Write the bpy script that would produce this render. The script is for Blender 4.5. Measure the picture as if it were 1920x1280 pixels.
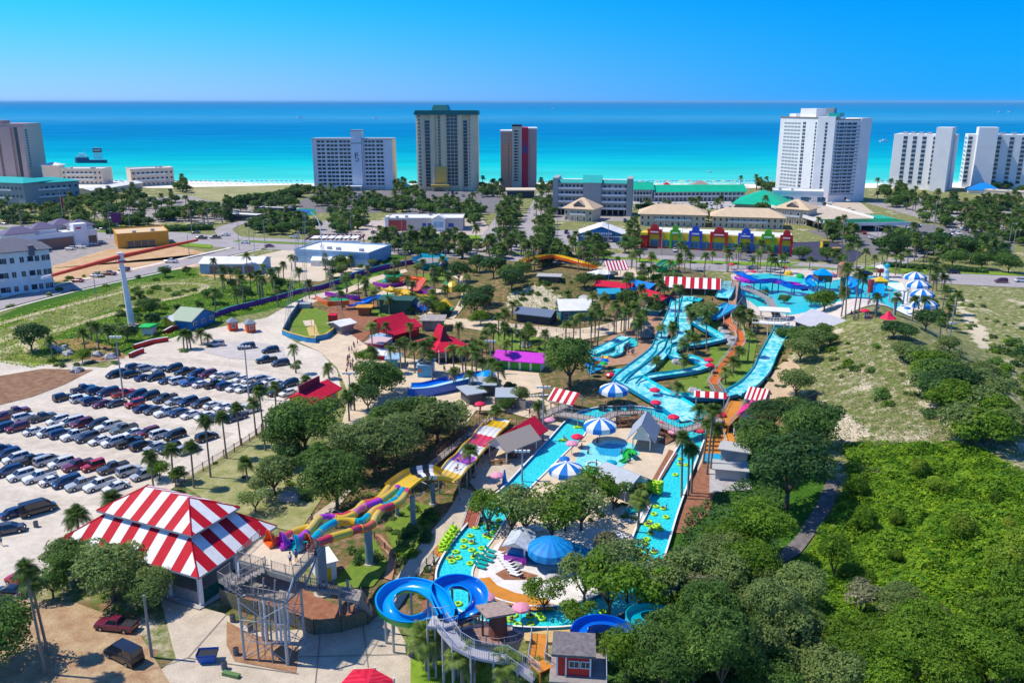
import bpy, math, random
from mathutils import Vector, Matrix, noise
R=math.radians
sc=bpy.context.scene
for o in list(bpy.data.objects): bpy.data.objects.remove(o)
# ---------------- camera, world, sun, exposure ----------------
FP=1600.0; HC=65.0; TH=math.atan(450/FP)
cd=bpy.data.cameras.new('camera'); cam=bpy.data.objects.new('camera',cd)
sc.collection.objects.link(cam); cam.location=(0,0,HC); cam.rotation_euler=(math.pi/2-TH,0,0)
cd.sensor_width=36; cd.lens=FP/1920*36; cd.clip_end=120000; cd.clip_start=1
sc.camera=cam
SUN_EL=57.0; SDX,SDY=1.0,-0.16
_n=math.hypot(SDX,SDY); SDX/=_n; SDY/=_n
w=bpy.data.worlds.new("World"); sc.world=w; w.use_nodes=True
nt=w.node_tree; nt.nodes.clear()
sky=nt.nodes.new('ShaderNodeTexSky'); sky.sky_type='NISHITA'; sky.sun_disc=False
sky.sun_elevation=R(SUN_EL); sky.sun_rotation=math.atan2(-SDX,-SDY); sky.altitude=50
sky.air_density=1.0; sky.dust_density=0.0; sky.ozone_density=3.0
def _wm(c0,c1,fac):
    m=nt.nodes.new('ShaderNodeMix'); m.data_type='RGBA'
    for k,c in ((6,c0),(7,c1)):
        if isinstance(c,tuple): m.inputs[k].default_value=(*c,1)
        else: nt.links.new(c,m.inputs[k])
    nt.links.new(fac,m.inputs[0]); return m.outputs[2]
_tc=nt.nodes.new('ShaderNodeTexCoord'); _sp=nt.nodes.new('ShaderNodeSeparateXYZ'); nt.links.new(_tc.outputs['Generated'],_sp.inputs[0])
def _mr(i,a,b):
    m=nt.nodes.new('ShaderNodeMapRange'); m.interpolation_type='SMOOTHSTEP'; m.inputs[1].default_value=a; m.inputs[2].default_value=b; nt.links.new(_sp.outputs[i],m.inputs[0]); return m.outputs[0]
_x=_mr(0,-.55,.5)
_t=_wm(_wm((.22,.44,1.3),(.012,.29,1.2),_x),_wm((.035,.56,1.0),(.0,.36,1.0),_x),_mr(2,0,.12))
_t=_wm(_t,(.34,.62,1.0),_mr(2,.16,.45))
hs=nt.nodes.new('ShaderNodeMix'); hs.data_type='RGBA'; hs.blend_type='MULTIPLY'; hs.inputs[0].default_value=1; nt.links.new(_t,hs.inputs[7])
bg=nt.nodes.new('ShaderNodeBackground'); bg.inputs[1].default_value=0.15
ow=nt.nodes.new('ShaderNodeOutputWorld')
nt.links.new(sky.outputs[0],hs.inputs[6]); nt.links.new(hs.outputs[2],bg.inputs[0]); nt.links.new(bg.outputs[0],ow.inputs[0])
sl=bpy.data.lights.new('sun','SUN'); sl.energy=4.1; sl.angle=R(0.5); sl.color=(1,0.93,0.80)
so=bpy.data.objects.new('sun',sl); sc.collection.objects.link(so)
so.rotation_euler=Vector((SDX*math.cos(R(SUN_EL)),SDY*math.cos(R(SUN_EL)),-math.sin(R(SUN_EL)))).to_track_quat('-Z','Y').to_euler()
sc.view_settings.view_transform='Standard'; sc.view_settings.look='None'
sc.view_settings.exposure=0.27; sc.view_settings.gamma=1; sc.view_settings.use_curve_mapping=False
sc.render.engine='CYCLES'
sc.cycles.max_bounces=5; sc.cycles.transparent_max_bounces=6; sc.cycles.use_denoising=True
# ---------------- terrain height and pixel helpers ----------------
def seg_d(x,y,a,b):
    ax,ay=a; bx,by=b; dx,dy=bx-ax,by-ay
    t=max(0,min(1,((x-ax)*dx+(y-ay)*dy)/(dx*dx+dy*dy)))
    return math.hypot(x-ax-t*dx,y-ay-t*dy),t
RIDGE=[((104,246),8.5,17),((99,222),10.5,21),((92,180),9,24),((84,140),7,26),((84,95),4,26)]
def smooth(t): t=max(0,min(1,t)); return t*t*(3-2*t)
def Z(x,y):
    z=0.0
    if x>10 and y<330:
        best=0
        for (p,h,wd),(q,h2,wd2) in zip(RIDGE,RIDGE[1:]):
            d,t=seg_d(x,y,p,q); hh=h+(h2-h)*t; ww=wd+(wd2-wd)*t
            v=hh*math.exp(-(d/ww)**2*1.3)
            if v>best: best=v
        z+=best
    d=math.hypot((x-14)/24,(y-298)/22); z+=6.0*math.exp(-d*d)
    d=math.hypot((x-64)/26,(y-285)/34); z+=6.5*math.exp(-d*d*1.1)
    if x>68 and y>250: z*=1-smooth((x-68)/10)*smooth((y-250)/12)
    if z<0.12: return 0.0
    return (z-0.12)
def ray(px,py):
    u=(px-960)/FP; t=(py-640)/FP
    return u, math.cos(TH)-t*math.sin(TH), -math.sin(TH)-t*math.cos(TH)
def G(px,py,h=0.0):
    u,v,wz=ray(px,py); s=(h-HC)/wz
    return Vector((u*s,v*s,h))
def T(px,py,up=0.0):
    p=G(px,py,0)
    if p.y>345 or p.x<-30: return G(px,py,up)
    u,v,wz=ray(px,py); s=(14-HC)/wz; e=(0-HC)/wz
    n=120
    for i in range(n+1):
        t=s+(e-s)*i/n
        if HC+wz*t-up<=Z(u*t,v*t): break
    return Vector((u*t,v*t,Z(u*t,v*t)+up))
def PX(p):
    x,y,z=p[0],p[1],p[2]-HC
    zc=y*math.cos(TH)-z*math.sin(TH); yc=y*math.sin(TH)+z*math.cos(TH)
    return 960+FP*x/zc, 640-FP*yc/zc
def HT(bx,by,ty):
    "height above ground of something standing at pixel (bx,by) whose top shows at row ty"
    b=T(bx,by); lo,hi=0,90
    for _ in range(40):
        m=(lo+hi)/2
        if PX((b.x,b.y,b.z+m))[1]>ty: lo=m
        else: hi=m
    return lo
def inpoly(x,y,P):
    c=False; j=len(P)-1
    for i in range(len(P)):
        xi,yi=P[i][0],P[i][1]; xj,yj=P[j][0],P[j][1]
        if (yi>y)!=(yj>y) and x<(xj-xi)*(y-yi)/(yj-yi)+xi: c=not c
        j=i
    return c
# ---------------- materials ----------------
MT={}
def mat(name,col=(.5,.5,.5),rough=.6,metal=0.,var=0.0,scale=1.0,bump=0.0,spec=.4,coat=0.,objcol=False,island=0.0,detail=4,col2=None,coords='Object',stretch=None,trans=0):
    if name in MT: return MT[name]
    m=bpy.data.materials.new(name); m.use_nodes=True; t=m.node_tree; N=t.nodes; L=t.links
    b=N['Principled BSDF']; b.inputs['Roughness'].default_value=rough; b.inputs['Metallic'].default_value=metal
    b.inputs['Specular IOR Level'].default_value=spec if rough<.75 else .06
    if coat: b.inputs['Coat Weight'].default_value=coat; b.inputs['Coat Roughness'].default_value=.08
    src=None
    if objcol:
        oi=N.new('ShaderNodeObjectInfo'); src=oi.outputs['Color']
    c4=(*col,1)
    if var or col2:
        tc=N.new('ShaderNodeTexCoord'); mp=N.new('ShaderNodeMapping'); L.new(tc.outputs[coords],mp.inputs[0])
        if coords=='geo': pass
        if stretch: mp.inputs['Scale'].default_value=stretch
        no=N.new('ShaderNodeTexNoise'); no.inputs['Scale'].default_value=scale; no.inputs['Detail'].default_value=detail; no.inputs['Roughness'].default_value=.65
        L.new(mp.outputs[0],no.inputs['Vector'])
        cr=N.new('ShaderNodeValToRGB'); L.new(no.outputs[0],cr.inputs[0])
        if rough>=.75 and not island:
            n3=N.new('ShaderNodeTexNoise'); n3.inputs['Scale'].default_value=scale*11; n3.inputs['Detail'].default_value=6; n3.inputs['Roughness'].default_value=.75; L.new(mp.outputs[0],n3.inputs['Vector'])
            av=N.new('ShaderNodeMix'); av.data_type='FLOAT'; av.inputs[0].default_value=.5; L.new(no.outputs[0],av.inputs[2]); L.new(n3.outputs[0],av.inputs[3]); L.new(av.outputs[0],cr.inputs[0])
        cr.color_ramp.elements[0].position=.41; cr.color_ramp.elements[1].position=.59
        if col2:
            cr.color_ramp.elements[0].color=c4; cr.color_ramp.elements[1].color=(*col2,1); out=cr.outputs[0]
            if src: pass
        else:
            a=max(0,1-var); bb=1+var
            cr.color_ramp.elements[0].color=(a,a,a,1); cr.color_ramp.elements[1].color=(bb,bb,bb,1)
            mx=N.new('ShaderNodeMix'); mx.data_type='RGBA'; mx.blend_type='MULTIPLY'; mx.inputs[0].default_value=1
            if src: L.new(src,mx.inputs[6])
            else: mx.inputs[6].default_value=c4
            L.new(cr.outputs[0],mx.inputs[7]); out=mx.outputs[2]
        src=out
        if bump:
            bp=N.new('ShaderNodeBump'); bp.inputs['Strength'].default_value=bump; bp.inputs['Distance'].default_value=.2
            L.new(no.outputs[0],bp.inputs['Height']); L.new(bp.outputs[0],b.inputs['Normal'])
    if island:
        ge=N.new('ShaderNodeNewGeometry'); oi2=N.new('ShaderNodeObjectInfo')
        ad=N.new('ShaderNodeMath'); ad.operation='ADD'; L.new(ge.outputs['Random Per Island'],ad.inputs[0]); 
        ml=N.new('ShaderNodeMath'); ml.operation='MULTIPLY'; ml.inputs[1].default_value=.8; L.new(oi2.outputs['Random'],ml.inputs[0]); L.new(ml.outputs[0],ad.inputs[1])
        mr=N.new('ShaderNodeMapRange'); mr.inputs[1].default_value=0; mr.inputs[2].default_value=1.8; mr.inputs[3].default_value=1-island; mr.inputs[4].default_value=1+island
        L.new(ad.outputs[0],mr.inputs[0])
        h2=N.new('ShaderNodeHueSaturation'); L.new(mr.outputs[0],h2.inputs['Value'])
        mh=N.new('ShaderNodeMapRange'); mh.inputs[3].default_value=.5+.035*island; mh.inputs[4].default_value=.5-.06*island; L.new(ge.outputs['Random Per Island'],mh.inputs[0]); L.new(mh.outputs[0],h2.inputs['Hue'])
        if src: L.new(src,h2.inputs['Color'])
        else: h2.inputs['Color'].default_value=c4
        src=h2.outputs[0]
    if src: L.new(src,b.inputs['Base Color'])
    else: b.inputs['Base Color'].default_value=c4
    if trans:
        tb=N.new('ShaderNodeBsdfTranslucent'); ms=N.new('ShaderNodeMixShader'); ms.inputs[0].default_value=trans; gm=N.new('ShaderNodeGamma'); gm.inputs[1].default_value=.8
        L.new(src,gm.inputs[0]); L.new(gm.outputs[0],tb.inputs[0]); L.new(b.outputs[0],ms.inputs[1]); L.new(tb.outputs[0],ms.inputs[2]); L.new(ms.outputs[0],N['Material Output'].inputs[0])
    m.diffuse_color=c4
    MT[name]=m; return m
# ---------------- mesh builder ----------------
ORG={}
class MB:
    def __init__(s,*mats): s.v=[];s.f=[];s.mi=[];s.ms=list(mats);s.c=0;s.sm=[];s.smooth=False
    def m(s,mt):
        if mt not in s.ms: s.ms.append(mt)
        s.c=s.ms.index(mt); return s
    def fc(s,pts):
        n=len(s.v); s.v.extend([tuple(p) for p in pts]); s.f.append(tuple(range(n,n+len(pts)))); s.mi.append(s.c); s.sm.append(s.smooth)
    def idx(s,vs,fs,mis=None):
        n=len(s.v); s.v.extend([tuple(p) for p in vs])
        for k,f in enumerate(fs): s.f.append(tuple(i+n for i in f)); s.mi.append(s.c if mis is None else mis[k]); s.sm.append(s.smooth)
    def prism(s,poly,z0,z1,topmat=None,bot=False):
        "poly ccw list of (x,y) or vectors; z may be numbers"
        n=len(poly); A=[(p[0],p[1],z0) for p in poly]; B=[(p[0],p[1],z1) for p in poly]
        ar=sum(poly[i][0]*poly[(i+1)%n][1]-poly[(i+1)%n][0]*poly[i][1] for i in range(n))
        if ar<0: A.reverse(); B.reverse()
        for i in range(n):
            j=(i+1)%n; s.fc([A[i],A[j],B[j],B[i]])
        c=s.c
        if topmat is not None: s.m(topmat)
        s.fc(B); s.c=c
        if bot: s.fc(A[::-1])
    def box(s,x0,y0,z0,x1,y1,z1): s.prism([(x0,y0),(x1,y0),(x1,y1),(x0,y1)],z0,z1,bot=True)
    def fbox(s,fr,a0,b0,c0,a1,b1,c1,topmat=None):
        P=[fr(a0,b0,0),fr(a1,b0,0),fr(a1,b1,0),fr(a0,b1,0)]; z=P[0][2]
        s.prism(P,z+c0,z+c1,topmat,bot=True)
    def cyl(s,p0,p1,r0,r1=None,n=8,cap=True):
        r1=r0 if r1 is None else r1
        p0=Vector(p0);p1=Vector(p1); d=(p1-p0); 
        if d.length<1e-6: return
        q=d.to_track_quat('Z','Y'); vs=[]
        for k in range(n):
            a=2*math.pi*k/n; vs.append(p0+q@Vector((math.cos(a)*r0,math.sin(a)*r0,0)))
        for k in range(n):
            a=2*math.pi*k/n; vs.append(p1+q@Vector((math.cos(a)*r1,math.sin(a)*r1,0)))
        fs=[(k,(k+1)%n,n+(k+1)%n,n+k) for k in range(n)]
        if cap: fs.append(tuple(range(n,2*n))); fs.append(tuple(range(n-1,-1,-1)))
        s.idx(vs,fs)
    def bar(s,p0,p1,w=.1,h=None):
        s.cyl(p0,p1,w*.7,w*.7,4)
    def sweep(s,path,prof,matf=None,closed=False,cap=False,up=Vector((0,0,1))):
        "prof: list of (lateral, up); path: Vectors; profile open strip"
        n=len(prof); rings=[]
        for i,p in enumerate(path):
            a=path[i-1] if i>0 else (path[-1] if closed else p); b=path[i+1] if i<len(path)-1 else (path[0] if closed else p)
            d=(b-a); d.normalize(); l=d.cross(up)
            if l.length<1e-4: l=Vector((1,0,0))
            l.normalize(); u=l.cross(d)
            rings.append([p+l*q[0]+u*q[1] for q in prof])
        m=len(rings)
        for i in range(m if closed else m-1):
            if matf: s.m(matf(i,m))
            r0,r1=rings[i],rings[(i+1)%m]
            vs=r0+r1
            s.idx(vs,[(k,k+1,n+k+1,n+k) for k in range(n-1)])
    def tube(s,path,r,n=8,matf=None):
        prof=[(math.cos(2*math.pi*k/n)*r,math.sin(2*math.pi*k/n)*r) for k in range(n+1)]
        s.sweep(path,prof,matf)
    def torus(s,c,R1,r,n=14,k=7,tilt=None):
        c=Vector(c); vs=[];fs=[]
        for i in range(n):
            a=2*math.pi*i/n
            for j in range(k):
                b=2*math.pi*j/k; p=Vector(((R1+r*math.cos(b))*math.cos(a),(R1+r*math.cos(b))*math.sin(a),r*math.sin(b)))
                if tilt: p=tilt@p
                vs.append(c+p)
                fs.append((i*k+j,((i+1)%n)*k+j,((i+1)%n)*k+(j+1)%k,i*k+(j+1)%k))
        o=s.smooth; s.smooth=True; s.idx(vs,fs); s.smooth=o
    def cone(s,c,prof,n,matf=None,rot=0):
        "surface of revolution: prof list of (r,z)"
        c=Vector(c)
        for k in range(n):
            a=2*math.pi*k/n+rot;b=2*math.pi*(k+1)/n+rot
            if matf: s.m(matf(k))
            for (r0,z0),(r1,z1) in zip(prof,prof[1:]):
                P=[c+Vector((math.cos(a)*r0,math.sin(a)*r0,z0)),c+Vector((math.cos(b)*r0,math.sin(b)*r0,z0)),c+Vector((math.cos(b)*r1,math.sin(b)*r1,z1)),c+Vector((math.cos(a)*r1,math.sin(a)*r1,z1))]
                if r1<1e-4: P=P[:3]
                elif r0<1e-4: P=[P[0],P[2],P[3]]
                s.fc(P)
    def mesh(s,name,org=(0,0,0)):
        me=bpy.data.meshes.new(name); ox,oy,oz=org
        me.from_pydata([(x-ox,y-oy,z-oz) for x,y,z in s.v],[],s.f)
        for m in s.ms: me.materials.append(m)
        if me.polygons:
            me.polygons.foreach_set('material_index',s.mi)
            me.polygons.foreach_set('use_smooth',s.sm)
        me.update(); return me
    def build(s,name,parent=None,loc=None):
        if not s.v: return None
        if parent is not None: org=ORG.get(parent.name,(0,0,0))
        elif loc is not None: org=tuple(loc)
        else:
            xs=[v[0] for v in s.v];ys=[v[1] for v in s.v];zs=[v[2] for v in s.v]
            org=((min(xs)+max(xs))/2,(min(ys)+max(ys))/2,min(zs))
        o=bpy.data.objects.new(name,s.mesh(name,org)); sc.collection.objects.link(o)
        ORG[o.name]=org
        if parent is not None: o.parent=parent
        else: o.location=org
        return o
def tag(o,label=None,cat=None,group=None,kind=None):
    if label: o['label']=label
    if cat: o['category']=cat
    if group: o['group']=group
    if kind: o['kind']=kind
    return o
LM=[]   # landmarks: phrase, x, y
PEND=[] # things still waiting for a label that names a landmark
def thing(name,label,cat,loc=(0,0,0),rz=0,group=None,lm=None):
    o=bpy.data.objects.new(name,None); sc.collection.objects.link(o); o.location=loc; o.rotation_euler=(0,0,rz); o.empty_display_size=.5
    ORG[o.name]=tuple(loc); tag(o,label,cat,group)
    if lm: LM.append((lm,loc[0],loc[1]))
    return o
def struct(o): o['kind']='structure'; return o
def inst(name,me,parent,loc=(0,0,0),rot=(0,0,0),scale=(1,1,1)):
    o=bpy.data.objects.new(name,me); sc.collection.objects.link(o); o.parent=parent; o.location=loc; o.rotation_euler=rot; o.scale=scale; return o
def dup(root,loc,rz,color=None,scale=None):
    r=root.copy(); sc.collection.objects.link(r); r.location=loc; r.rotation_euler=(0,0,rz)
    for k in ('label','group'):
        if k in r: del r[k]
    if scale: r.scale=(scale,)*3
    if color is not None: r.color=(*color,1)
    for ch in root.children:
        c=ch.copy(); sc.collection.objects.link(c); c.parent=r
        if color is not None: c.color=(*color,1)
        for g in ch.children:
            d=g.copy(); sc.collection.objects.link(d); d.parent=c
            if color is not None: d.color=(*color,1)
    return r
class Fr:
    "local frame: a along the front, b going back, c up"
    def __init__(s,A,B,z=None):
        s.o=Vector((A[0],A[1],A[2] if z is None else z)); d=Vector((B[0]-A[0],B[1]-A[1],0)); s.L=d.length; s.u=d.normalized(); s.v=Vector((-s.u.y,s.u.x,0))
        s.ang=math.atan2(s.u.y,s.u.x)
    def __call__(s,a,b,c=0): return s.o+s.u*a+s.v*b+Vector((0,0,c))
def clipcell(P,x0,x1,y0,y1):
    for ax,lim,sg in ((0,x0,1),(0,x1,-1),(1,y0,1),(1,y1,-1)):
        Q=[]; n=len(P)
        if n<3: return []
        for i in range(n):
            a=P[i];b=P[(i+1)%n]; ia=(a[ax]-lim)*sg>=0; ib=(b[ax]-lim)*sg>=0
            if ia: Q.append(a)
            if ia!=ib:
                t=(lim-a[ax])/(b[ax]-a[ax]); q=[a[0]+(b[0]-a[0])*t,a[1]+(b[1]-a[1])*t]; q[ax]=lim; Q.append(tuple(q))
        P=Q
    return P
def drape(mb,W,off):
    W=[(p[0],p[1]) for p in W]
    xs=[p[0] for p in W];ys=[p[1] for p in W]; cell=2.5
    area=sum(W[i][0]*W[(i+1)%len(W)][1]-W[(i+1)%len(W)][0]*W[i][1] for i in range(len(W)))
    if area<0: W=W[::-1]
    flat=all(Z(x,y)==0 for x,y in W)
    if flat:
        nx=8; mx=[(min(xs)+(max(xs)-min(xs))*i/nx,min(ys)+(max(ys)-min(ys))*j/nx) for i in range(nx+1) for j in range(nx+1)]
        flat=all(Z(x,y)==0 for x,y in mx if inpoly(x,y,W))
    if flat: mb.fc([(x,y,off) for x,y in W]); return
    for i in range(math.floor(min(xs)/cell),math.ceil(max(xs)/cell)):
        for j in range(math.floor(min(ys)/cell),math.ceil(max(ys)/cell)):
            q=clipcell(W,i*cell,(i+1)*cell,j*cell,(j+1)*cell)
            if len(q)>=3: mb.fc([(x,y,Z(x,y)+off) for x,y in q])
_lv=[0]
def sheet(name,pts,m,lvl,kind='structure',px=True):
    mb=MB(m); W=[T(*p) if px else p for p in pts]
    _lv[0]+=1; drape(mb,W,.034*lvl+.0045*(_lv[0]%7)+(.05 if any(Z(p[0],p[1])>0 for p in W) else 0))
    o=mb.build(name); o['kind']=kind; return o
def catmull(P,n=6,closed=False):
    P=[Vector(p) for p in P]; out=[]; m=len(P)
    rng=range(m) if closed else range(m-1)
    for i in rng:
        p0=P[(i-1)%m] if (closed or i>0) else P[0]; p1=P[i]; p2=P[(i+1)%m]; p3=P[(i+2)%m] if (closed or i+2<m) else P[-1]
        for k in range(n):
            t=k/n; out.append(.5*((2*p1)+(p2-p0)*t+(2*p0-5*p1+4*p2-p3)*t*t+(3*p1-p0-3*p2+p3)*t**3))
    if not closed: out.append(P[-1])
    return out
def ribbon(path,w):
    "outline polygon of a path with width w (or list)"
    L=[];Rr=[]
    for i,p in enumerate(path):
        a=path[max(0,i-1)];b=path[min(len(path)-1,i+1)]; d=Vector((b[0]-a[0],b[1]-a[1],0)).normalized(); n=Vector((-d.y,d.x,0))
        ww=(w[i] if isinstance(w,(list,tuple)) else w)/2
        L.append(Vector((p[0],p[1],0))+n*ww); Rr.append(Vector((p[0],p[1],0))-n*ww)
    return L+Rr[::-1]
def strips(name,path,w,m,lvl,kind='structure'):
    mb=MB(m)
    R_=ribbon(path,w); n=len(path)
    L=R_[:n]; Q=R_[n:][::-1]
    hasz=any(Z(p[0],p[1])>0 for p in path); _lv[0]+=1
    for i in range(n-1):
        q=[L[i],L[i+1],Q[i+1],Q[i]]; off=.034*lvl+.0045*(_lv[0]%7)+(.05 if hasz else 0)
        if hasz: drape(mb,q,off)
        else: mb.fc([(p.x,p.y,off) for p in (Q[i],Q[i+1],L[i+1],L[i])])
    o=mb.build(name); o['kind']=kind; return o
# ---------------- plants ----------------
rnd=random.Random(7)
BARK=mat('bark',(.16,.12,.09),.9,var=.25,scale=3)
PBARK=mat('palm_bark',(.27,.22,.17),.9,var=.25,scale=4)
LEAF={}
for nm,c,c2 in (('oak_leaves',(0.0634,0.151,0.0254),(0.151,0.277,0.0445)),('olive_leaves',(0.119,0.198,0.0476),(0.254,0.333,0.0952)),('bright_leaves',(0.0793,0.189,0.00976),(0.195,0.342,0.022)),('dark_leaves',(0.0396,0.111,0.0286),(0.0872,0.19,0.0412)),('grey_leaves',(0.183,0.207,0.0976),(0.342,0.342,0.183)),('yellow_leaves',(0.146,0.268,0.0146),(0.317,0.439,0.0366)),('vine_leaves',(.085,.23,.008),(.24,.43,.018))):
    LEAF[nm]=mat(nm,c,.55,col2=c2,scale=.35,island=.45,detail=6,spec=.2,trans=.35)
FROND=mat('palm_fronds',(.07,.14,.02),.5,island=.5,spec=.2,trans=.3)
FROND2=mat('palm_fronds_pale',(.15,.23,.04),.5,island=.5,spec=.2,trans=.3)
DEADF=mat('dead_fronds',(.30,.20,.10),.8)
def crown_mesh(seed,n,leaf,lobes,lm,flat=.75,inner=.25,airy=0.0):
    "leaf clumps on uneven lobes; overall radius about 1, sits on z 0..~1.5"
    r=random.Random(seed); vs=[];fs=[]
    L=[(Vector((0,0,.62)),.62)]
    for k in range(lobes):
        a=r.random()*6.28; d=r.uniform(.35,.68); s=r.uniform(.26,.46)
        L.append((Vector((math.cos(a)*d,math.sin(a)*d,r.uniform(.3,.95)*(.85))),s))
    if airy: L=L[1:]
    wts=[l[1]**2 for l in L]; tot=sum(wts)
    for (c,s),wt in zip(L,wts):
        m=int(n*wt/tot); sd=Vector((r.random()*50,r.random()*50,0))
        for _ in range(m):
            d=Vector((r.gauss(0,1),r.gauss(0,1),r.gauss(0,1))).normalized()
            if d.z<-.35 and r.random()<.7: d.z=-d.z
            k=1+.35*noise.noise(d*2.2+sd)+.16*noise.noise(d*6+sd)
            q=k*(1 if r.random()>inner else r.uniform(.45,1))
            p=c+Vector((d.x*s*q,d.y*s*q,d.z*s*q*flat))
            if noise.noise(p*5+sd)<-.28: continue
            nn=(d+Vector((r.gauss(0,.55),r.gauss(0,.55),r.gauss(0,.55)+.25))).normalized()
            t=nn.orthogonal().normalized(); b=nn.cross(t); a=r.random()*6.28; t,b=t*math.cos(a)+b*math.sin(a),b*math.cos(a)-t*math.sin(a)
            e=leaf*r.uniform(.6,1.35); e2=e*r.uniform(.45,.8); i=len(vs)
            vs+= [p-t*e-b*e2*.3,p+b*e2-nn*e*.15,p+t*e+b*e2*.2,p-b*e2+nn*e*.1]
            fs.append((i,i+1,i+2,i+3))
    me=bpy.data.meshes.new('crown'); me.from_pydata([v.to_tuple() for v in vs],[],fs); me.materials.append(lm); me.update(); return me
def trunk_mesh(seed,h=1.0,spread=.45,r0=.055,n=5):
    r=random.Random(seed); mb=MB(BARK); mb.smooth=True
    mb.cyl((0,0,-.12),(0.02,0,.3*h),r0,r0*.75,7)
    for k in range(n):
        a=k*6.28/n+r.uniform(-.4,.4); m=Vector((math.cos(a)*spread*.5,math.sin(a)*spread*.5,.5*h+r.uniform(-.05,.1))); e=Vector((math.cos(a)*spread,math.sin(a)*spread,.95*h))
        mb.cyl((0.02,0,.26*h),m,r0*.6,r0*.4,5); mb.cyl(m,e,r0*.4,r0*.12,5)
        e2=m+Vector((math.cos(a+1)*.25,math.sin(a+1)*.25,.3)); mb.cyl(m,e2,r0*.3,r0*.1,4)
    return mb.mesh('trunk')
TREES={}
def tree_protos(key,leafname,n,leaf,lobes,cnt,**k):
    TREES[key]=[(crown_mesh(hash(key)%97+i*7+3 if False else sum(map(ord,key))+i*7,n,leaf,lobes,LEAF[leafname],**k),trunk_mesh(i+11)) for i in range(cnt)]
tree_protos('oak','oak_leaves',6500,.045,9,4)
tree_protos('dark','dark_leaves',5000,.05,8,3)
tree_protos('olive','olive_leaves',5500,.05,9,3)
tree_protos('bright','bright_leaves',6500,.045,9,3)
tree_protos('yellow','yellow_leaves',5000,.05,9,2)
tree_protos('grey','grey_leaves',3500,.06,7,2)
tree_protos('airy','bright_leaves',2600,.05,11,3,airy=1)
tree_protos('airyo','olive_leaves',2800,.05,11,2,airy=1)
tree_protos('far','oak_leaves',900,.11,6,3)
tree_protos('fard','dark_leaves',900,.11,6,3)
tree_protos('big','oak_leaves',14000,.032,13,3)
tree_protos('bigb','bright_leaves',14000,.032,14,3)
tree_protos('bigo','olive_leaves',13000,.034,14,3)
tree_protos('bigd','dark_leaves',12000,.035,12,2)
KIND={'oak':'dense rounded green tree','dark':'dark green rounded tree','olive':'olive green spreading tree','bright':'bright green leafy tree','grey':'grey green wispy tree','yellow':'yellow green vine clad tree','airy':'loose airy bright tree','airyo':'loose airy olive tree','far':'small green tree','fard':'small dark tree','big':'large dense green tree','bigb':'large bright green tree','bigo':'large olive green tree','bigd':'large dark green tree'}
def tree(key,p,rad,hs=1.0,trunkh=.55,group=None,lift=None,name='broadleaf_tree'):
    "p ground point; rad crown radius in metres"
    cm,tm=rnd.choice(TREES[key]); rad*=1.14
    o=bpy.data.objects.new(name,None); sc.collection.objects.link(o); o.location=p; o.rotation_euler=(0,0,rnd.random()*6.28)
    li=rad*trunkh if lift is None else lift
    c=inst('crown',cm,o,(0,0,li-rad*.05),(0,0,0),(rad*rnd.uniform(.94,1.06),rad*rnd.uniform(.94,1.06),rad*hs))
    t=inst('trunk',tm,o,(0,0,0),(0,0,0),(rad,rad,li+rad*.75*hs))
    o['sz']=rad; o['category']='tree'; o['group']=group or 'broadleaf trees'
    PEND.append((o,KIND[key])); return o
def palm_crown(seed,n=30,R_=1.0,droop=1.0,leaf=FROND,seg=5):
    r=random.Random(seed); mb=MB(leaf)
    for k in range(n):
        a=k*2.399+r.uniform(-.2,.2); el=r.uniform(-.5,1.25) if n>16 else r.uniform(0,1.1); L=R_*r.uniform(.85,1.1)
        if el<-.25: mb.m(leaf if r.random()<.6 else DEADF)
        else: mb.m(leaf)
        d=Vector((math.cos(a),math.sin(a),0)); s=Vector((-d.y,d.x,0)); P=[]
        for i in range(seg+1):
            t=i/seg; P.append(d*(math.cos(el)*L*t*(1-.12*t))+Vector((0,0,math.sin(el)*L*t-droop*.55*L*t*t*(1-.25*math.sin(max(el,0))))))
        for i in range(seg):
            t0=i/seg;t1=(i+1)/seg; w0=(.07+.33*math.sin(min(1,t0*1.15)*math.pi*.95))*R_; w1=(.07+.33*math.sin(min(1,t1*1.15)*math.pi*.95))*R_ if i<seg-1 else .02
            for sg in (-1,1):
                # split leaflets hanging a little
                for q in (0,.5):
                    A=P[i].lerp(P[i+1],q); B=P[i].lerp(P[i+1],q+.46); ww=w0+(w1-w0)*q
                    tip=A.lerp(B,.8)+s*sg*ww+d*.12*R_*.6+Vector((0,0,-.35*ww))
                    mb.fc([A,B,tip] if sg>0 else [B,A,tip])
    return mb.mesh('crown')
PC=[palm_crown(i,34) for i in range(4)]; PCP=[palm_crown(i+9,34,leaf=FROND2) for i in range(3)]
PCB=[palm_crown(i+20,60,seg=9) for i in range(2)]; PCBP=[palm_crown(i+30,60,leaf=FROND2,seg=9) for i in range(2)]
def palm_trunk(seed):
    mb=MB(PBARK); mb.smooth=True; r=random.Random(seed); x=0;n=6; bx=r.uniform(-.02,.02); P=[(bx*math.sin(i/n*3.1),0,i/n) for i in range(n+1)]
    for i in range(n): mb.cyl(P[i],P[i+1],(1.15 if i==0 else 1)*(.5-.012*i) ,.5-.012*(i+1),7,cap=i==n-1)
    m=mb.mesh('trunk'); return m
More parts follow.
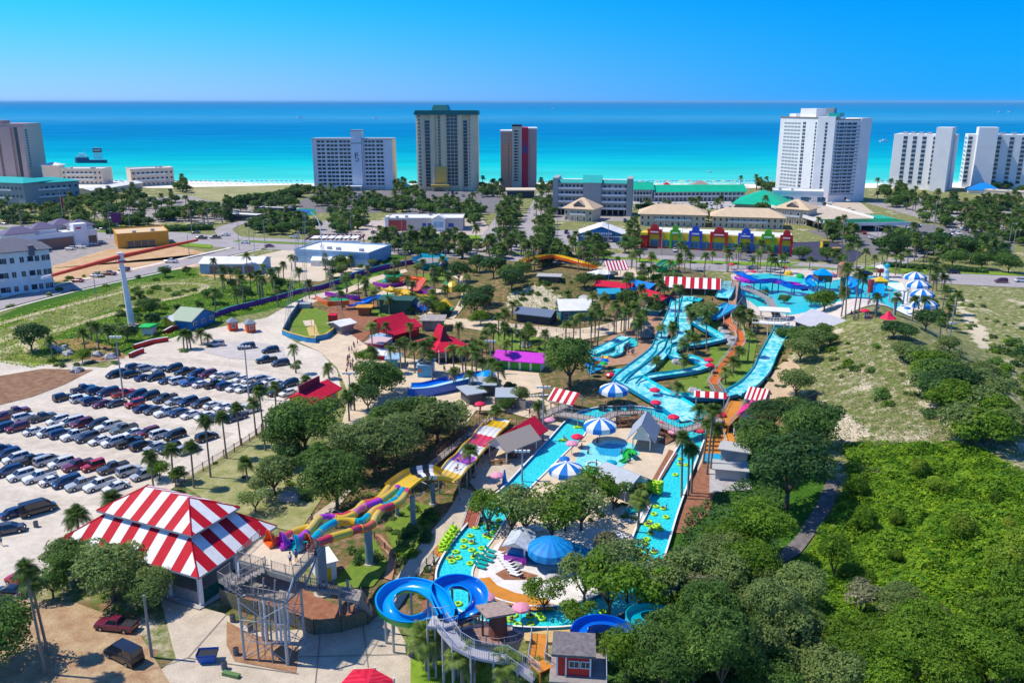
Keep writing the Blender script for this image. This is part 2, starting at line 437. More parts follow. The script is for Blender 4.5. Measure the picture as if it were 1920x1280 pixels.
# trunk mesh: radius .5 at unit scale, height 1
def _pt():
    mb=MB(PBARK); mb.smooth=True; n=6
    for i in range(n):
        mb.cyl((0,0,i/n-.02*(i==0)),(0,0,(i+1)/n),.6 if i==0 else .5-.02*i,.5-.02*(i+1),7,cap=i==n-1)
    return mb.mesh('trunk')
PT=_pt()
NPALM=[0]
def palm(p,h=7.5,r=2.1,pale=False,fine=False,tr=.42,lean=0.0,kind='cabbage palm',group='palm trees'):
    NPALM[0]+=1; r*=1.18
    o=bpy.data.objects.new('palm_tree',None); sc.collection.objects.link(o); o.location=p; o.rotation_euler=(rnd.uniform(-.05,.05),rnd.uniform(-.05,.05),rnd.random()*6.28)
    C=(PCBP if pale else PCB) if fine else (PCP if pale else PC)
    inst('trunk',PT,o,(0,0,-.1),(0,0,0),(tr,tr,h+.1)); inst('crown',rnd.choice(C),o,(0,0,h-.05),(0,0,0),(r,r,r*rnd.uniform(.85,1.1)))
    o['sz']=h*.5; o['category']='palm'; o['group']=group
    PEND.append((o,('tall slender ' if h>9.5 else 'short ' if h<4.5 else '')+kind)); return o
def shrub_mesh(seed,lm,n=420):
    return crown_mesh(seed,n,.13,5,lm,flat=.8)
SHR=[shrub_mesh(i,LEAF[k]) for i,k in enumerate(('oak_leaves','bright_leaves','olive_leaves','dark_leaves'))]
def shrub(p,r,k=None,group='low shrubs'):
    me=SHR[rnd.randrange(4) if k is None else k]
    o=bpy.data.objects.new('shrub',me); sc.collection.objects.link(o); o.location=(p[0],p[1],p[2]-r*.15); o.rotation_euler=(0,0,rnd.random()*6.28); o.scale=(r,r,r*rnd.uniform(.6,.95))
    o['sz']=r; o['category']='shrub'; o['group']=group; PEND.append((o,'low leafy shrub')); return o
def hedge(name,label,a,b,w,h,lm='dark_leaves',dens=6):
    "leafy hedge from world point a to b"
    mb=MB(LEAF[lm]); r=random.Random(int(a[0]*7+a[1])); d=Vector((b[0]-a[0],b[1]-a[1],0)); L=d.length; d/=L; s=Vector((-d.y,d.x,0))
    mb.prism([Vector(a[:2]+(0,) if False else (a[0],a[1],0))+s*w*.36,Vector((a[0],a[1],0))-s*w*.36,Vector((b[0],b[1],0))-s*w*.36,Vector((b[0],b[1],0))+s*w*.36],0,h*.62)
    n=int(min(9000,L*dens*(w+h)))
    for _ in range(n):
        t=r.random()*L; u=r.uniform(-1,1); hh=h*(.8+.35*noise.noise(Vector((t*.25+a[0],u,a[1]))))
        if r.random()<.5: p=Vector((a[0],a[1],0))+d*t+s*u*w*.5+Vector((0,0,hh*r.uniform(.85,1.05)))
        else: p=Vector((a[0],a[1],0))+d*t+s*(w*.5 if u>0 else -w*.5)*r.uniform(.85,1.15)+Vector((0,0,hh*r.random()))
        nn=Vector((r.gauss(0,1),r.gauss(0,1),r.gauss(0,1)+.8)).normalized(); tt=nn.orthogonal().normalized(); bb=nn.cross(tt); e=.42*r.uniform(.6,1.4)*(1 if h<5 else 1.5)
        mb.fc([p-tt*e,p+bb*e*.7,p+tt*e,p-bb*e*.7])
    o=mb.build('hedge'); tag(o,label,'hedge'); return o
# ---------------- vehicles: bodies lofted from stations along the length ----------------
PAINT=mat('car_paint',(1,1,1),.22,metal=.0,objcol=True,coat=.7,spec=.5)
GLASS=mat('car_glass',(.015,.02,.03),.06,spec=.8)
TYRE=mat('tyre_rubber',(.02,.02,.02),.8); RIM=mat('wheel_rim',(.5,.5,.52),.3,metal=.8); HEADL=mat('headlight_lens',(.75,.78,.8),.1,spec=.8); TAILL=mat('taillight_lens',(.5,.01,.01),.2); BLACKP=mat('black_plastic',(.025,.025,.027),.5)
def loft(mb,st,closed=True):
    "st: list of (x, [(y,z)...]) cross sections half outline from bottom centre to top centre -> mirrored"
    rings=[]
    for x,q in st: rings.append([(x,y,z) for y,z in q]+[(x,-y,z) for y,z in q[::-1]])
    n=len(rings[0])
    for a,b in zip(rings,rings[1:]):
        mb.idx(a+b,[(k,(k+1)%n,n+(k+1)%n,n+k) for k in range(n)])
    mb.fc(rings[0][::-1]); mb.fc(rings[-1])
def wheel_mesh():
    mb=MB(TYRE); mb.cyl((0,-.11,0),(0,.11,0),.34,.34,14); mb.m(RIM); mb.cyl((0,.1,0),(0,.125,0),.21,.19,10); mb.cyl((0,-.1,0),(0,-.125,0),.21,.19,10); return mb.mesh('wheel')
WHEEL=wheel_mesh()
def car_proto(kind):
    # dims: L,W,H ; low body stations (x fraction, top z), cabin stations
    P={'sedan':(4.75,1.82,1.44,[(-.5,.62,.86),(-.46,.9,.97),(-.28,.98,1),(-.2,1.0,1),(.2,.98,1),(.36,.90,1),(.47,.78,.97),(.5,.60,.84)],[(-.33,.0),(-.2,1),(.06,1),(.25,.0)]),
       'SUV':(4.8,1.92,1.74,[(-.5,.72,.9),(-.485,1.06,.98),(-.3,1.12,1),(.12,1.12,1),(.27,1.09,1),(.44,1.02,.97),(.5,.72,.86)],[(-.485,.0),(-.43,1),(.08,1),(.27,.0)]),
       'minivan':(5.1,1.98,1.76,[(-.5,.72,.9),(-.49,1.05,.98),(-.3,1.1,1),(.2,1.1,1),(.33,1.02,1),(.46,.88,.95),(.5,.62,.84)],[(-.49,.0),(-.45,1),(.12,1),(.37,.0)]),
       'pickup truck':(5.8,2.0,1.86,[(-.5,.82,.97),(-.49,1.12,1),(-.16,1.12,1),(-.14,1.16,1),(.16,1.16,1),(.28,1.14,1),(.46,1.06,.97),(.5,.74,.88)],[(-.14,.0),(-.115,1),(.09,1),(.21,.0)]),
       'jeep':(4.3,1.86,1.84,[(-.5,.75,.95),(-.49,1.1,1),(-.2,1.12,1),(.18,1.12,1),(.22,1.12,.9),(.46,1.06,.82),(.5,.72,.8)],[(-.485,.0),(-.47,1),(.08,1),(.17,.0)]),
       'van':(5.9,2.05,2.4,[(-.5,.8,.93),(-.49,1.25,.99),(-.3,1.3,1),(.2,1.3,1),(.3,1.25,1),(.4,1.12,.97),(.48,.95,.92),(.5,.66,.85)],[(-.49,.0),(-.475,1),(.16,1),(.37,.0)])}[kind]
    L,W,H,low,cab=P; hw=W/2
    root=thing('parked_car',None,None)
    b=MB(PAINT); st=[]
    for x,zt,wf in low:
        w_=hw*wf; st.append((x*L,[(0,.24),(w_*.88,.22),(w_,.36),(w_,zt*.72),(w_*.95,zt*.93),(w_*.86,zt),(0,zt+.03)]))
    b.smooth=False; loft(b,st)
    # roof cap in body colour
    zl={x:z for x,z,_ in low}; zb=1.0 if kind=='sedan' else 1.1
    if kind=='van': zb=1.28
    x1,x2=cab[1][0]*L,cab[2][0]*L; rw=hw*(.70 if kind!='van' else .84)
    top=[(x1-.04,[(0,H-.08),(rw*1.0,H-.08),(rw*.93,H-.02),(0,H-.01)]),((x1+x2)/2,[(0,H-.06),(rw*1.02,H-.06),(rw*.94,H),(0,H+.02)]),(x2+.05,[(0,H-.09),(rw*.98,H-.09),(rw*.9,H-.03),(0,H-.02)])]
    loft(b,top)
    if kind in('SUV','minivan','jeep','van','pickup truck','sedan'):
        # pillars
        for xa,xb in ((cab[0][0]*L,x1),(cab[3][0]*L,x2),((x1+x2)/2,(x1+x2)/2)):
            for sg in (-1,1): b.bar((xa,sg*hw*.87,zb),(xb,sg*rw*.97,H-.06),.06)
        if kind in ('SUV','minivan'):
            b.m(BLACKP)
            for sg in(-1,1): b.bar((x1+.1,sg*rw*.8,H+.06),(x2-.2,sg*rw*.8,H+.06),.03)
    if kind=='pickup truck':
        b.m(BLACKP); b.prism([(-.49*L,-hw*.78),(-.17*L,-hw*.78),(-.17*L,hw*.78),(-.49*L,hw*.78)],1.13,1.17)
    b.m(BLACKP)
    for s_ in (-1,1): b.box(s_*L*.5-.06,-hw*.8,.3,s_*L*.5+.06,hw*.8,.5)
    for xw in (-.305,.31):
        for sg in (-1,1): b.cyl((xw*L,sg*(hw-.02),.37),(xw*L,sg*(hw+.006),.37),.43,.43,12)
    b.build('body',root)
    g=MB(GLASS); gs=[]
    for (x,t) in cab:
        ww=hw*.865 if t==0 else rw*.96; zt=zb+.02 if t==0 else H-.05
        gs.append((x*L,[(0,zb-.12),(hw*.865,zb-.12),(hw*.865,zb+.0),(ww,zt),(0,zt+.01)]))
    loft(g,gs); g.build('windows',root)
    for xw in (-.305,.31):
        for sg in (-1,1): inst('wheel',WHEEL,root,(xw*L,sg*(hw-.09),.34))
    for sg in (-1,1):
        q=MB(HEADL); y=sg*hw*.66; xf=L*.485; zt=.74 if kind=='sedan' else .86; q.box(xf-.12,y-.17,zt-.12,xf+.035,y+.17,zt+.05); q.build('headlight',root)
        q=MB(TAILL); xr=-L*.492; q.box(xr-.035,sg*hw*.78-.13,zt-.06,xr+.1,sg*hw*.78+.13,zt+.16); q.build('taillight',root)
    return root
CARP={k:car_proto(k) for k in ('sedan','SUV','minivan','pickup truck','jeep','van')}
USED={}
COL={'white':(.78,.78,.76),'silver':(.42,.44,.46),'black':(.012,.013,.016),'dark grey':(.055,.06,.07),'dark blue':(.015,.04,.12),'blue':(.02,.10,.32),'red':(.45,.015,.02),'maroon':(.16,.015,.04),'grey':(.17,.18,.19),'green grey':(.13,.16,.14),'beige':(.5,.45,.36),'teal':(.03,.25,.28)}
def car(kind,colr,p,ang,label=None,group='cars parked in the sandy lot',cat=None,name=None):
    src=CARP[kind]
    if kind not in USED: 
        o=src; USED[kind]=1; o.location=p; o.rotation_euler=(0,0,ang)
        for c in o.children: c.color=(*COL[colr],1)
    else: o=dup(src,p,ang,COL[colr])
    o.scale=(.93,.93,.93)
    o.name=name or {'pickup truck':'parked_pickup','SUV':'parked_suv','van':'parked_van','minivan':'parked_minivan','jeep':'parked_jeep'}.get(kind,'parked_car')
    o['category']=cat or {'pickup truck':'pickup truck','van':'van','minivan':'van'}.get(kind,'car'); o['group']=group
    if label: o['label']=label
    else: PEND.append((o,colr+' '+kind))
    return o
# ---------------- people: one skinned body, clothes and hair on top ----------------
SKIN=mat('skin',(.50,.28,.18),.6); HAIR=mat('hair',(.06,.035,.02),.7); CLOTH=mat('clothing',(1,1,1),.8,objcol=True); SHORTS=mat('dark_shorts',(.04,.06,.14),.8)
def skin_mesh(name,V,E_,Rd,mt,sub=1):
    me=bpy.data.meshes.new(name); me.from_pydata(V,E_,[]); o=bpy.data.objects.new('tmp_body',me); sc.collection.objects.link(o)
    md=o.modifiers.new('s','SKIN')
    for i,r in enumerate(Rd): me.skin_vertices[0].data[i].radius=(r,r*.85)
    me.skin_vertices[0].data[0].use_root=True
    if sub: o.modifiers.new('u','SUBSURF').levels=sub
    dg=bpy.context.evaluated_depsgraph_get(); dg.update(); m=bpy.data.meshes.new_from_object(o.evaluated_get(dg)); m.name=name
    bpy.data.objects.remove(o); m.materials.clear(); m.materials.append(mt)
    m.polygons.foreach_set('use_smooth',[True]*len(m.polygons)); return m
def person_proto(pose):
    # joint order: pelvis, belly, chest, neck, head, headtop, Lsh,Lel,Lwr,Lha, Rsh.., Lhip,Lkn,Lan,Lto, Rhip..
    if pose=='walk':
        V=[(0,0,.95),(0,0,1.12),(.01,0,1.34),(.02,0,1.5),(.05,0,1.62),(.04,0,1.72),(0,.17,1.42),(-.1,.22,1.15),(.02,.22,.93),(.06,.21,.84),(0,-.17,1.42),(.06,-.22,1.14),(.24,-.2,.98),(.31,-.19,.92),(0,.09,.9),(.16,.1,.52),(.06,.1,.09),(.2,.1,.03),(0,-.09,.9),(-.02,-.1,.5),(-.26,-.1,.16),(-.16,-.1,.04)]
    elif pose=='stand':
        V=[(0,0,.95),(0,0,1.12),(0,0,1.34),(.01,0,1.5),(.03,0,1.62),(.02,0,1.72),(0,.18,1.42),(-.03,.25,1.14),(.06,.25,.9),(.08,.24,.81),(0,-.18,1.42),(.0,-.27,1.15),(.2,-.2,1.1),(.28,-.15,1.12),(0,.09,.9),(.03,.11,.5),(-.01,.12,.08),(.13,.13,.03),(0,-.09,.9),(.02,-.11,.5),(-.01,-.12,.08),(.13,-.14,.03)]
    else: # sit in a ring, knees over the edge
        V=[(-.1,0,.28),(-.2,0,.42),(-.32,0,.6),(-.36,0,.75),(-.33,0,.87),(-.34,0,.97),(-.3,.18,.68),(-.2,.38,.5),(.05,.42,.42),(.13,.4,.42),(-.3,-.18,.68),(-.2,-.38,.5),(.05,-.42,.42),(.13,-.4,.42),(-.05,.1,.3),(.38,.14,.5),(.72,.15,.28),(.8,.16,.36),(-.05,-.1,.3),(.38,-.14,.5),(.72,-.15,.28),(.8,-.16,.36)]
    E_=[(0,1),(1,2),(2,3),(3,4),(4,5),(2,6),(6,7),(7,8),(8,9),(2,10),(10,11),(11,12),(12,13),(0,14),(14,15),(15,16),(16,17),(0,18),(18,19),(19,20),(20,21)]
    Rd=[.13,.12,.14,.055,.1,.07,.06,.045,.032,.03,.06,.045,.032,.03,.1,.06,.04,.035,.1,.06,.04,.035]
    root=thing('person',None,None); inst('body',skin_mesh('body',V,E_,Rd,SKIN),root)
    def sub(idx,E2,Rr,nm,mt,sb=1):
        mp={i:k for k,i in enumerate(idx)}; inst(nm,skin_mesh(nm,[V[i] for i in idx],[(mp[a],mp[b]) for a,b in E2],Rr,mt,sb),root)
    sub([1,2,6,10,0],[(1+0,2),(2,6),(2,10),(0,1)],[.15,.165,.085,.085,.15],'shirt',CLOTH)
    sub([0,14,15,18,19],[(0,14),(14,15),(0,18),(18,19)],[.15,.12,.085,.12,.085],'shorts',SHORTS)
    h=Vector(V[5]); mb=MB(HAIR); mb.smooth=True
    mb.cone(h+Vector((-.03,0,-.13)),[(.0,.18),(.08,.16),(.115,.1),(.12,.02),(.1,-.06)],10); mb.build('hair',root)
    return root
PEOPLE={k:person_proto(k) for k in('walk','stand','sit')}
PCOL={'red':(.5,.03,.03),'white':(.8,.8,.78),'blue':(.03,.12,.5),'black':(.02,.02,.025),'pink':(.8,.2,.35),'yellow':(.8,.6,.05),'teal':(.02,.4,.4),'grey':(.3,.3,.32),'orange':(.75,.2,.03)}
def person(pose,colr,p,ang,label=None,group='park visitors'):
    src=PEOPLE[pose]; k='P'+pose
    if k not in USED:
        o=src; USED[k]=1; o.location=p; o.rotation_euler=(0,0,ang)
        for c in o.children: c.color=(*PCOL[colr],1)
    else: o=dup(src,p,ang,PCOL[colr])
    o.name='person'; o['category']='person'; o['group']=group
    if label: o['label']=label
    else: PEND.append((o,{'walk':'person walking in ','stand':'person standing in ','sit':'person sitting in '}[pose]+colr+(' top' if pose!='sit' else ' swimwear')))
    return o
# ---------------- terrain sheet with natural cover painted per vertex ----------------
LUSH=[[(1575,838),(1700,830),(1850,845),(1935,930),(1935,1290),(1450,1290),(1440,1060),(1500,1040),(1560,960),(1600,900)],
      [(1300,900),(1480,800),(1560,900),(1520,1000),(1440,1060),(1240,1290),(1120,1290),(1180,1150),(1260,980)],
      [(600,500),(640,480),(700,470),(760,480),(700,520),(640,560)],
      [(0,590),(120,540),(240,505),(360,500),(380,520),(250,530),(120,570),(0,615)],
      [(60,660),(180,590),(380,545),(500,520),(600,540),(600,560),(420,600),(260,660),(200,665)]]
SAND=[[(1560,780),(1590,775),(1625,790),(1630,820),(1570,825)],[(1590,872),(1660,868),(1655,890),(1600,888)],
      [(960,545),(1020,535),(1060,560),(1050,590),(960,580)],[(1700,700),(1730,720),(1790,790),(1815,825),(1800,828),(1750,780)],
      [(120,870),(20,1000)],[(1880,770),(1935,850),(1935,880),(1890,800)],[(1790,560),(1850,620),(1850,665),(1830,640)]]
MULCH=[[(540,560),(640,480),(880,470),(1200,480),(1480,560),(1480,760),(1430,900),(1280,1000),(1180,1200),(780,1180),(640,1180),(560,960),(700,740),(600,640)],
       [(0,1130),(240,1140),(330,1300),(-20,1300)],[(420,1120),(700,1120),(640,1180),(560,1290),(440,1290)]]
DUNE=[(1500,700),(1560,640),(1640,615),(1720,640),(1760,720),(1830,830),(1700,840),(1575,850),(1530,790),(1490,760)]
EAST=[(1740,540),(1935,540),(1935,760),(1860,700)]
def cover(px,py,P): return 1.0 if inpoly(px,py,P) else 0.0
xs=[-4000,-2500,-1500,-1000,-700,-520,-400,-320,-260,-215]+[-180+2.5*i for i in range(0,165)]+[240,300,400,520,700,1000,1500,2500,4000]
ys=[-200,0,30]+[45+2.5*j for j in range(0,133)]+[390,410,440,470,500,530,560,590,620,650,680,704]
vs=[];fs=[];colr=[]
for y in ys:
    for x in xs:
        z=Z(x,y); vs.append((x,y,z))
        if y>40 and abs(x)<900:
            a,b=PX((x,y,z)); colr.append((max([cover(a,b,P) for P in SAND]+[.20*cover(a,b,DUNE),.22*cover(a,b,EAST)]),max([cover(a,b,P) for P in LUSH]),max([cover(a,b,P) for P in MULCH]),1))
        else: colr.append((0,0,0,1))
nx=len(xs)
for j in range(len(ys)-1):
    for i in range(nx-1): fs.append((j*nx+i,j*nx+i+1,(j+1)*nx+i+1,(j+1)*nx+i))
me=bpy.data.meshes.new('ground'); me.from_pydata(vs,[],fs)
ca=me.color_attributes.new('cover','FLOAT_COLOR','POINT')
ca.data.foreach_set('color',[c for q in colr for c in q])
me.polygons.foreach_set('use_smooth',[True]*len(fs))
def ground_mat():
    m=bpy.data.materials.new('ground_cover'); m.use_nodes=True; t=m.node_tree; N=t.nodes; L=t.links; b=N['Principled BSDF']
    b.inputs['Roughness'].default_value=.95; b.inputs['Specular IOR Level'].default_value=.1
    tc=N.new('ShaderNodeTexCoord')
    def noi(s,d=5,r=.7,st=None):
        n=N.new('ShaderNodeTexNoise'); n.inputs['Scale'].default_value=s; n.inputs['Detail'].default_value=d; n.inputs['Roughness'].default_value=r
        L.new(tc.outputs['Object'],n.inputs['Vector']); return n.outputs[0]
    def ramp(src,*st):
        r=N.new('ShaderNodeValToRGB'); L.new(src,r.inputs[0]); e=r.color_ramp.elements
        e[0].position=st[0][0]; e[0].color=(*st[0][1],1); e[1].position=st[-1][0]; e[1].color=(*st[-1][1],1)
        for p,c in st[1:-1]: q=e.new(p); q.color=(*c,1)
        return r.outputs[0]
    def mix(f,a,c):
        x=N.new('ShaderNodeMix'); x.data_type='RGBA'; L.new(f,x.inputs[0]); L.new(a,x.inputs[6]); L.new(c,x.inputs[7]); return x.outputs[2]
    n1=noi(.09,6); n2=noi(.6,8,.75); n3=noi(2.2,6,.8)
    grass=ramp(n2,(.34,(.07,.12,.02)),(.45,(.15,.19,.045)),(.54,(.25,.24,.10)),(.66,(.50,.43,.29)))
    lush=ramp(n3,(.35,(.02,.07,.008)),(.55,(.06,.16,.012)),(.68,(.12,.22,.02)))
    sand=ramp(n3,(.35,(.42,.33,.2)),(.6,(.75,.66,.5)))
    mul=ramp(n2,(.36,(.05,.10,.02)),(.46,(.11,.14,.035)),(.52,(.23,.14,.07)),(.60,(.32,.20,.12)),(.7,(.46,.36,.25)))
    at=N.new('ShaderNodeAttribute'); at.attribute_name='cover'; sp=N.new('ShaderNodeSeparateColor'); L.new(at.outputs[0],sp.inputs[0])
    def msk(ch):
        a=N.new('ShaderNodeMath'); a.operation='ADD'; L.new(sp.outputs[ch],a.inputs[0]); 
        s=N.new('ShaderNodeMath'); s.operation='MULTIPLY_ADD'; L.new(n2,s.inputs[0]); s.inputs[1].default_value=3.0; s.inputs[2].default_value=-1.5; L.new(s.outputs[0],a.inputs[1])
        r=N.new('ShaderNodeMapRange'); r.inputs[1].default_value=.4; r.inputs[2].default_value=.6; L.new(a.outputs[0],r.inputs[0]); return r.outputs[0]
    bare=N.new('ShaderNodeMapRange'); bare.inputs[1].default_value=.56; bare.inputs[2].default_value=.66; L.new(n1,bare.inputs[0])
    c=mix(bare.outputs[0],grass,sand); c=mix(msk(2),c,mul); c=mix(msk(1),c,lush); c=mix(msk(0),c,sand)
    L.new(c,b.inputs['Base Color'])
    bp=N.new('ShaderNodeBump'); bp.inputs['Strength'].default_value=.7; bp.inputs['Distance'].default_value=.3; L.new(n3,bp.inputs['Height']); L.new(bp.outputs[0],b.inputs['Normal'])
    return m
me.materials.append(ground_mat())
go=bpy.data.objects.new('ground',me); sc.collection.objects.link(go); struct(go)
# ---------------- sea, with its own colour by distance from the shore ----------------
def sea_mat():
    m=bpy.data.materials.new('sea_water'); m.use_nodes=True; t=m.node_tree; N=t.nodes; L=t.links; b=N['Principled BSDF']
    b.inputs['Roughness'].default_value=.8; b.inputs['Specular IOR Level'].default_value=.0
    tc=N.new('ShaderNodeTexCoord'); sp=N.new('ShaderNodeSeparateXYZ'); L.new(tc.outputs['Object'],sp.inputs[0])
    no=N.new('ShaderNodeTexNoise'); mp=N.new('ShaderNodeMapping'); mp.inputs['Scale'].default_value=(.00035,.0016,1); L.new(tc.outputs['Object'],mp.inputs[0]); L.new(mp.outputs[0],no.inputs[0]); no.inputs['Scale'].default_value=1; no.inputs['Detail'].default_value=5
    # distance along y -> log scale
    lg=N.new('ShaderNodeMath'); lg.operation='LOGARITHM'; lg.inputs[1].default_value=10; L.new(sp.outputs[1],lg.inputs[0])
    ad=N.new('ShaderNodeMath'); ad.operation='MULTIPLY_ADD'; L.new(no.outputs[0],ad.inputs[0]); ad.inputs[1].default_value=.16; L.new(lg.outputs[0],ad.inputs[2])
    mr=N.new('ShaderNodeMapRange'); mr.inputs[1].default_value=2.9; mr.inputs[2].default_value=4.6; L.new(ad.outputs[0],mr.inputs[0])
    r=N.new('ShaderNodeValToRGB'); L.new(mr.outputs[0],r.inputs[0]); e=r.color_ramp.elements
    st=[(0,(.38,.74,.64)),(.03,(.05,.54,.50)),(.09,(.005,.46,.48)),(.16,(.0,.30,.45)),(.25,(.0,.19,.41)),(.34,(.0,.19,.41)),(.42,(.035,.27,.48)),(.52,(.005,.24,.47)),(.66,(.0,.20,.44)),(1,(.0,.16,.40))]
    e[0].position=st[0][0]; e[0].color=(*st[0][1],1); e[1].position=1; e[1].color=(*st[-1][1],1)
    for p,c in st[1:-1]: q=e.new(p); q.color=(*c,1)
    n2=N.new('ShaderNodeTexNoise'); m2=N.new('ShaderNodeMapping'); m2.inputs['Scale'].default_value=(.006,.02,1); L.new(tc.outputs['Object'],m2.inputs[0]); L.new(m2.outputs[0],n2.inputs[0]); n2.inputs['Scale'].default_value=1; n2.inputs['Detail'].default_value=6
    mx=N.new('ShaderNodeMix'); mx.data_type='RGBA'; mx.blend_type='MULTIPLY'; mx.inputs[0].default_value=1; L.new(r.outputs[0],mx.inputs[6])
    cr=N.new('ShaderNodeValToRGB'); cr.color_ramp.elements[0].position=.3; cr.color_ramp.elements[0].color=(.86,.86,.86,1); cr.color_ramp.elements[1].position=.7; cr.color_ramp.elements[1].color=(1.1,1.1,1.1,1); L.new(n2.outputs[0],cr.inputs[0]); L.new(cr.outputs[0],mx.inputs[7])
    L.new(mx.outputs[2],b.inputs['Base Color'])
    return m
mb=MB(sea_mat()); Yc=[703,720,760,820,900,1000,1200,1500,2000,3000,5000,9000,20000,50000,90000]
for a,b in zip(Yc,Yc[1:]): mb.fc([(-60000,a,-.3),(60000,a,-.3),(60000,b,-.3),(-60000,b,-.3)])
o=mb.build('sea',loc=(0,0,0)); struct(o)
# ---------------- materials used across the scene ----------------
ASPH=mat('asphalt',(.19,.18,.185),.9,var=.18,scale=.25,bump=.1)
ASPHO=mat('asphalt_old',(.33,.30,.28),.95,var=.2,scale=.3)
ASPHN=mat('asphalt_new',(.06,.062,.10),.8,var=.15,scale=.3)
ROAD=mat('road_asphalt',(.36,.33,.33),.9,var=.12,scale=.12)
LINE=mat('road_paint',(.78,.77,.74),.7)
YLINE=mat('yellow_paint',(.7,.5,.1),.7)
SHELL=mat('shell_lot',(.60,.53,.44),.95,var=.16,scale=.07,bump=.15,detail=8)
SHELLT=mat('shell_tracks',(.52,.46,.38),.95,var=.2,scale=.2)
CONC=mat('concrete',(.52,.44,.34),.85,var=.18,scale=.35,detail=8)
CONCG=mat('concrete_grey',(.42,.40,.39),.85,var=.18,scale=.4)
DECKT=mat('beige_paving',(.62,.50,.36),.85,var=.14,scale=.3,detail=7)
WHITEC=mat('pale_paving',(.70,.66,.62),.8,var=.15,scale=.35)
LAWN=mat('lawn_grass',(.10,.19,.02),.95,col2=(.20,.27,.05),scale=.8,bump=.5,detail=8)
LAWNB=mat('lawn_bright',(.12,.24,.02),.95,col2=(.25,.36,.04),scale=.9,bump=.5,detail=8)
DRYG=mat('dry_grass',(.19,.22,.06),.95,col2=(.42,.38,.2),scale=.35,bump=.4,detail=9)
FIELD=mat('dune_field',(.22,.24,.09),.95,col2=(.42,.37,.2),scale=.03,detail=8)
DIRT=mat('orange_dirt',(.45,.26,.12),.95,col2=(.62,.43,.26),scale=.15,detail=8)
SOIL=mat('red_soil',(.26,.12,.06),.95,col2=(.42,.26,.15),scale=.35,detail=9,bump=.3)
MULCHM=mat('bark_mulch',(.22,.09,.05),.95,col2=(.36,.17,.10),scale=.9,bump=.4)
BEACH=mat('beach_sand',(.80,.74,.64),.9,var=.08,scale=.05)
BRK=mat('brick_path',(.42,.24,.15),.9,var=.2,scale=.8)
ORG_=mat('orange_deck',(.55,.22,.04),.75,var=.15,scale=.5)
RUST=mat('orange_path',(.55,.14,.04),.8,var=.12,scale=.5)
S=sheet
# beach and shore strip
mb=MB(BEACH); 
pts=[]
for i in range(0,41):
    x=-1400+70*i; pts.append((x,712+6*math.sin(i*1.3)+3*math.sin(i*.5)+ (14 if x<-250 else 0)))
for (a,ya),(b,yb) in zip(pts,pts[1:]): mb.fc([(a,672,.02),(b,672,.02),(b,yb,.02),(a,ya,.02)])
struct(mb.build('beach'))
# far lots, fields and roads
S('dune_field',[(330,352),(585,346),(560,366),(500,385),(430,382),(370,372)],FIELD,2)
S('old_lot',[(150,404),(260,376),(340,364),(470,385),(480,402),(420,415),(250,418)],ASPHO,1)
S('old_lot',[(400,398),(452,388),(455,394),(378,425),(355,428)],ASPHO,3)
S('hotel_lot',[(560,378),(600,357),(760,357),(770,372),(740,392),(700,400),(560,398)],ASPH,1)
S('hotel_lot',[(775,357),(930,356),(945,380),(930,400),(760,402)],ASPH,1)
S('motel_lot',[(1185,372),(1440,370),(1450,392),(1190,392)],CONCG,2)
S('motel_lot',[(1040,402),(1190,402),(1190,415),(1040,415)],ASPHO,2)
S('shop_lot',[(640,415),(905,410),(925,440),(640,452)],mat('lot_beige',(.50,.42,.36),.9,var=.12,scale=.1),2)
S('shop_lot',[(1020,432),(1080,432),(1185,440),(1190,468),(1010,462)],ROAD,3)
S('mall_lot',[(1195,465),(1480,465),(1500,486),(1195,486)],ASPH,2)
S('mall_lot',[(1480,455),(1560,452),(1620,475),(1600,492),(1500,488)],ASPHN,3)
S('garage_lot',[(1510,432),(1720,418),(1900,440),(1900,470),(1640,478),(1560,450)],ASPH,1)
S('garage_lot',[(1620,380),(1720,372),(1935,385),(1935,440),(1800,430)],ASPHO,1)
S('motel_lot',[(1480,372),(1600,370),(1640,400),(1510,410)],CONC,2)
S('left_lot',[(-40,430),(180,430),(260,470),(110,500),(-40,520)],ASPHO,1)
S('dirt_yard',[(80,505),(200,468),(330,462),(420,480),(440,470),(380,500),(200,522),(105,528)],DIRT,3)
S('storage_yard',[(372,512),(492,478),(560,462),(700,462),(700,500),(600,528),(470,520)],mat('yard_sand',(.60,.50,.38),.95,var=.12,scale=.1),2)
S('storage_apron',[(372,512),(470,516),(530,520),(510,528),(380,519)],DIRT,3)
# highway and side roads
hw=catmull([T(-220,418),T(0,430),T(200,437),T(400,452),T(600,461),T(800,469),T(1000,480),T(1200,489),T(1400,499),T(1600,510),T(1800,520),T(2100,535)],6)
strips('highway',hw,30,ROAD,3)
def off(path,d):
    out=[]
    for i,p in enumerate(path):
        a=path[max(0,i-1)];b=path[min(len(path)-1,i+1)]; t=Vector((b[0]-a[0],b[1]-a[1],0)).normalized(); out.append(Vector((p[0]-t.y*d,p[1]+t.x*d,0)))
    return out
hwm=off(hw,3.5)
for a,b in ((2,16),(19,30),(33,44),(47,60)):
    o=strips('highway_median',hwm[a:b],5.5,LAWN,6)
mb=MB(LINE)
for d in (-1.2,8.8,14.6,-14.6,-6):
    P=off(hw,d)
    for i in range(len(P)-1):
        a,b=P[i],P[i+1]; n=max(1,int((b-a).length/9))
        for k in range(n):
            p=a.lerp(b,k/n); q=a.lerp(b,(k+(.4 if abs(d)<13 else 1))/n); t=(b-a).normalized(); s=Vector((-t.y,t.x,0))*.09
            mb.fc([(p-s).to_tuple()[:2]+(.09,),(q-s).to_tuple()[:2]+(.09,),(q+s).to_tuple()[:2]+(.09,),(p+s).to_tuple()[:2]+(.09,)])
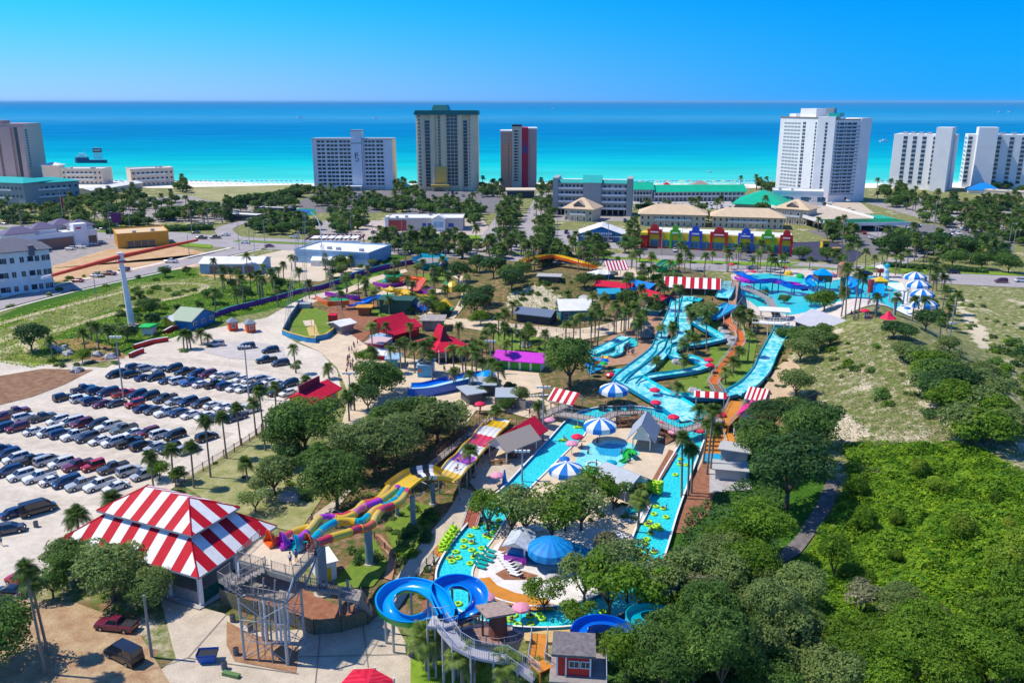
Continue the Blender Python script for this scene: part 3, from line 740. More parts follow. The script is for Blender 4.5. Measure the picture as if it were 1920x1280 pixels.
struct(mb.build('highway_markings'))
sr=catmull([T(-250,640),T(-100,600),T(0,572),T(120,542),T(250,514),T(350,492),T(430,474),T(480,462)],6)
strips('side_road',sr,11,ROAD,4)
mb=MB(YLINE)
P=off(sr,0)
for d in (-.15,.15):
    P=off(sr,d)
    for a,b in zip(P,P[1:]):
        t=(b-a).normalized(); s=Vector((-t.y,t.x,0))*.06
        mb.fc([(a-s).to_tuple()[:2]+(.09,),(b-s).to_tuple()[:2]+(.09,),(b+s).to_tuple()[:2]+(.09,),(a+s).to_tuple()[:2]+(.09,)])
struct(mb.build('side_road_markings'))
strips('side_road_pavement',off(sr,8.5),2.2,WHITEC,3); strips('side_road_pavement',off(sr,-7.3),1.2,WHITEC,3)
strips('beach_street',catmull([T(975,472),T(985,440),T(1000,410),T(1015,380),T(1022,362)],5),12,ROAD,4)
strips('beach_street',catmull([T(900,470),T(925,440),T(945,410),T(955,380),T(960,362)],5),11,ROAD,4)
strips('drive',catmull([T(610,462),T(625,450),T(628,436),T(600,415)],5),13,ROAD,4)
strips('drive',catmull([T(1640,505),T(1720,470),T(1650,440),T(1600,425)],5),9,ROAD,4)
strips('drive',catmull([T(1760,395),T(1830,420),T(1900,445),T(1990,470)],5),9,ROAD,4)
strips('drive',catmull([T(440,448),T(420,430),T(470,415),T(560,412)],5),9,ROAD,4)
for P in ([(720,440),(900,442),(905,450),(720,449)],[(1195,487),(1500,494),(1480,498),(1190,492)],[(300,452),(400,460),(395,466),(300,458)],[(1620,500),(1900,512),(1935,519),(1620,506)]):
    S('verge',P,LAWNB,7)
# left side: tracks and lot
tr=mat('sandy_track',(.50,.42,.29),.95,var=.2,scale=.2,detail=8)
strips('sand_track',catmull([T(-60,628),T(0,607),T(120,575),T(230,548),T(300,533),T(370,533),T(384,540),T(350,553),T(280,569),T(200,592),T(100,622),T(40,645),T(0,660),T(-60,680)],6),3.2,tr,2)
strips('sand_track',catmull([T(-80,670),T(0,640),T(40,625),T(60,660)],5),4,tr,2)
LOT=[(-60,700),(0,676),(120,686),(200,690),(262,655),(340,628),(420,612),(500,596),(545,570),(575,555),(610,548),(640,545),(560,580),(540,600),(534,630),(560,645),(600,660),(632,695),(640,730),(560,770),(480,815),(330,912),(290,935),(200,1020),(60,1115),(0,1140),(-80,1150)]
S('parking_lot',LOT,SHELL,2)
SHL=mat('shell_worn',(.55,.48,.39),.95,var=.2,scale=.35,detail=8)
for P_ in ([(190,716),(330,730),(500,754)],[(30,768),(240,792),(430,818)],[(-20,824),(180,846),(330,870)],[(-20,925),(150,940),(290,915)],[(100,690),(230,672),(420,682),(560,700)]): strips('lot_lane',catmull([T(*q) for q in P_],5),3.4,SHL,3)
S('roadway',[(400,642),(470,640),(530,650),(540,680),(430,672),(380,660)],mat('lot_grey',(.50,.46,.43),.9,var=.12,scale=.3),4)
S('planting_bed',[(-40,712),(80,692),(175,694),(120,722),(60,745),(-40,770)],mat('bare_brown_soil',(.17,.09,.055),.95,col2=(.34,.21,.13),scale=.5,detail=9,bump=.3),4)
S('gravel_bed',[(100,640),(150,634),(225,655),(235,672),(190,678),(105,665)],SOIL,4)
S('dirt_ground',[(-40,1150),(40,1125),(140,1130),(250,1170),(330,1300),(-60,1300)],mat('dry_dirt',(.30,.16,.09),.95,col2=(.50,.38,.22),scale=.4,detail=9,bump=.3),3)
S('service_pavement',[(300,1120),(420,1150),(480,1185),(640,1175),(730,1150),(775,1230),(770,1300),(240,1300),(330,1235)],CONC,2)
S('dirt_ground',[(425,1165),(470,1190),(560,1215),(555,1262),(440,1240),(425,1210)],SOIL,4)
# lawns by the wall
S('lawn',[(335,905),(480,820),(560,850),(640,880),(600,940),(560,1000),(500,985),(420,960)],DRYG,3)
S('lawn',[(770,1235),(880,1240),(1000,1260),(1100,1290),(770,1300)],LAWNB,4)
S('lawn',[(628,1090),(700,1010),(730,1060),(700,1100),(640,1105)],LAWN,4)
S('lawn',[(545,610),(575,572),(625,590),(640,620),(600,640),(560,632)],LAWN,4)
# ---------------- building helpers ----------------
WIN=mat('window_glass',(.03,.06,.09),.12,spec=.7); WINB=mat('window_glass_blue',(.03,.14,.24),.12,spec=.7); WHT=mat('white_paint',(.78,.77,.75),.6,var=.05,scale=.4); WHTC=mat('white_stucco',(.80,.79,.77),.75,var=.05,scale=.15)
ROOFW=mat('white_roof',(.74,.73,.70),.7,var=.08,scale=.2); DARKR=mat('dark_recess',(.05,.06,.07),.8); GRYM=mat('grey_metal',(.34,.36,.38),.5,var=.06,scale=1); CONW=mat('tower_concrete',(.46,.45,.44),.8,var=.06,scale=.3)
TANW=mat('tan_stucco',(.76,.62,.40),.8,var=.06,scale=.1); TEAL=mat('teal_roof',(.01,.40,.36),.5,var=.05,scale=.5); GRN=mat('green_roof',(.0,.42,.24),.5,var=.05,scale=.3); DTEAL=mat('dark_teal_roof',(.01,.16,.15),.5)
TANR=mat('tan_tile_roof',(.62,.47,.31),.8,var=.08,scale=.4); BLUEW=mat('blue_wall',(.01,.16,.42),.6,var=.08,scale=.6); SKYW=mat('pale_blue_wall',(.28,.46,.62),.7,var=.05,scale=.4); REDR=mat('crimson_roof',(.55,.012,.045),.7,spec=.15,var=.08,scale=.8)
REDW=mat('red_wall',(.58,.03,.02),.7,var=.08,scale=.7); YELW=mat('yellow_paint_wall',(.75,.50,.02),.6,var=.05,scale=.5); ORW=mat('orange_wall',(.62,.30,.03),.7,var=.06,scale=.3); MAGR=mat('magenta_roof',(.55,.03,.52),.5,var=.06,scale=.6)
def boxmesh(name,w,d,h,m,z0=0,frame=None,fw=.08):
    mb=MB(m); mb.box(-w/2,0,z0,w/2,d,z0+h)
    if frame:
        mb.m(frame)
        for x in (-w/2-fw,w/2): mb.box(x,-.06,z0-fw,x+fw,d*.5,z0+h+fw)
        for z in (z0-fw,z0+h): mb.box(-w/2,-.06,z,w/2,d*.5,z+fw)
        mb.box(-fw*.3,-.05,z0,fw*.3,d*.5,z0+h)
    return mb.mesh(name)
def grid(root,fr,bs,rowz,w,h,m,name='window',b=0.0,frame=None,proud=.03,cap=100):
    "window parts on a front: bs = centre positions along a, rowz = sill heights"
    me=boxmesh(name,w,.12,h,m,frame=frame); k=0
    for z in rowz:
        for a in bs:
            p=fr(a,b-proud,z)-Vector(ORG[root.name]); inst(name,me,root,p,(0,0,fr.ang)); k+=1
    return k
def flip(fr,A,B): return Fr(A,B)
def hip(mb,fr,a0,b0,a1,b1,z,h,over=.6,rl=None,drop=0,thick=.25):
    a0-=over;b0-=over;a1+=over;b1+=over; W=a1-a0;D=b1-b0
    if rl is None: rl=max(0,(W-D)) if W>D else 0
    if W>=D: r0=fr((a0+a1)/2-rl/2,(b0+b1)/2,z+h); r1=fr((a0+a1)/2+rl/2,(b0+b1)/2,z+h)
    else:
        rl=max(0,D-W); r0=fr((a0+a1)/2,(b0+b1)/2-rl/2,z+h); r1=fr((a0+a1)/2,(b0+b1)/2+rl/2,z+h)
    A,B,C,D_=fr(a0,b0,z),fr(a1,b0,z),fr(a1,b1,z),fr(a0,b1,z)
    if W>=D: fs=[[A,B,r1,r0],[B,C,r1],[C,D_,r0,r1],[D_,A,r0]]
    else: fs=[[A,B,r0],[B,C,r1,r0],[C,D_,r1],[D_,A,r0,r1]]
    for f in fs: mb.fc(f)
    q=[p-Vector((0,0,thick)) for p in (A,B,C,D_)]
    for i,(a,b) in enumerate(((A,B),(B,C),(C,D_),(D_,A))): mb.fc([q[i],q[(i+1)%4],b,a])
    mb.fc(q[::-1]); return r0,r1
def gable(mb,fr,a0,b0,a1,b1,z,h,over=.5,along='a',endm=None,thick=.2):
    e=over
    if along=='a':
        m=(b0+b1)/2; P=[fr(a0-e,b0-e,z),fr(a1+e,b0-e,z),fr(a1+e,m,z+h),fr(a0-e,m,z+h),fr(a0-e,b1+e,z),fr(a1+e,b1+e,z)]
        E_=[[fr(a0,b0,z-.1),fr(a0,m,z+h-.15),fr(a0,b1,z-.1)],[fr(a1,b0,z-.1),fr(a1,b1,z-.1),fr(a1,m,z+h-.15)]]
    else:
        m=(a0+a1)/2; P=[fr(a0-e,b1+e,z),fr(a0-e,b0-e,z),fr(m,b0-e,z+h),fr(m,b1+e,z+h),fr(a1+e,b1+e,z),fr(a1+e,b0-e,z)]
        E_=[[fr(a0,b0,z-.1),fr(a1,b0,z-.1),fr(m,b0,z+h-.15)],[fr(a0,b1,z-.1),fr(m,b1,z+h-.15),fr(a1,b1,z-.1)]]
    dz=Vector((0,0,thick))
    for f in ([P[0],P[1],P[2],P[3]],[P[3],P[2],P[5],P[4]]):
        mb.fc(f); mb.fc([p-dz for p in f][::-1])
        for i in range(4):
            a,b=f[i],f[(i+1)%4]; mb.fc([a-dz,b-dz,b,a])
    c=mb.c
    if endm is not None: mb.m(endm)
    for f in E_: mb.fc(f)
    mb.c=c
def W_(fr,*p): return fr(*p)
def far_block(name,label,ax,ay,bx,by,depth,h,wm,rm,cat='building',lm=None,roofh=.6,kind='flat',par=.8,win=None,over=.6):
    A,B=G(ax,ay),G(bx,by); fr=Fr(A,B); L=fr.L
    root=thing(name,label,cat,fr(L/2,depth/2,0),lm=lm); mb=MB(wm); mb.fbox(fr,0,0,0,L,depth,h); mb.build('wall',root)
    rb=MB(rm)
    if kind=='flat':
        rb.fbox(fr,-.15,-.15,h,L+.15,depth+.15,h+.25); rb.m(wm)
        for q in ((-.2,-.2,L+.2,.1),(-.2,depth-.1,L+.2,depth+.2),(-.2,.1,.1,depth-.1),(L-.1,.1,L+.2,depth-.1)): rb.fbox(fr,q[0],q[1],h+.1,q[2],q[3],h+par)
    elif kind=='hip': hip(rb,fr,0,0,L,depth,h,roofh,over)
    elif kind=='gable': gable(rb,fr,0,0,L,depth,h,roofh,over,endm=wm)
    elif kind=='gableb': gable(rb,fr,0,0,L,depth,h,roofh,over,along='b',endm=wm)
    rf=rb.build('roof',root)
    if kind=='flat' and L>9:
        u=MB(GRYM); r=random.Random(int(ax))
        for k in range(int(L/9)):
            a=r.uniform(1.5,L-3);b=r.uniform(2,depth-3); u.fbox(fr,a,b,h+.25,a+1.6,b+1.4,h+1.3)
        u.build('rooftop_unit',rf)
    if win:
        for (bs,rz,w,hh,m) in win: grid(root,fr,bs,rz,w,hh,m)
    return root,fr
def lin(a,b,n): return [a+(b-a)*i/(n-1) for i in range(n)] if n>1 else [a]
# ---------------- 1: long white hotel with five-storey mark ----------------
A,B=G(590,356),G(738,356); fr=Fr(A,B); L=fr.L; H=HT(640,356,262)
r=thing('hotel','long white hotel slab with balcony rows and a dark emblem on its middle shaft','building',fr(L/2,10,0),lm='long white hotel with the dark emblem')
fl=12; fh=(H-3)/fl
mb=MB(WHTC); mb.fbox(fr,0,1.4,0,L,20,H); 
mb.build('wall',r)
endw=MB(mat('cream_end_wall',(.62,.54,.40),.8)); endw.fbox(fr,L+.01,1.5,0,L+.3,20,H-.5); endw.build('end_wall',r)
sh=MB(WHTC); a0,a1=L*.49,L*.62; sh.fbox(fr,a0,-1.2,0,a1,1.4,H+1); sh.fbox(fr,a0,-.6,H+1,a1,9,H+6.3); sh.m(GRYM); sh.fbox(fr,a0-.4,-1,H+6.3,a1+.4,9.4,H+7); sh.fbox(fr,a0-.1,-1.3,H-3,a1+.1,-1.2,H-2.2); shaft=sh.build('lift_shaft',r)
pl=MB(WHTC)
for a in (0,L*.045,L*.165,L*.325,L*.485,L*.625,L*.79,L*.895,L-.6): pl.fbox(fr,a,-.2,0,a+.7,1.4,H)
for a,b in ((0,L*.045),(L*.895,L-.6)): pl.fbox(fr,a+.7,.2,0,b,1.4,H)
pl.build('pier',r)
rb=MB(GRYM); rb.fbox(fr,-.3,-.3,H,a0,20.3,H+.8); rb.fbox(fr,a1,-.3,H,L+.3,20.3,H+.8); rb.build('roof',r)
for i in range(fl):
    z=3+fh*i
    for a,b in ((L*.045,L*.165),(L*.165,L*.325),(L*.325,L*.485),(L*.64,L*.79),(L*.79,L*.895)):
        g=MB(WIN); n=2 if b-a<8 else 3; w=(b-a-.9)/n
        for k in range(n): g.fbox(fr,a+.9+w*k,1.32,z+.2,a+.9+w*k+w*.74,1.45,z+fh*.72)
        g.build('glazing',r)
bl_=MB(WHTC)
for i in range(fl+1):
    z=3+fh*i
    for a,b in ((L*.045,L*.485),(L*.64,L*.895)): bl_.fbox(fr,a+.7,-.1,z-.35,b,1.35,z-.1); bl_.fbox(fr,a+.7,-.12,z-.1,b,-.02,z+.6)
bl_.build('balcony',r)
lg=MB(mat('emblem_paint',(.01,.03,.12),.5)); c=(a0+a1)/2
def st(x0,z0,x1,z1): lg.fbox(fr,c+x0,-1.3,H-10+z0,c+x1,-1.22,H-10+z1)
for z in (0,-1.1,-2.2): st(-.9,z,1.4,z+.45)
st(-1.3,-3.9,-.8,.45); st(-.8,-4,1.2,-3.5); st(1.1,-5.6,1.6,-3.9); st(-.8,-6.1,1.2,-5.6); st(-1.3,-5.7,-.8,-5)
lg.build('emblem',shaft)
po=MB(WHT); po.fbox(fr,L*.42,-9,3,L*.62,-1.3,3.6); 
for a in (.43,.61): po.fbox(fr,L*a,-8.8,0,L*a+.4,-8.4,3)
po.build('porch',r)
far_block('pavilion_hut','small teal roofed hut right of the long white hotel',748,356,766,356,9,2.8,WHT,TEAL,'hut',kind='hip',roofh=2.4)
# ---------------- 2: tan tower ----------------
A,B=G(783,358),G(896,358); fr=Fr(A,B); L=fr.L; H=HT(820,358,213)
r=thing('tan_tower','tall tan apartment tower with a dark teal roof crown','building',fr(L/2,15,0),lm='tan tower with the teal roof')
u=L/118
mb=MB(TANW); mb.fbox(fr,0,2,0,L,30,H); mb.build('wall',r)
cm=MB(TANW)
def col(a0,a1,d0,top=H-1,n=7):
    pts=[]
    for k in range(n+1):
        t=k/n; a=a0+(a1-a0)*t; pts.append(fr(a,2-d0*math.sin(math.pi*(.15+.7*t)),0))
    pts+= [fr(a1,2.2,0),fr(a0,2.2,0)]; cm.prism(pts,0,top)
for a0,a1,d in ((0,16,1.5),(27,37,2.4),(37.4,42,1.2),(46.5,58,1.8),(80,90,2.6),(99,117,1.8)): col(a0*u,a1*u,d)
cm.build('column',r)
nf=20; fh=(H-4)/nf
for i in range(nf):
    g=MB(WIN); g.fbox(fr,59*u,1.88,4+fh*i,79*u,2.02,4+fh*(i+.82)); g.build('glazing',r)
    g=MB(WIN); 
    for a in (17,91): g.fbox(fr,a*u,1.9,3+fh*i*.93,(a+9)*u if a==17 else (a+7.5)*u,2.02,3+fh*(i+.86)*.93)
    g.build('glazing',r)
    g=MB(WIN)
    for a in (43,45): g.fbox(fr,a*u,1.6,12+(fh*.86)*i,(a+1.2)*u,2.0,12+(fh*.86)*(i+.6))
    for a in (4,7,102,108): g.fbox(fr,a*u,.0+.25,4+fh*i,(a+1.6)*u,2.0,4+fh*(i+.5))
    g.build('glazing',r)
ml=MB(TANW)
for a in (65.5,72.5): ml.fbox(fr,a*u,1.7,3,(a+.8)*u,1.95,H-1)
ml.build('mullion_column',r)
yw=MB(mat('yellow_base_glow',(.66,.44,.10),.7)); yw.fbox(fr,36*u,-.3,6,58*u,.4,18); yw.fbox(fr,27*u,-5,3.2,63*u,-.5,5); yw.build('entrance_glow_panel',r)  # yellow glow at the tower foot painted as a panel
rb=MB(DTEAL); rb.fbox(fr,-1,-1.2,H-1,L+1,31,H+1); rb.fbox(fr,-.4,-.6,H+1.01,L+.4,30.4,H+2.2)
P0=[(30*u,1),(64*u,1),(64*u,24),(30*u,24)];P1=[(34*u,3),(60*u,3),(60*u,22),(34*u,22)]
for i in range(4): j=(i+1)%4; rb.fc([fr(*P0[i],H+1.5),fr(*P0[j],H+1.5),fr(*P1[j],H+6),fr(*P1[i],H+6)])
rb.fc([fr(*q,H+6) for q in P1]); rb.build('roof',r)
# ---------------- 3: rose tower ----------------
ROSE=mat('rose_wall',(.78,.36,.22),.8,var=.05,scale=.2); MAUV=mat('mauve_wall',(.60,.34,.30),.8); CRIM=mat('crimson_panel',(.55,.02,.05),.7); CRM=mat('cream_wall',(.70,.57,.43),.8)
A,B=G(939,352),G(1006,352); fr=Fr(A,B); L=fr.L; u=L/67; H=HT(960,352,240)
r=thing('rose_tower','slim rose coloured apartment tower with a crimson vertical panel','building',fr(L/2,12,0),lm='slim rose tower')
mb=MB(ROSE); mb.fbox(fr,0,.6,0,21*u,24,H-3); mb.m(CRM); mb.fbox(fr,21.02*u,0,0,39*u,24,H+1); mb.m(CRIM); mb.fbox(fr,39.02*u,.2,0,51*u,24,H); mb.m(MAUV); mb.fbox(fr,51.02*u,1,0,L,24,H-1); mb.build('wall',r)
rb=MB(WHT); rb.fbox(fr,-.4,.2,H-3,20.9*u,24.4,H-2); rb.fbox(fr,51*u,.6,H-1,L+.4,24.4,H); rb.m(DARKR); rb.fbox(fr,21*u,-.3,H+1,39*u,10,H+2.4); rb.build('roof',r)
nf=18; fh=(H-6)/nf
for i in range(nf):
    z=5+fh*i
    g=MB(WIN); g.fbox(fr,25*u,-.08,z,31.5*u,.02,z+fh*.6); g.fbox(fr,33*u,-.06,z,34*u,.02,z+fh*.5); g.build('glazing',r)
    g=MB(WIN); g.fbox(fr,14*u,.52,z,15.5*u,.62,z+fh*.5); g.fbox(fr,53*u,.92,z+1,54.5*u,1.02,z+fh*.4+1); g.build('glazing',r)
bb=MB(GRYM)
for k in range(4): bb.fbox(fr,53*u,.85,H-4-2.2*k,L-.5,.99,H-3.2-2.2*k); bb.fbox(fr,.5,.45,H-5-2.2*k,19*u,.59,H-4.4-2.2*k)
bb.build('louvre',r)
em=MB(mat('blue_emblem',(.08,.08,.25),.7)); em.prism([fr(41*u,.1,0),fr(49*u,.1,0),fr(49*u,.18,0),fr(41*u,.18,0)],H-19,H-14); em.fbox(fr,43.5*u,.08,H-14,46.5*u,.16,H-11); em.build('emblem',r)
po=MB(CRM); A2=G(955,370); po.fbox(Fr(G(948,372),G(1002,372)),0,0,5,21,16,5.8); po.m(DARKR); po.fbox(Fr(G(948,372),G(1002,372)),1,1,0,20,15,5); po.build('porte_cochere',r)  # dark box below the slab stands for the shade there
# ---------------- 4: brown tower at left edge ----------------
A,B=G(-70,342),G(56,342); fr=Fr(A,B); L=fr.L; H=HT(40,342,232)
BRW=mat('brown_pink_wall',(.46,.34,.32),.8,var=.04,scale=.2)
r=thing('brown_tower','brown pink apartment tower cut by the left edge above the sea','building',fr(L/2,12,0),lm='brown pink tower by the sea')
mb=MB(BRW); mb.fbox(fr,0,2,0,L,30,H); 
for a0,a1 in ((.0,.2),(.24,.42),(.46,.62),(.66,.82),(.93,1.0)): mb.fbox(fr,a0*L,0,0,a1*L,2,H-1 if a1<.5 else H-3)
mb.build('wall',r)
for i in range(19):
    g=MB(WIN); z=3+(H-6)/19*i; g.fbox(fr,L*.86,1.9,z,L*.92,2.0,z+2.2)
    g.build('glazing',r)
sw=MB(WIN); frs=Fr(fr(L,0,0),fr(L,30,0))
for i in range(19): sw.fbox(frs,4,-.05,4+(H-8)/19*i,7,0.02,5.4+(H-8)/19*i)
sw.build('side_window',r)
rb=MB(BRW); rb.fbox(fr,L*.5,4,H,L*.7,14,H+2.5); rb.build('roof_plant_room',r)
# ---------------- 5: tall white two-wing tower ----------------
r=thing('white_tower','tallest white hotel tower, two wings with lit left front and shaded right front','building',G(1530,370),lm='tallest white hotel tower')
P1,P2,P3,P4,P5=G(1452,368),G(1520,377),G(1552,379),G(1612,377),G(1540,350)
H=HT(1550,379,222)
fl_=Fr(P1,P2); f2=Fr(P2,P3); f3=Fr(P3,P4)
mb=MB(WHTC); mb.fbox(fl_,0,0,0,fl_.L,22,H); mb.fbox(f3,0,0,0,f3.L-6,22,H-1); mb.build('wall',r)
sh=MB(WHTC); sh.fbox(f2,0,-.6,0,f2.L,14,H+1); sh.m(GRYM); sh.fbox(f2,4,2,H+1,9,9,H+6.5); sh.m(TEAL); sh.fbox(f2,f2.L-5,1,H+1,f2.L+2,12,H+3.4); sh.build('lift_shaft',r)
eb=MB(WHTC); eb.fbox(f3,f3.L-6,-1,0,f3.L+2,16,H); eb.build('end_bay',r)
rb=MB(WHTC); rb.fbox(fl_,12,6,H,26,18,H+6); rb.fbox(fl_,2,6,H,8,14,H+2.5); rb.m(mat('roof_brown',(.3,.2,.15),.8)); rb.fbox(fl_,-.4,-.4,H-.1,fl_.L,2,H+.6); rb.fbox(f3,0,-.4,H-1,f3.L-6,2,H-.4); rb.build('roof',r)
nf=20; fh=(H-8)/nf
for i in range(nf):
    z=6+fh*i
    g=MB(mat('balcony_shade',(.30,.34,.36),.7));  # balcony shade painted as grey panels beside the windows
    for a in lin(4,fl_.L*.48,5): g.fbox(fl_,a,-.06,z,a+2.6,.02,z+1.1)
    g.m(WIN)
    for a in (fl_.L*.62,fl_.L*.66,fl_.L*.985-1.5): g.fbox(fl_,a,-.08,z,a+1.1,.03,z+fh*.72)
    g.build('glazing',r)
    g=MB(WIN)
    for a in lin(1.5,f3.L-10,8): g.fbox(f3,a,-.07,z,a+(1.4 if int(a)%3 else 2.6),.02,z+1.5)
    g.fbox(f2,f2.L*.45,-.7,z,f2.L*.45+1.4,-.58,z+fh*.7)
    g.build('glazing',r)
bb=MB(mat('shaded_band',(.26,.31,.36),.8));  # balcony bands carry the shade of the right front in their colour
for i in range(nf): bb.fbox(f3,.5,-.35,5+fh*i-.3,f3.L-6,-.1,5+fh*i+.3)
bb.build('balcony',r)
far_block('hotel_annex','low white annex standing left in front of the tallest white tower',1447,385,1542,388,18,9,WHTC,ROOFW,win=[([8,20,30],[3],5,3,WINB)])
# ---------------- 6,7: white hotels at right ----------------
def white_hotel(label,lmn,ax,ay,bx,by,topy,shaft,cols,side,depth=20):
    A,B=G(ax,ay),G(bx,by); fr=Fr(A,B); L=fr.L; H=HT((ax+bx)/2,(ay+by)/2,topy)
    r=thing('white_hotel',label,'building',fr(L/2,depth/2,0),lm=lmn)
    mb=MB(WHTC); mb.fbox(fr,0,0,0,L,depth,H); mb.build('wall',r)
    s=MB(WHTC); s0,s1=shaft; s.fbox(fr,L*s0,-9,0,L*s1,6,H+5.5); s.build('lift_shaft',r)
    rb=MB(GRYM)
    for a in lin(.12,.8,6):
        if not s0-.08<a<s1: rb.fbox(fr,L*a,5,H,L*a+3,9,H+1.4)
    rb.build('rooftop_unit',r)
    nf=11; fh=(H-5)/nf
    for c in cols:
        for i in range(nf):
            g=MB(WIN); z=4+fh*i; g.fbox(fr,L*c-1.3,-.12,z,L*c+1.5,.02,z+fh*.78); g.m(GRYM); g.fbox(fr,L*c-1.2,-.2,z,L*c+1.4,-.13,z+.7); g.build('glazing',r)
    ss=MB(WIN); f2=Fr(fr(0,depth,0),fr(0,0,0))
    for i in range(nf):
        for a in (3,8,13): ss.fbox(f2,a,-.1,4+fh*i,a+2.5,.02,4+fh*i+fh*.6)
    ss.build('side_window',r)
    return r
white_hotel('white slab hotel left of its twin, with a lift shaft on its right','white hotel with shaft on its right',1665,352,1775,358,252,(.74,1.0),(.2,.36,.52,.7),0)
white_hotel('white slab hotel cut by the right edge, with a lift shaft on its left','white hotel at the right edge',1802,352,1960,357,253,(.10,.33),(.03,.37,.52,.66,.8),0)
far_block('white_hotel_wing','low white building at the far right edge of the frame',1917,350,1990,352,20,24,WHTC,ROOFW)
far_block('blue_roof_pavilion','bright blue roofed pavilion at the foot of the right edge hotel',1815,362,1875,364,16,2.5,WHT,mat('bright_blue_roof',(.0,.22,.62),.5),'pavilion',kind='hip',roofh=4.5)
far_block('long_white_wall_building','long low cream building right of the bright blue roof',1845,366,1950,372,9,3.2,CRM,ROOFW)
# ---------------- 8: grey condo with teal mansard ----------------
A,B=G(1036,403),G(1184,406); fr=Fr(A,B); L=fr.L; H=HT(1100,404,342)
GRW=mat('grey_green_wall',(.36,.38,.36),.8,var=.05,scale=.2)
r=thing('condo_block','grey five storey condo block with teal mansard strips','building',fr(L/2,9,0),lm='grey condo block')
mb=MB(GRW); mb.fbox(fr,0,1,4,L,18,H); mb.fbox(fr,0,-.5,0,L*.065,18.5,H+2.5); mb.fbox(fr,L*.93,-.5,0,L,18.5,H+2.5); mb.fbox(fr,L*.385,-1.5,0,L*.61,3,H); 
for a in lin(.1,.9,12): mb.fbox(fr,L*a,1.3,0,L*a+.5,1.9,4)
mb.build('wall',r)
rb=MB(DTEAL if False else TEAL)
for a,b in ((.065,.385),(.61,.93)):
    P=[fr(L*a,.3,H-.4),fr(L*b,.3,H-.4),fr(L*b,2.2,H+1.6),fr(L*a,2.2,H+1.6)]; rb.fc(P)
P=[fr(L*.375,-1.8,H),fr(L*.62,-1.8,H),fr(L*.62,4,H+4),fr(L*.375,4,H+4)]; rb.fc(P); rb.fc([P[1],fr(L*.62,4,H),P[2]]); rb.fc([P[0],P[3],fr(L*.375,4,H)])
rb.m(ROOFW); rb.fbox(fr,L*.07,2.3,H,L*.93,18,H+.6); rb.build('roof',r)
fh=(H-4)/4
for i in range(4):
    z=4+fh*i
    w=MB(WHT); 
    for a,b in ((.068,.38),(.615,.925)): w.fbox(fr,L*a,-.3,z-.2,L*b,1,z); w.fbox(fr,L*a,-.32,z,L*b,-.22,z+1.0)
    w.build('balcony',r)
    for a in (.1,.16,.2,.25,.3,.35,.64,.7,.78,.83,.9):
        g=MB(WIN); g.fbox(fr,L*a,.9,z+.3,L*a+1.3,1.02,z+2.4); g.build('glazing',r)
dk=MB(DARKR); dk.fbox(fr,L*.07,6,0,L*.93,6.2,3.9); dk.build('undercroft',r)  # dark sheet stands for the shade under the raised block
# ---------------- 9: green roofed motel ----------------
def motel(label,ax,ay,bx,by,depth,h,roofh,n):
    r,fr=far_block('green_roof_motel',label,ax,ay,bx,by,depth,h,GRW,GRN,kind='gable',roofh=roofh,over=1.5)
    L=fr.L; w=MB(WHT)
    for z in (h/2-.2,h-.3): w.fbox(fr,0,-1.5,z,L,-.02,z+.25)
    w.fbox(fr,0,-1.5,h/2,L,-1.4,h/2+.9); 
    for a in lin(0,L-.3,n+1): w.fbox(fr,a,-1.5,0,a+.3,-1.2,h)
    w.build('gallery',r)
    for z in (.3,h/2+.3): grid(r,fr,lin(2,L-2,n),[z],1.6,2,WIN)
motel('long green roofed motel wing behind the tan roofs, right of the short wing',1225,378,1395,377,14,6.5,4,22)
motel('short green roofed motel wing beside the grey condo block',1186,378,1222,378,14,8,4.5,6)
r,fr=far_block('green_roof_hall','wide green hipped hall at the right end of the green motel',1378,392,1470,396,38,3.5,GRW,GRN,kind='hip',roofh=7,over=2)
LM.append(('green roofed motel',G(1300,380).x,G(1300,380).y))
for x0,x1,y,lab in ((1200,1216,350,'beach pavilion with a red top, left one'),(1246,1262,351,'beach pavilion with a red top, right one')):
    far_block('beach_kiosk',lab,x0,y,x1-7,y,4,2.2,WHT,REDR,'kiosk',kind='hip',roofh=1.6)
far_block('beach_house','tan beach house with a low hip roof behind the green motel',1300,353,1330,353,10,2.5,WHT,mat('taupe_roof',(.34,.27,.24),.8),'house',kind='hip',roofh=3)
# ---------------- 10: tan tile roofed buildings ----------------
def tanb(label,ax,ay,bx,by,depth,h,rh,lmn=None,dorm=True):
    r,fr=far_block('tan_roof_building',label,ax,ay,bx,by,depth,h,CRM,TANR,kind='hip',roofh=rh,over=1.4,lm=lmn); L=fr.L
    w=MB(WHT); a,b=L*.22,L*.78
    w.fbox(fr,a,-1,h/2-.2,b,-.02,h/2); w.fbox(fr,a,-1.02,h/2,b,-.95,h/2+.9)
    for k in lin(a,b-.2,8): w.fbox(fr,k,-1,0,k+.2,-.8,h)
    w.build('gallery',r); g=int(L/3)
    for z in (.6,h/2+.5): grid(r,fr,lin(1.2,L-1.2,g),[z],1.0,1.5,WIN)
    if dorm:
        d=MB(TANR); m=L/2; gable(d,fr,m-3,0,m+3,depth/2,h+rh*.35,rh*.45,.3,along='b',endm=mat('dormer_grey',(.25,.22,.2),.8)); d.build('dormer',r)
    return r
tanb('square tan tile roofed building in front of the grey condo',1058,413,1110,416,15,7,5.5,'square tan roofed building')
tanb('wide tan tile roofed building behind the left half of the colourful mall',1200,423,1322,426,17,6.5,4.5,'wide tan roofed building',False)
tanb('wide tan tile roofed building behind the right half of the colourful mall',1335,426,1468,430,15,6,4,None,False)
tanb('tan tile roofed building beside the rooftop car park',1452,418,1512,423,16,8.5,4.5,'tan roofed building by the car park')
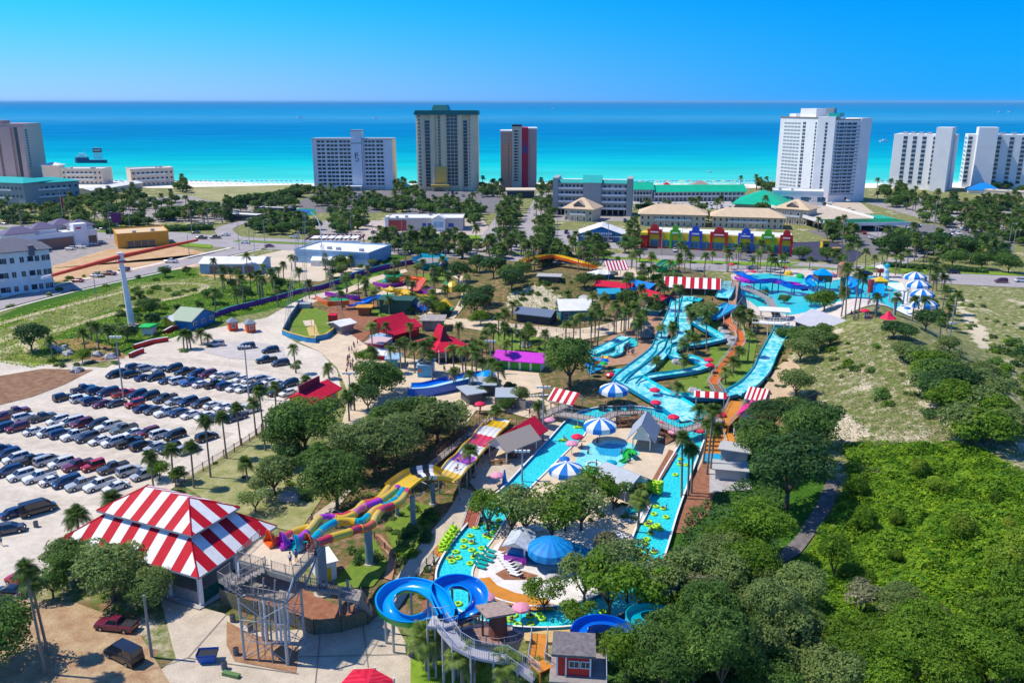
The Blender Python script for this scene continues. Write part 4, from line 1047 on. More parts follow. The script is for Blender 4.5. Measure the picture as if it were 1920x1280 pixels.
# ---------------- 11: white roofed blue shop ----------------
r,fr=far_block('blue_shop','white roofed shop with blue walls and a curved blue sign',1084,453,1170,455,16,3.6,mat('teal_blue_wall',(.01,.17,.33),.6,var=.05),ROOFW,'shop',kind='gableb',roofh=4,over=.8,lm='blue shop with the white roof')
L=fr.L; s=MB(BLUEW); pts=[fr(L*.2,-1.2,0),fr(L*.72,-1.2,0),fr(L*.72,-.9,0),fr(L*.2,-.9,0)]; s.prism(pts,3.2,5.2); s.prism([fr(L*.3,-1.2,0),fr(L*.62,-1.2,0),fr(L*.62,-.9,0),fr(L*.3,-.9,0)],5.2,6.2); s.m(WHT)
for k in range(9): s.fbox(fr,L*.3+k*1.1,-1.26,3.9,L*.3+k*1.1+.7,-1.21,4.7)
s.build('sign',r); a=MB(WHT)
for k in range(26): a.fbox(fr,L*.02+k*L*.037,-1.5,2.7,L*.02+k*L*.037+L*.018,-.05,3.0)
a.m(SKYW); a.fbox(fr,L*.9,-3,0,L*1.06,8,3.0); a.build('awning',r); grid(r,fr,lin(3,L*.8,12),[.4],.9,1.9,WIN)
# ---------------- 12: colourful mall ----------------
A,B=G(1215,464),G(1482,478); fr=Fr(A,B); L=fr.L
CR={'red':(.62,.02,.02),'yellow':(.78,.55,.01),'green':(.10,.50,.02),'blue':(.03,.08,.50)}; CM={k:mat('mall_'+k,v,.55) for k,v in CR.items()}; FR_T=mat('mall_turquoise',(.01,.40,.45),.6)
mall=r=thing('colourful_mall','long shop row painted red, yellow, green and blue under rounded gables','shop',fr(L/2,6,0),lm='colourful shop row')
mb=MB(CM['yellow']); mb.fbox(fr,0,0,0,L,14,5.2); mb.build('wall',r); rb=MB(ROOFW); rb.fbox(fr,.3,.4,5.2,L-.3,13.7,5.45); rb.build('roof',r)
gab=[('red',.045,.085),('green',.215-.02,.06),('blue',.36-.02,.075),('red',.545-.04,.1),('blue',.72-.03,.085),('green',.85-.01,.07),('red',.965,.07)]
for c,ce,wd in gab:
    g=MB(CM[c]); cx=L*ce; hw=L*wd*.62; g.fbox(fr,cx-hw,-.8,4.6,cx+hw,.0,6.2)
    pts=[(cx-hw*.7,6.2)]+[(cx-hw*.6*math.cos(math.pi*k/8),6.2+1.7*math.sin(math.pi*k/8)) for k in range(9)]+[(cx+hw*.7,6.2)]
    g.fc([fr(a,-.85,z) for a,z in pts]); g.fc([fr(a,-.1,z) for a,z in pts][::-1])
    for (a,z),(b,z2) in zip(pts,pts[1:]): g.fc([fr(a,-.85,z),fr(a,-.1,z),fr(b,-.1,z2),fr(b,-.85,z2)])
    for sg in (-1,1): g.fbox(fr,cx+sg*hw*.85-.5,-.7,0,cx+sg*hw*.85+.5,-.02,4.6)
    g.m(WHT); g.fbox(fr,cx-hw*.55,-.9,5.1,cx+hw*.55,-.81,5.5); g.build('gable',r)
for k in range(17):
    g=MB(WINB); a=L*(.02+k*.058); g.fbox(fr,a,-.1,.6,a+3.2,.02,2.5); g.m(FR_T)
    for e in (a-.15,a+1.5,a+3.1): g.fbox(fr,e,-.16,.5,e+.2,-.02,2.7)
    g.fbox(fr,a-.1,-.16,2.5,a+3.3,-.02,2.75); g.build('shop_window',r)
g=MB(CM['red']); g.fbox(fr,0,-.14,0,L,-.03,.45); g.build('plinth',r)
g=MB(CM['red']); f2=Fr(fr(0,0,0),fr(-3,-2.5,0)); g.fbox(fr,-3,-3,0,-.05,4,4.4); g.m(CM['yellow']); g.fbox(fr,-3.2,-3.2,4.4,0,4.1,5.2); g.build('corner_tower',r)
for k in range(2):
    q=thing('yellow_kiosk','yellow box kiosk standing '+('nearest the colourful shop row' if k==0 else 'farther right, by the new asphalt'),'kiosk',G(1546+22*k,466+10*k)); b=MB(YELW); x,y,_=q.location; b.box(x-1.6,y-1.6,0,x+1.6,y+1.6,3.4-k); b.m(mat('ochre',(.4,.25,.08),.7)); b.box(x-1.7,y-1.7,3.4-k,x+1.7,y+1.7,3.8-k); b.build('body',q); b=MB(DARKR); b.box(x-1,y-1.68,1,x+1,y-1.61,2.4-k*.5); b.build('hatch',q)
mall.scale=(1,1,1.4)
# ---------------- 13: parking deck ----------------
A,B=G(1552,436),G(1703,434); fr=Fr(A,B); L=fr.L; D=72
r=thing('parking_deck','concrete rooftop car park with a green sports court at its front','parking deck',fr(L/2,D/2,0),lm='rooftop car park')
mb=MB(CONC); mb.fbox(fr,-2,14,4.2,L*.72,D,5.0,); mb.m(WHT); mb.fbox(fr,-.6,-.4,3.4,L+.4,0,4.9); mb.fbox(fr,L*.72,14,4.2,L*.74,D,5.9); mb.fbox(fr,-2.4,0,4.2,-2,D,5.9)
for a in lin(1,L-1,6):
    for b in (1,20,40): mb.fbox(fr,a,b,0,a+.6,b+.6,4.2)
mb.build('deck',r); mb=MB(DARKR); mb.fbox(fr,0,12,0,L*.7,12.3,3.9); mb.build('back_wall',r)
ct=MB(mat('court_green',(.01,.20,.10),.8,var=.1,scale=.3)); ct.fbox(fr,0,0,4.2,L,13.9,4.95); ct.m(mat('court_dark',(.02,.12,.08),.8)); ct.fbox(fr,2,2,4.955,L*.6,12,4.965); ct.build('sports_court',r)
ra=MB(GRN); ra.fbox(fr,L*.8,14,4.2,L*1.02,30,4.6); ra.build('green_canopy',r)
# ---------------- 14: left side condos ----------------
def condo(label,ax,ay,bx,by,d,h,rm,rh=2.5,kind='hip',wm=GRW,lmn=None,rows=3):
    r,fr=far_block('condo',label,ax,ay,bx,by,d,h,wm,rm,kind=kind,roofh=rh,over=1,lm=lmn); L=fr.L; w=MB(WHT)
    for i in range(rows):
        z=h/rows*i
        if i: w.fbox(fr,L*.12,-1,z-.15,L*.8,-.02,z); w.fbox(fr,L*.12,-1,z,L*.8,-.93,z+.9)
        grid(r,fr,lin(L*.06,L*.94,max(3,int(L/3.4))),[z+.7],1.5,1.6,WIN)
    w.build('gallery',r); return r
condo('teal roofed grey condo wing at the left edge',-60,383,50,388,24,15,TEAL,lmn='teal roofed condos')
condo('teal roofed condo wing with a small turret, second from the left edge',52,386,152,378,24,14,TEAL)
condo('cream flat topped condo behind the teal roofs, left one of two by the beach',118,346,194,346,18,12,ROOFW,1,'flat',CRM,'cream beach condos')
condo('cream flat topped condo by the beach, right one of two',248,350,328,346,18,13,ROOFW,1,'flat',CRM)
A,B=G(172,366),G(262,352); r,fr=far_block('long_low_roof_house','long low building with a bright white roof among the beach trees',172,368,268,352,12,4,CRM,ROOFW,kind='gable',roofh=1.5)
q=thing('turret','small cream turret left of the cream beach condo','building',G(98,342)); b=MB(CRM); x,y,_=q.location; b.box(x-7,y,0,x+7,y+10,14); b.build('wall',q); b=MB(ROOFW); hip(b,Fr((x-7,y,0),(x+7,y,0)),0,0,14,10,14,2,1); b.build('roof',q)
# ---------------- 15: shopping centre, orange building, apartments ----------------
PUR=mat('slate_purple_roof',(.13,.11,.19),.6); BRN=mat('brown_brick',(.30,.17,.12),.8,var=.1,scale=1); GRR=mat('grey_shingle_roof',(.16,.16,.19),.8,var=.1,scale=.8)
r,fr=far_block('shopping_centre','white and brown shopping building with purple pyramid roofs',60,472,185,458,30,6.5,WHTC,ROOFW,'shop',lm='shopping building with purple pyramids')
L=fr.L; b=MB(BRN); b.fbox(fr,L*.1,-.5,0,L*.62,-.02,5); b.fbox(fr,0,8,6.5,L*.5,10,8); b.build('brick_front',r); b=MB(WHTC); b.fbox(fr,L*.64,-1,0,L*.84,4,10.5); b.build('sign_tower',r); b=MB(REDW); b.fbox(fr,L*.67,-1.1,8.2,L*.75,-1.02,9); b.build('sign',r)
b=MB(WIN); b.fbox(fr,L*.86,-.12,.5,L*.98,-.02,4.5); b.build('shop_window',r)
for a0,b0,w in ((L*.68,4,9),(L*.52,14,9),(L*.12,6,10),(-10,-2,12)):
    b=MB(WHTC); b.fbox(fr,a0,b0,6,a0+w,b0+8,9); b.build('turret',r); b=MB(PUR); hip(b,fr,a0,b0,a0+w,b0+8,9,2.6,1.2); b.build('pyramid_roof',r)
r,fr=far_block('orange_building','orange flat roofed building with a shaded glass front',222,467,318,460,20,6.2,ORW,mat('pale_orange_roof',(.66,.48,.28),.8),lm='orange building')
L=fr.L; b=MB(WIN); b.fbox(fr,L*.17,-.15,.2,L*.72,-.02,3.2); b.m(ORW)
for a in lin(L*.17,L*.72,5): b.fbox(fr,a,-.25,.2,a+.3,-.16,3.2)
b.build('glass_front',r)
APW=mat('white_siding',(.78,.79,.79),.7,var=.04,scale=.4)
A,B=G(-80,565),G(103,543); fr=Fr(A,B); L=fr.L; H=HT(95,544,466)
r=thing('apartment_building','white three storey apartment house with a grey shingle roof','building',fr(L/2,8,0),lm='white apartment house')
mb=MB(APW); mb.fbox(fr,0,0,0,L,17,H); mb.build('wall',r); rb=MB(GRR); hip(rb,fr,0,0,L,17,H,3.6,1.0); rb.fbox(fr,L*.78,-.8,H-2,L*.84,6,H+1.6); rb.build('roof',r)
for i in range(3):
    z=H/3*i+.9; grid(r,fr,[L*t for t in (.06,.12,.2,.3,.4,.52,.6,.7,.86,.93,.97)],[z],1.3,1.9,WIN,frame=WHT)
    b=MB(DARKR); b.fbox(fr,L*.44,-.04,z-.6,L*.5,.02,z+1.9); b.fbox(fr,L*.76,-.04,z-.6,L*.82,.02,z+1.9); b.m(WHT); b.fbox(fr,L*.75,-1.4,z-.8,L*.83,0,z-.6); b.fbox(fr,L*.75,-1.42,z-.6,L*.83,-1.34,z+.3); b.fbox(fr,L*.43,-1.4,z-.8,L*.51,0,z-.6); b.fbox(fr,L*.43,-1.42,z-.6,L*.51,-1.34,z+.3); b.build('balcony',r)
# ---------------- 16: storage, warehouse, shop ----------------
r,fr=far_block('storage_building','pale storage building with four open bays',376,514,490,514,14,4.2,SKYW,ROOFW,'shed',kind='gable',roofh=1.6,lm='pale storage building'); L=fr.L
for k in range(4): b=MB(mat('bay_shade',(.22,.17,.15),.8)); b.fbox(fr,L*(.16+.19*k),-.06,.1,L*(.16+.19*k+.155),.02,3.2); b.build('bay_shade_panel',r)  # shade inside the open bays painted as dark panels
r,fr=far_block('warehouse','pale blue warehouse with a flat white roof',554,492,692,500,22,5,SKYW,ROOFW,'warehouse',lm='pale blue warehouse')
for k,(a,bx) in enumerate(((583,620),(625,655))):
    q,f=far_block('storage_tent','white storage tent in front of the warehouse, '+('wider left one' if k==0 else 'smaller right one'),a,499,bx,500,5,2.4,WHT,WHT,'tent',kind='gable',roofh=1.3,over=.1)
r=thing('skeletal_canopy','unfinished dark steel canopy frame with white panels','canopy',G(630,466),lm='unfinished steel canopy'); fr=Fr(G(572,472),G(672,472)); L=fr.L
b=MB(WHT); b.fbox(fr,-1,-1,4.2,L+1,-.2,5.2); b.m(mat('maroon_steel',(.12,.03,.04),.6))
for k in range(13): b.fbox(fr,L*k/12,-.1,5,L*k/12+.7,16,5.6)
for k in range(3): b.fbox(fr,0,4+5*k,5.61,L,4.6+5*k,5.8)
b.build('frame',r); b=MB(WHT)
for k in range(6): b.fbox(fr,L*(.1+k/7),1,5.82,L*(.1+k/7)+4,9,5.9)
b.build('roof_panel',r); b=MB(CONW)
for a in (0,L/2,L): b.fbox(fr,a,0,0,a+.4,.4,4.2); b.fbox(fr,a,14,0,a+.4,14.4,5)
b.build('post',r)
r,fr=far_block('beige_shop','beige and white shop with a gabled entrance and a red side',725,433,868,433,18,6,mat('beige_wall',(.55,.50,.46),.8),ROOFW,'shop',lm='beige shop with blue windows'); L=fr.L
b=MB(mat('brick_red',(.42,.08,.07),.8)); b.fbox(fr,L*.03,-.3,0,L*.26,-.02,5.5); b.build('red_front',r); b=MB(WHTC); b.fbox(fr,L*.6,-2,0,L*.77,0,6.5); gable(b,fr,L*.6,-2,L*.77,4,6.5,2,.3,along='b'); b.fbox(fr,-.5,-1,0,L*.03,5,7.5); b.build('entrance',r)
b=MB(SKYW); b.fbox(fr,L*.62,-2.1,2,L*.75,-2.02,5); b.m(mat('blue_glass',(.02,.08,.35),.2)); b.fbox(fr,L*.47,-.1,2.4,L*.52,-.02,4); b.fbox(fr,L*.54,-.1,2.4,L*.59,-.02,4); b.fbox(fr,L*.81,-.1,2,L*.88,-.02,4); b.build('window',r)
r,fr=far_block('carport','flat white canopy over parked cars above the highway',420,413,482,416,10,3,DARKR,ROOFW,'carport')  # dark solid box stands for the shade under the canopy
r,fr=far_block('carport','flat white canopy left of the blue sports courts',478,400,545,402,8,3,DARKR,ROOFW,'carport')  # canopy shade again put in as a dark solid box
CB=mat('court_blue',(.02,.12,.45),.8)
for i,(x0,x1,y0,y1,lab) in enumerate(((545,592,392,404,'left blue and green court by the white canopy'),(872,910,387,397,'right blue and green court near the rose tower'))):
    b=MB(mat('court_green2',(.02,.22,.14),.8)); P=[G(x0,y1),G(x1,y1),G(x1-2,y0),G(x0+2,y0)]; b.prism(P,.1,.22); b.m(CB); Q=[P[0].lerp(P[2],.2),P[1].lerp(P[3],.2),P[2].lerp(P[0],.2),P[3].lerp(P[1],.2)]; b.prism(Q,.22,.25); o=b.build('sports_court'); tag(o,lab,'sports court')
# billboard and flag, streetlights along the highway
q=thing('billboard','dark magenta roadside sign on a post beside the orange building','sign',G(221,436)); x,y,_=q.location; b=MB(GRYM); b.box(x-.3,y-.3,0,x+.3,y+.3,5); b.build('post',q); b=MB(mat('magenta_sign',(.16,.01,.10),.5)); b.box(x-2.5,y-.2,5,x+2.5,y+.2,10); b.build('panel',q)
q=thing('flagpole','white flagpole behind the purple pyramid roofs','flagpole',G(119,416)); x,y,_=q.location; b=MB(WHT); b.cyl((x,y,0),(x,y,17),.22,.12,6); b.build('pole',q); b=MB(REDW); b.box(x,y-.04,8,x+1.4,y+.04,14); b.build('flag',q)
for i,(px,py,ty) in enumerate([(42,440,395),(66,413,378),(205,418,380),(208,445,398),(245,440,400),(392,430,392),(360,440,395),(449,470,420),(468,460,410),(498,470,412),(660,462,395),(700,478,420),(755,470,405),(816,450,420),(930,450,405),(1045,452,410),(1240,478,420),(1277,480,430),(1385,485,440),(1577,470,375),(1670,455,390),(1750,430,380),(1643,465,395),(1890,470,420),(1895,495,430),(355,478,440),(480,500,425),(181,560,510)]):
    p=G(px,py); h=HT(px,py,ty); h=min(h,14)
    q=thing('street_lamp',None,'street lamp',p,group='street lamps and poles'); PEND.append((q,'tall thin street lamp')); b=MB(GRYM); b.cyl(p,p+Vector((0,0,h)),.16,.09,6); b.build('pole',q)
    b=MB(GRYM); b.cyl(p+Vector((0,0,h)),p+Vector((1.6,-.4,h+.3)),.07,.06,5); b.build('arm',q); b=MB(WHT); b.box(p.x+1.4,p.y-.6,h+.2,p.x+2.1,p.y-.2,h+.38); b.build('lamp_head',q)
# ship and small boats
q=thing('ship','low dark hulled ship with a tall red and white sign near the left shore','ship',G(170,305)); fr=Fr(G(141,305),G(199,305)); L=fr.L; b=MB(mat('hull_blue',(.05,.07,.16),.6))
pts=[(0,0),(L*.1,-3),(L,-3),(L,3),(L*.1,3)]; b.prism([fr(a,c) for a,c in pts],-.6,3); b.prism([fr(a,c) for a,c in [(0,0),(L*.1,-3),(L*.42,-3),(L*.42,3),(L*.1,3)]],3,5.5); b.build('hull',q)
b=MB(WHT); b.fbox(fr,L*.1,-2,5.5,L*.42,2,7.5); b.fbox(fr,L*.15,-1.6,7.5,L*.3,1.6,10); b.cyl(fr(L*.35,0,8),fr(L*.35,0,15),.2,.1,5); b.build('superstructure',q)
b=MB(WHT); b.fbox(fr,L*.62,-.5,4,L*.9,.5,11); b.m(mat('sign_red',(.8,.05,.05),.6)); b.fbox(fr,L*.62,-.6,11,L*.9,.6,15.5); b.m(WHT)
for k in range(6): b.fbox(fr,L*(.65+.04*k),-.7,12.6,L*(.65+.04*k)+.9,-.61,14)
b.build('sign',q)
for i,(x,y,s,lb) in enumerate(((1656,266,9,'white motor yacht left of the shafted white hotel'),(1874,211,8,'tiny white boat left of the pair on the far sea'),(1893,211,8,'tiny white boat at the far right of the sea'),(1039,203,8,'tiny white boat on the far sea above the rose tower'),(561,221,9,'small dark boat far out above the long white hotel'),(704,222,8,'small dark boat far out left of the tan tower'),(1330,323,4,'small white boat close to the shore'))):
    p=G(x,y); q=thing('boat',lb,'boat',p); k=(p.y/700)**.6; b=MB(WHT); f=Fr(p,p+Vector((1,0,0))); l=s*k; b.prism([f(a*l,c*l) for a,c in ((-.5,0),(-.3,-.13),(.5,-.13),(.5,.13),(-.3,.13))],-.2,.16*l); b.build('hull',q); b=MB(WHT); b.fbox(f,-.1*l,-.09*l,.16*l,.3*l,.09*l,.3*l); b.build('cabin',q)
# beach umbrellas in lines
UM=[MB(mat('beach_blue',(.02,.12,.42),.7)),MB(mat('beach_yellow',(.7,.5,.05),.7)),MB(mat('beach_red',(.6,.05,.05),.7))]
umes=[]
for u in UM:
    u.cone((0,0,2.0),[(1.5,0),(0,.7)],8); u.ms.append(WHT); c=u.c; u.m(WHT); u.cyl((0,0,0),(0,0,2.3),.06,.05,4); umes.append(u.mesh('beach_umbrella'))
k=0
for x in list(range(240,590,9))+list(range(1015,1450,6))+list(range(1620,1660,8)):
    p=G(x,0) if False else Vector(((x-960)/FP*730,rnd.uniform(702,712),0)); o=bpy.data.objects.new('beach_umbrella',umes[0 if rnd.random()<.8 else rnd.choice((1,2))]); sc.collection.objects.link(o); o.location=p; o['category']='umbrella'; o['group']='umbrellas on the beach'; PEND.append((o,{'beach_blue':'blue beach umbrella','beach_yellow':'yellow beach umbrella','beach_red':'red beach umbrella'}[o.data.materials[0].name])); k+=1
# ---------------- shared park helpers ----------------
WOODG=mat('weathered_wood',(.30,.27,.25),.85,var=.2,scale=1.5); WOODB=mat('brown_wood',(.22,.12,.07),.85,var=.2,scale=1.2); RAILB=mat('pale_rail_paint',(.45,.50,.56),.6,var=.05,scale=1); STEEL=mat('galvanised_steel',(.38,.42,.45),.45,metal=.3); COLT=mat('slate_column',(.20,.30,.34),.5,var=.06,scale=.6)
POOL=None
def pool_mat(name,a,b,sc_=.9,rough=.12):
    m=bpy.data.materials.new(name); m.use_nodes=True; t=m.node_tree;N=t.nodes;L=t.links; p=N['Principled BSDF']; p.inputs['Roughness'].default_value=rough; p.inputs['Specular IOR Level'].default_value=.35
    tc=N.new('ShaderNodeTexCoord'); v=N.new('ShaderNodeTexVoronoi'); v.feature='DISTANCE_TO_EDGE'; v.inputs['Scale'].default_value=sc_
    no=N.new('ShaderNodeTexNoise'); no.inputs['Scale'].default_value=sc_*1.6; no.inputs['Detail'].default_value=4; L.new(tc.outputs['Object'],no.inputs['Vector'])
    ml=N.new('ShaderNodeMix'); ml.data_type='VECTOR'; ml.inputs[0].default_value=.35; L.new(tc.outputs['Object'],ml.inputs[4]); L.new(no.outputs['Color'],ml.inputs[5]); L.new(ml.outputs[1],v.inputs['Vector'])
    r=N.new('ShaderNodeValToRGB'); e=r.color_ramp.elements; e[0].position=.0; e[0].color=(*b,1); e[1].position=.35; e[1].color=(*a,1); L.new(v.outputs[0],r.inputs[0]); L.new(r.outputs[0],p.inputs['Base Color'])  # pale cell edges paint light caustics into the water colour
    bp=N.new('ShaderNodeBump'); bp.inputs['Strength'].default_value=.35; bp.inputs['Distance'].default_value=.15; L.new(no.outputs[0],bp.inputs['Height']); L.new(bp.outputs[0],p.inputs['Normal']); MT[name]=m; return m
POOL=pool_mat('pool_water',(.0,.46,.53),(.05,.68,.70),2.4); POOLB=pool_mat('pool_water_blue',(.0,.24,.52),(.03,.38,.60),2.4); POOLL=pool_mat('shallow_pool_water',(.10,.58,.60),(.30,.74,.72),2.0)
FLOW=mat('flume_water',(.01,.50,.56),.15,col2=(.42,.82,.82),scale=.55,stretch=(1,1,1),detail=5); FBLUE=mat('flume_blue',(.0,.25,.48),.35,var=.08,scale=.5); FTURQ=mat('flume_turquoise',(.01,.50,.56),.35,var=.08,scale=.5)
PBLUE=mat('gloss_blue',(.0,.13,.62),.22,coat=.5); PSKY=mat('gloss_light_blue',(.0,.30,.75),.22,coat=.5); PGREEN=mat('gloss_green',(.02,.42,.06),.3,coat=.4); PORA=mat('gloss_orange',(.75,.12,.01),.25,coat=.5); PYEL=mat('gloss_yellow',(.78,.50,.01),.25,coat=.5); PPUR=mat('gloss_purple',(.45,.03,.50),.25,coat=.5); PTEAL=mat('gloss_teal',(.0,.38,.50),.25,coat=.5); PRED=mat('gloss_red',(.68,.02,.03),.25,coat=.5); PPINK=mat('gloss_pink',(.70,.12,.30),.3,coat=.5); PWH=mat('gloss_white',(.80,.80,.78),.3,coat=.4); PBLK=mat('gloss_black',(.02,.02,.02),.3,coat=.4)
RTREAD=mat('red_roof_stripe',(.50,.008,.022),.65,spec=.15,var=.06,scale=.8); WTREAD=mat('white_roof_stripe',(.78,.78,.77),.65,spec=.15,var=.05,scale=.8)
UBLUE=mat('umbrella_blue',(.0,.16,.55),.7); UWHITE=mat('umbrella_white',(.80,.80,.78),.7); URED=mat('umbrella_red',(.72,.01,.07),.7); UPINK=mat('umbrella_pink',(.78,.30,.42),.7)
def flat(name,pts,z,m,kind='structure',thick=None):
    mb=MB(m); W=[G(x,y,z) for x,y in pts]
    if thick: mb.prism(W,z-thick,z)
    else: 
        ar=sum(W[i][0]*W[(i+1)%len(W)][1]-W[(i+1)%len(W)][0]*W[i][1] for i in range(len(W)))
        mb.fc(W if ar>0 else W[::-1])
    o=mb.build(name); 
    if kind: o['kind']=kind
    return o
def stripes(mb,poly,axis,org,width,mats):
    "cut a convex polygon into strips across axis"
    axis=axis.normalized(); ds=[(p-org).dot(axis) for p in poly]; k0=math.floor(min(ds)/width); k1=math.ceil(max(ds)/width)
    for k in range(k0,k1):
        P=list(poly)
        for lim,sg in ((k*width,1),((k+1)*width,-1)):
            Q=[]
            for i in range(len(P)):
                a,b=P[i],P[(i+1)%len(P)]; da=((a-org).dot(axis)-lim)*sg; db=((b-org).dot(axis)-lim)*sg
                if da>=0: Q.append(a)
                if (da>=0)!=(db>=0): Q.append(a.lerp(b,da/(da-db)))
            P=Q
            if len(P)<3: break
        if len(P)>=3: mb.m(mats[k%len(mats)]); mb.fc(P)
def railing(parent,pts,h=1.1,m=None,bal=.35,name='railing',thick=.05):
    mb=MB(m or RAILB)
    for a,b in zip(pts,pts[1:]):
        d=b-a; L=d.length
        if L<.1: continue
        up=Vector((0,0,h)); mb.bar(a+up,b+up,thick*1.2); mb.bar(a+up*.12,b+up*.12,thick)
        n=max(1,int(L/bal)); pe=max(1,int(2.0/bal))
        for k in range(n+1):
            p=a+d*(k/n); mb.bar(p,p+up*(1.08 if k%pe==0 else 1),thick*(1.7 if k%pe==0 else .55))
    return mb.build(name,parent)
def walkway(name,label,pts,w,dm=None,rm=None,rail=True,posts=True,bal=.5,cat='walkway',thick=.25,lm=None,sides=(-1,1)):
    P=[T(x,y,h) for x,y,h in pts]; mid=P[len(P)//2]
    r=thing(name,label,cat,(mid.x,mid.y,Z(mid.x,mid.y)),lm=lm); n=len(P); Rb=[]
    for i,p in enumerate(P):
        a=P[max(0,i-1)];b=P[min(n-1,i+1)]; d=Vector((b.x-a.x,b.y-a.y,0)).normalized(); Rb.append(Vector((-d.y,d.x,0))*w/2)
    mb=MB(dm or WOODG); dz=Vector((0,0,thick))
    for i in range(n-1):
        q=[P[i]-Rb[i],P[i+1]-Rb[i+1],P[i+1]+Rb[i+1],P[i]+Rb[i]]
        mb.fc(q); mb.fc([p-dz for p in q][::-1]); mb.fc([q[0]-dz,q[1]-dz,q[1],q[0]]); mb.fc([q[2]-dz,q[3]-dz,q[3],q[2]])
    dk=mb.build('deck',r)
    if rail:
        for s in sides: railing(dk,[p+q*s*.96 for p,q in zip(P,Rb)],m=rm,bal=bal)
    if posts:
        for p,q in zip(P,Rb):
            if p.z-Z(p.x,p.y)>1.2:
                for s in (-1,1):
                    b=MB(dm or WOODG); e=p+q*s*.9; b.cyl((e.x,e.y,Z(e.x,e.y)-.2),(e.x,e.y,e.z-.2),.13,.13,5); b.build('post',r)
    return r
def fence(name,label,pts,h,m,pm=None,solid=True,step=3.0,px=True,lm=None,cat='fence'):
    W=[T(*p) for p in pts] if px else [Vector(p) for p in pts]; mid=W[len(W)//2]; r=thing(name,label,cat,mid,lm=lm); cnt=0
    for a,b in zip(W,W[1:]):
        d=b-a; L=d.length
        if L<.3: continue
        n=max(1,round(L/step)); mb=MB(m); t=Vector((d.x,d.y,0)).normalized(); s=Vector((-t.y,t.x,0))*.05
        for k in range(n):
            p=a+d*(k/n);q=a+d*((k+1)/n); p.z=Z(p.x,p.y);q.z=Z(q.x,q.y); up=Vector((0,0,h))
            if solid:
                for (zl,zh) in ((.05,.98),):
                    A,B,C,D=p+up*zl,q+up*zl,q+up*zh,p+up*zh
                    mb.fc([A-s,B-s,C-s,D-s]); mb.fc([D+s,C+s,B+s,A+s]); mb.fc([D-s,C-s,C+s,D+s])
            else:
                for zl in (.15,.9): mb.bar(p+up*zl,q+up*zl,.05)
                nn=max(2,int((q-p).length/.32))
                for e in range(nn+1): x=p+(q-p)*(e/nn); mb.bar(x,x+up,.035)
        mb.build('fence_panel',r)
        for k in range(n+1):
            if cnt<90:
                p=a+d*(k/n); p.z=Z(p.x,p.y); pb=MB(pm or m); pb.cyl(p-Vector((0,0,.1)),p+Vector((0,0,h*1.06)),.1,.1,5); pb.build('post',r); cnt+=1
    return r
def flume(name,label,pts,w=2.2,wall=.7,inner=None,outer=None,water=None,legs=0,n=6,lm=None,cat='water slide',world=False,gr=None,lane=0):
    P=[T(x,y,h) for x,y,h in pts] if not world else pts
    C=catmull(P,n); mid=C[len(C)//2]; r=thing(name,label,cat,(mid.x,mid.y,Z(mid.x,mid.y)),lm=lm,group=gr)
    hw=w/2; pr=[(-hw-.12,wall),(-hw,wall),(-hw*.93,.22),(-hw*.6,.02),(0,0),(hw*.6,.02),(hw*.93,.22),(hw,wall),(hw+.12,wall)]
    mb=MB(inner or FTURQ); mb.smooth=False; mb.sweep(C,pr); mb.build('channel',r)
    mb=MB(outer or FBLUE); mb.sweep(C,[(-hw-.14,wall+.02),(-hw-.16,-.12),(hw+.16,-.12),(hw+.14,wall+.02)]); mb.build('outer_wall',r)
    if water:
        mb=MB(water); mb.sweep(C,[(-hw*.9,.24),(0,.22),(hw*.9,.24)]); mb.build('water_flow',r)
    if lane:
        mb=MB(PWH)
        mb.sweep(C,[(-.12,.1),(-.1,.5),(.1,.5),(.12,.1)]); mb.build('lane_divider',r)
    if legs:
        k=0
        for i in range(2,len(C)-1,legs):
            p=C[i]
            if p.z-Z(p.x,p.y)>1.0: b=MB(COLT); b.cyl((p.x,p.y,Z(p.x,p.y)-.2),(p.x,p.y,p.z-.1),.2,.2,7); b.build('support',r)
    return r
def umbrella(p,rad,h,mats,label,name='umbrella',n=12,group='sun umbrellas',lm=None,prof=None,pend=None):
    r=thing(name,label,'umbrella',p,group=group,lm=lm); mb=MB(*mats)
    pr=prof or [(rad,0),(rad*.97,.14*rad),(rad*.72,rad*.30),(rad*.38,rad*.44),(.02,rad*.52)]
    mb.cone((p[0],p[1],p[2]+h),pr+[],n,lambda k:mats[k%len(mats)])
    mb.cone((p[0],p[1],p[2]+h),[(rad,0),(rad,-.16*rad if rad>1.6 else -.1)],n,lambda k:mats[k%len(mats)])
    mb.build('canopy',r)
    b=MB(STEEL); b.cyl(p,(p[0],p[1],p[2]+h+rad*.5),.06 if rad<2 else .1,.05,6); b.build('pole',r)
    if pend: PEND.append((r,pend))
    return r
_ub={}
def small_umbrella(px,py,mt,desc,z=0,rad=1.25):
    p=T(px,py) if z==0 else G(px,py,z)
    u=mt.name
    rad*=.82
    if u not in _ub: _ub[u]=umbrella(p,rad,2.1,[mt],None,pend=desc,n=8,group='small sun umbrellas')
    else:
        o=dup(_ub[u],p,rnd.random()); o.name='umbrella'; o['category']='umbrella'; o['group']='small sun umbrellas'; PEND.append((o,desc))
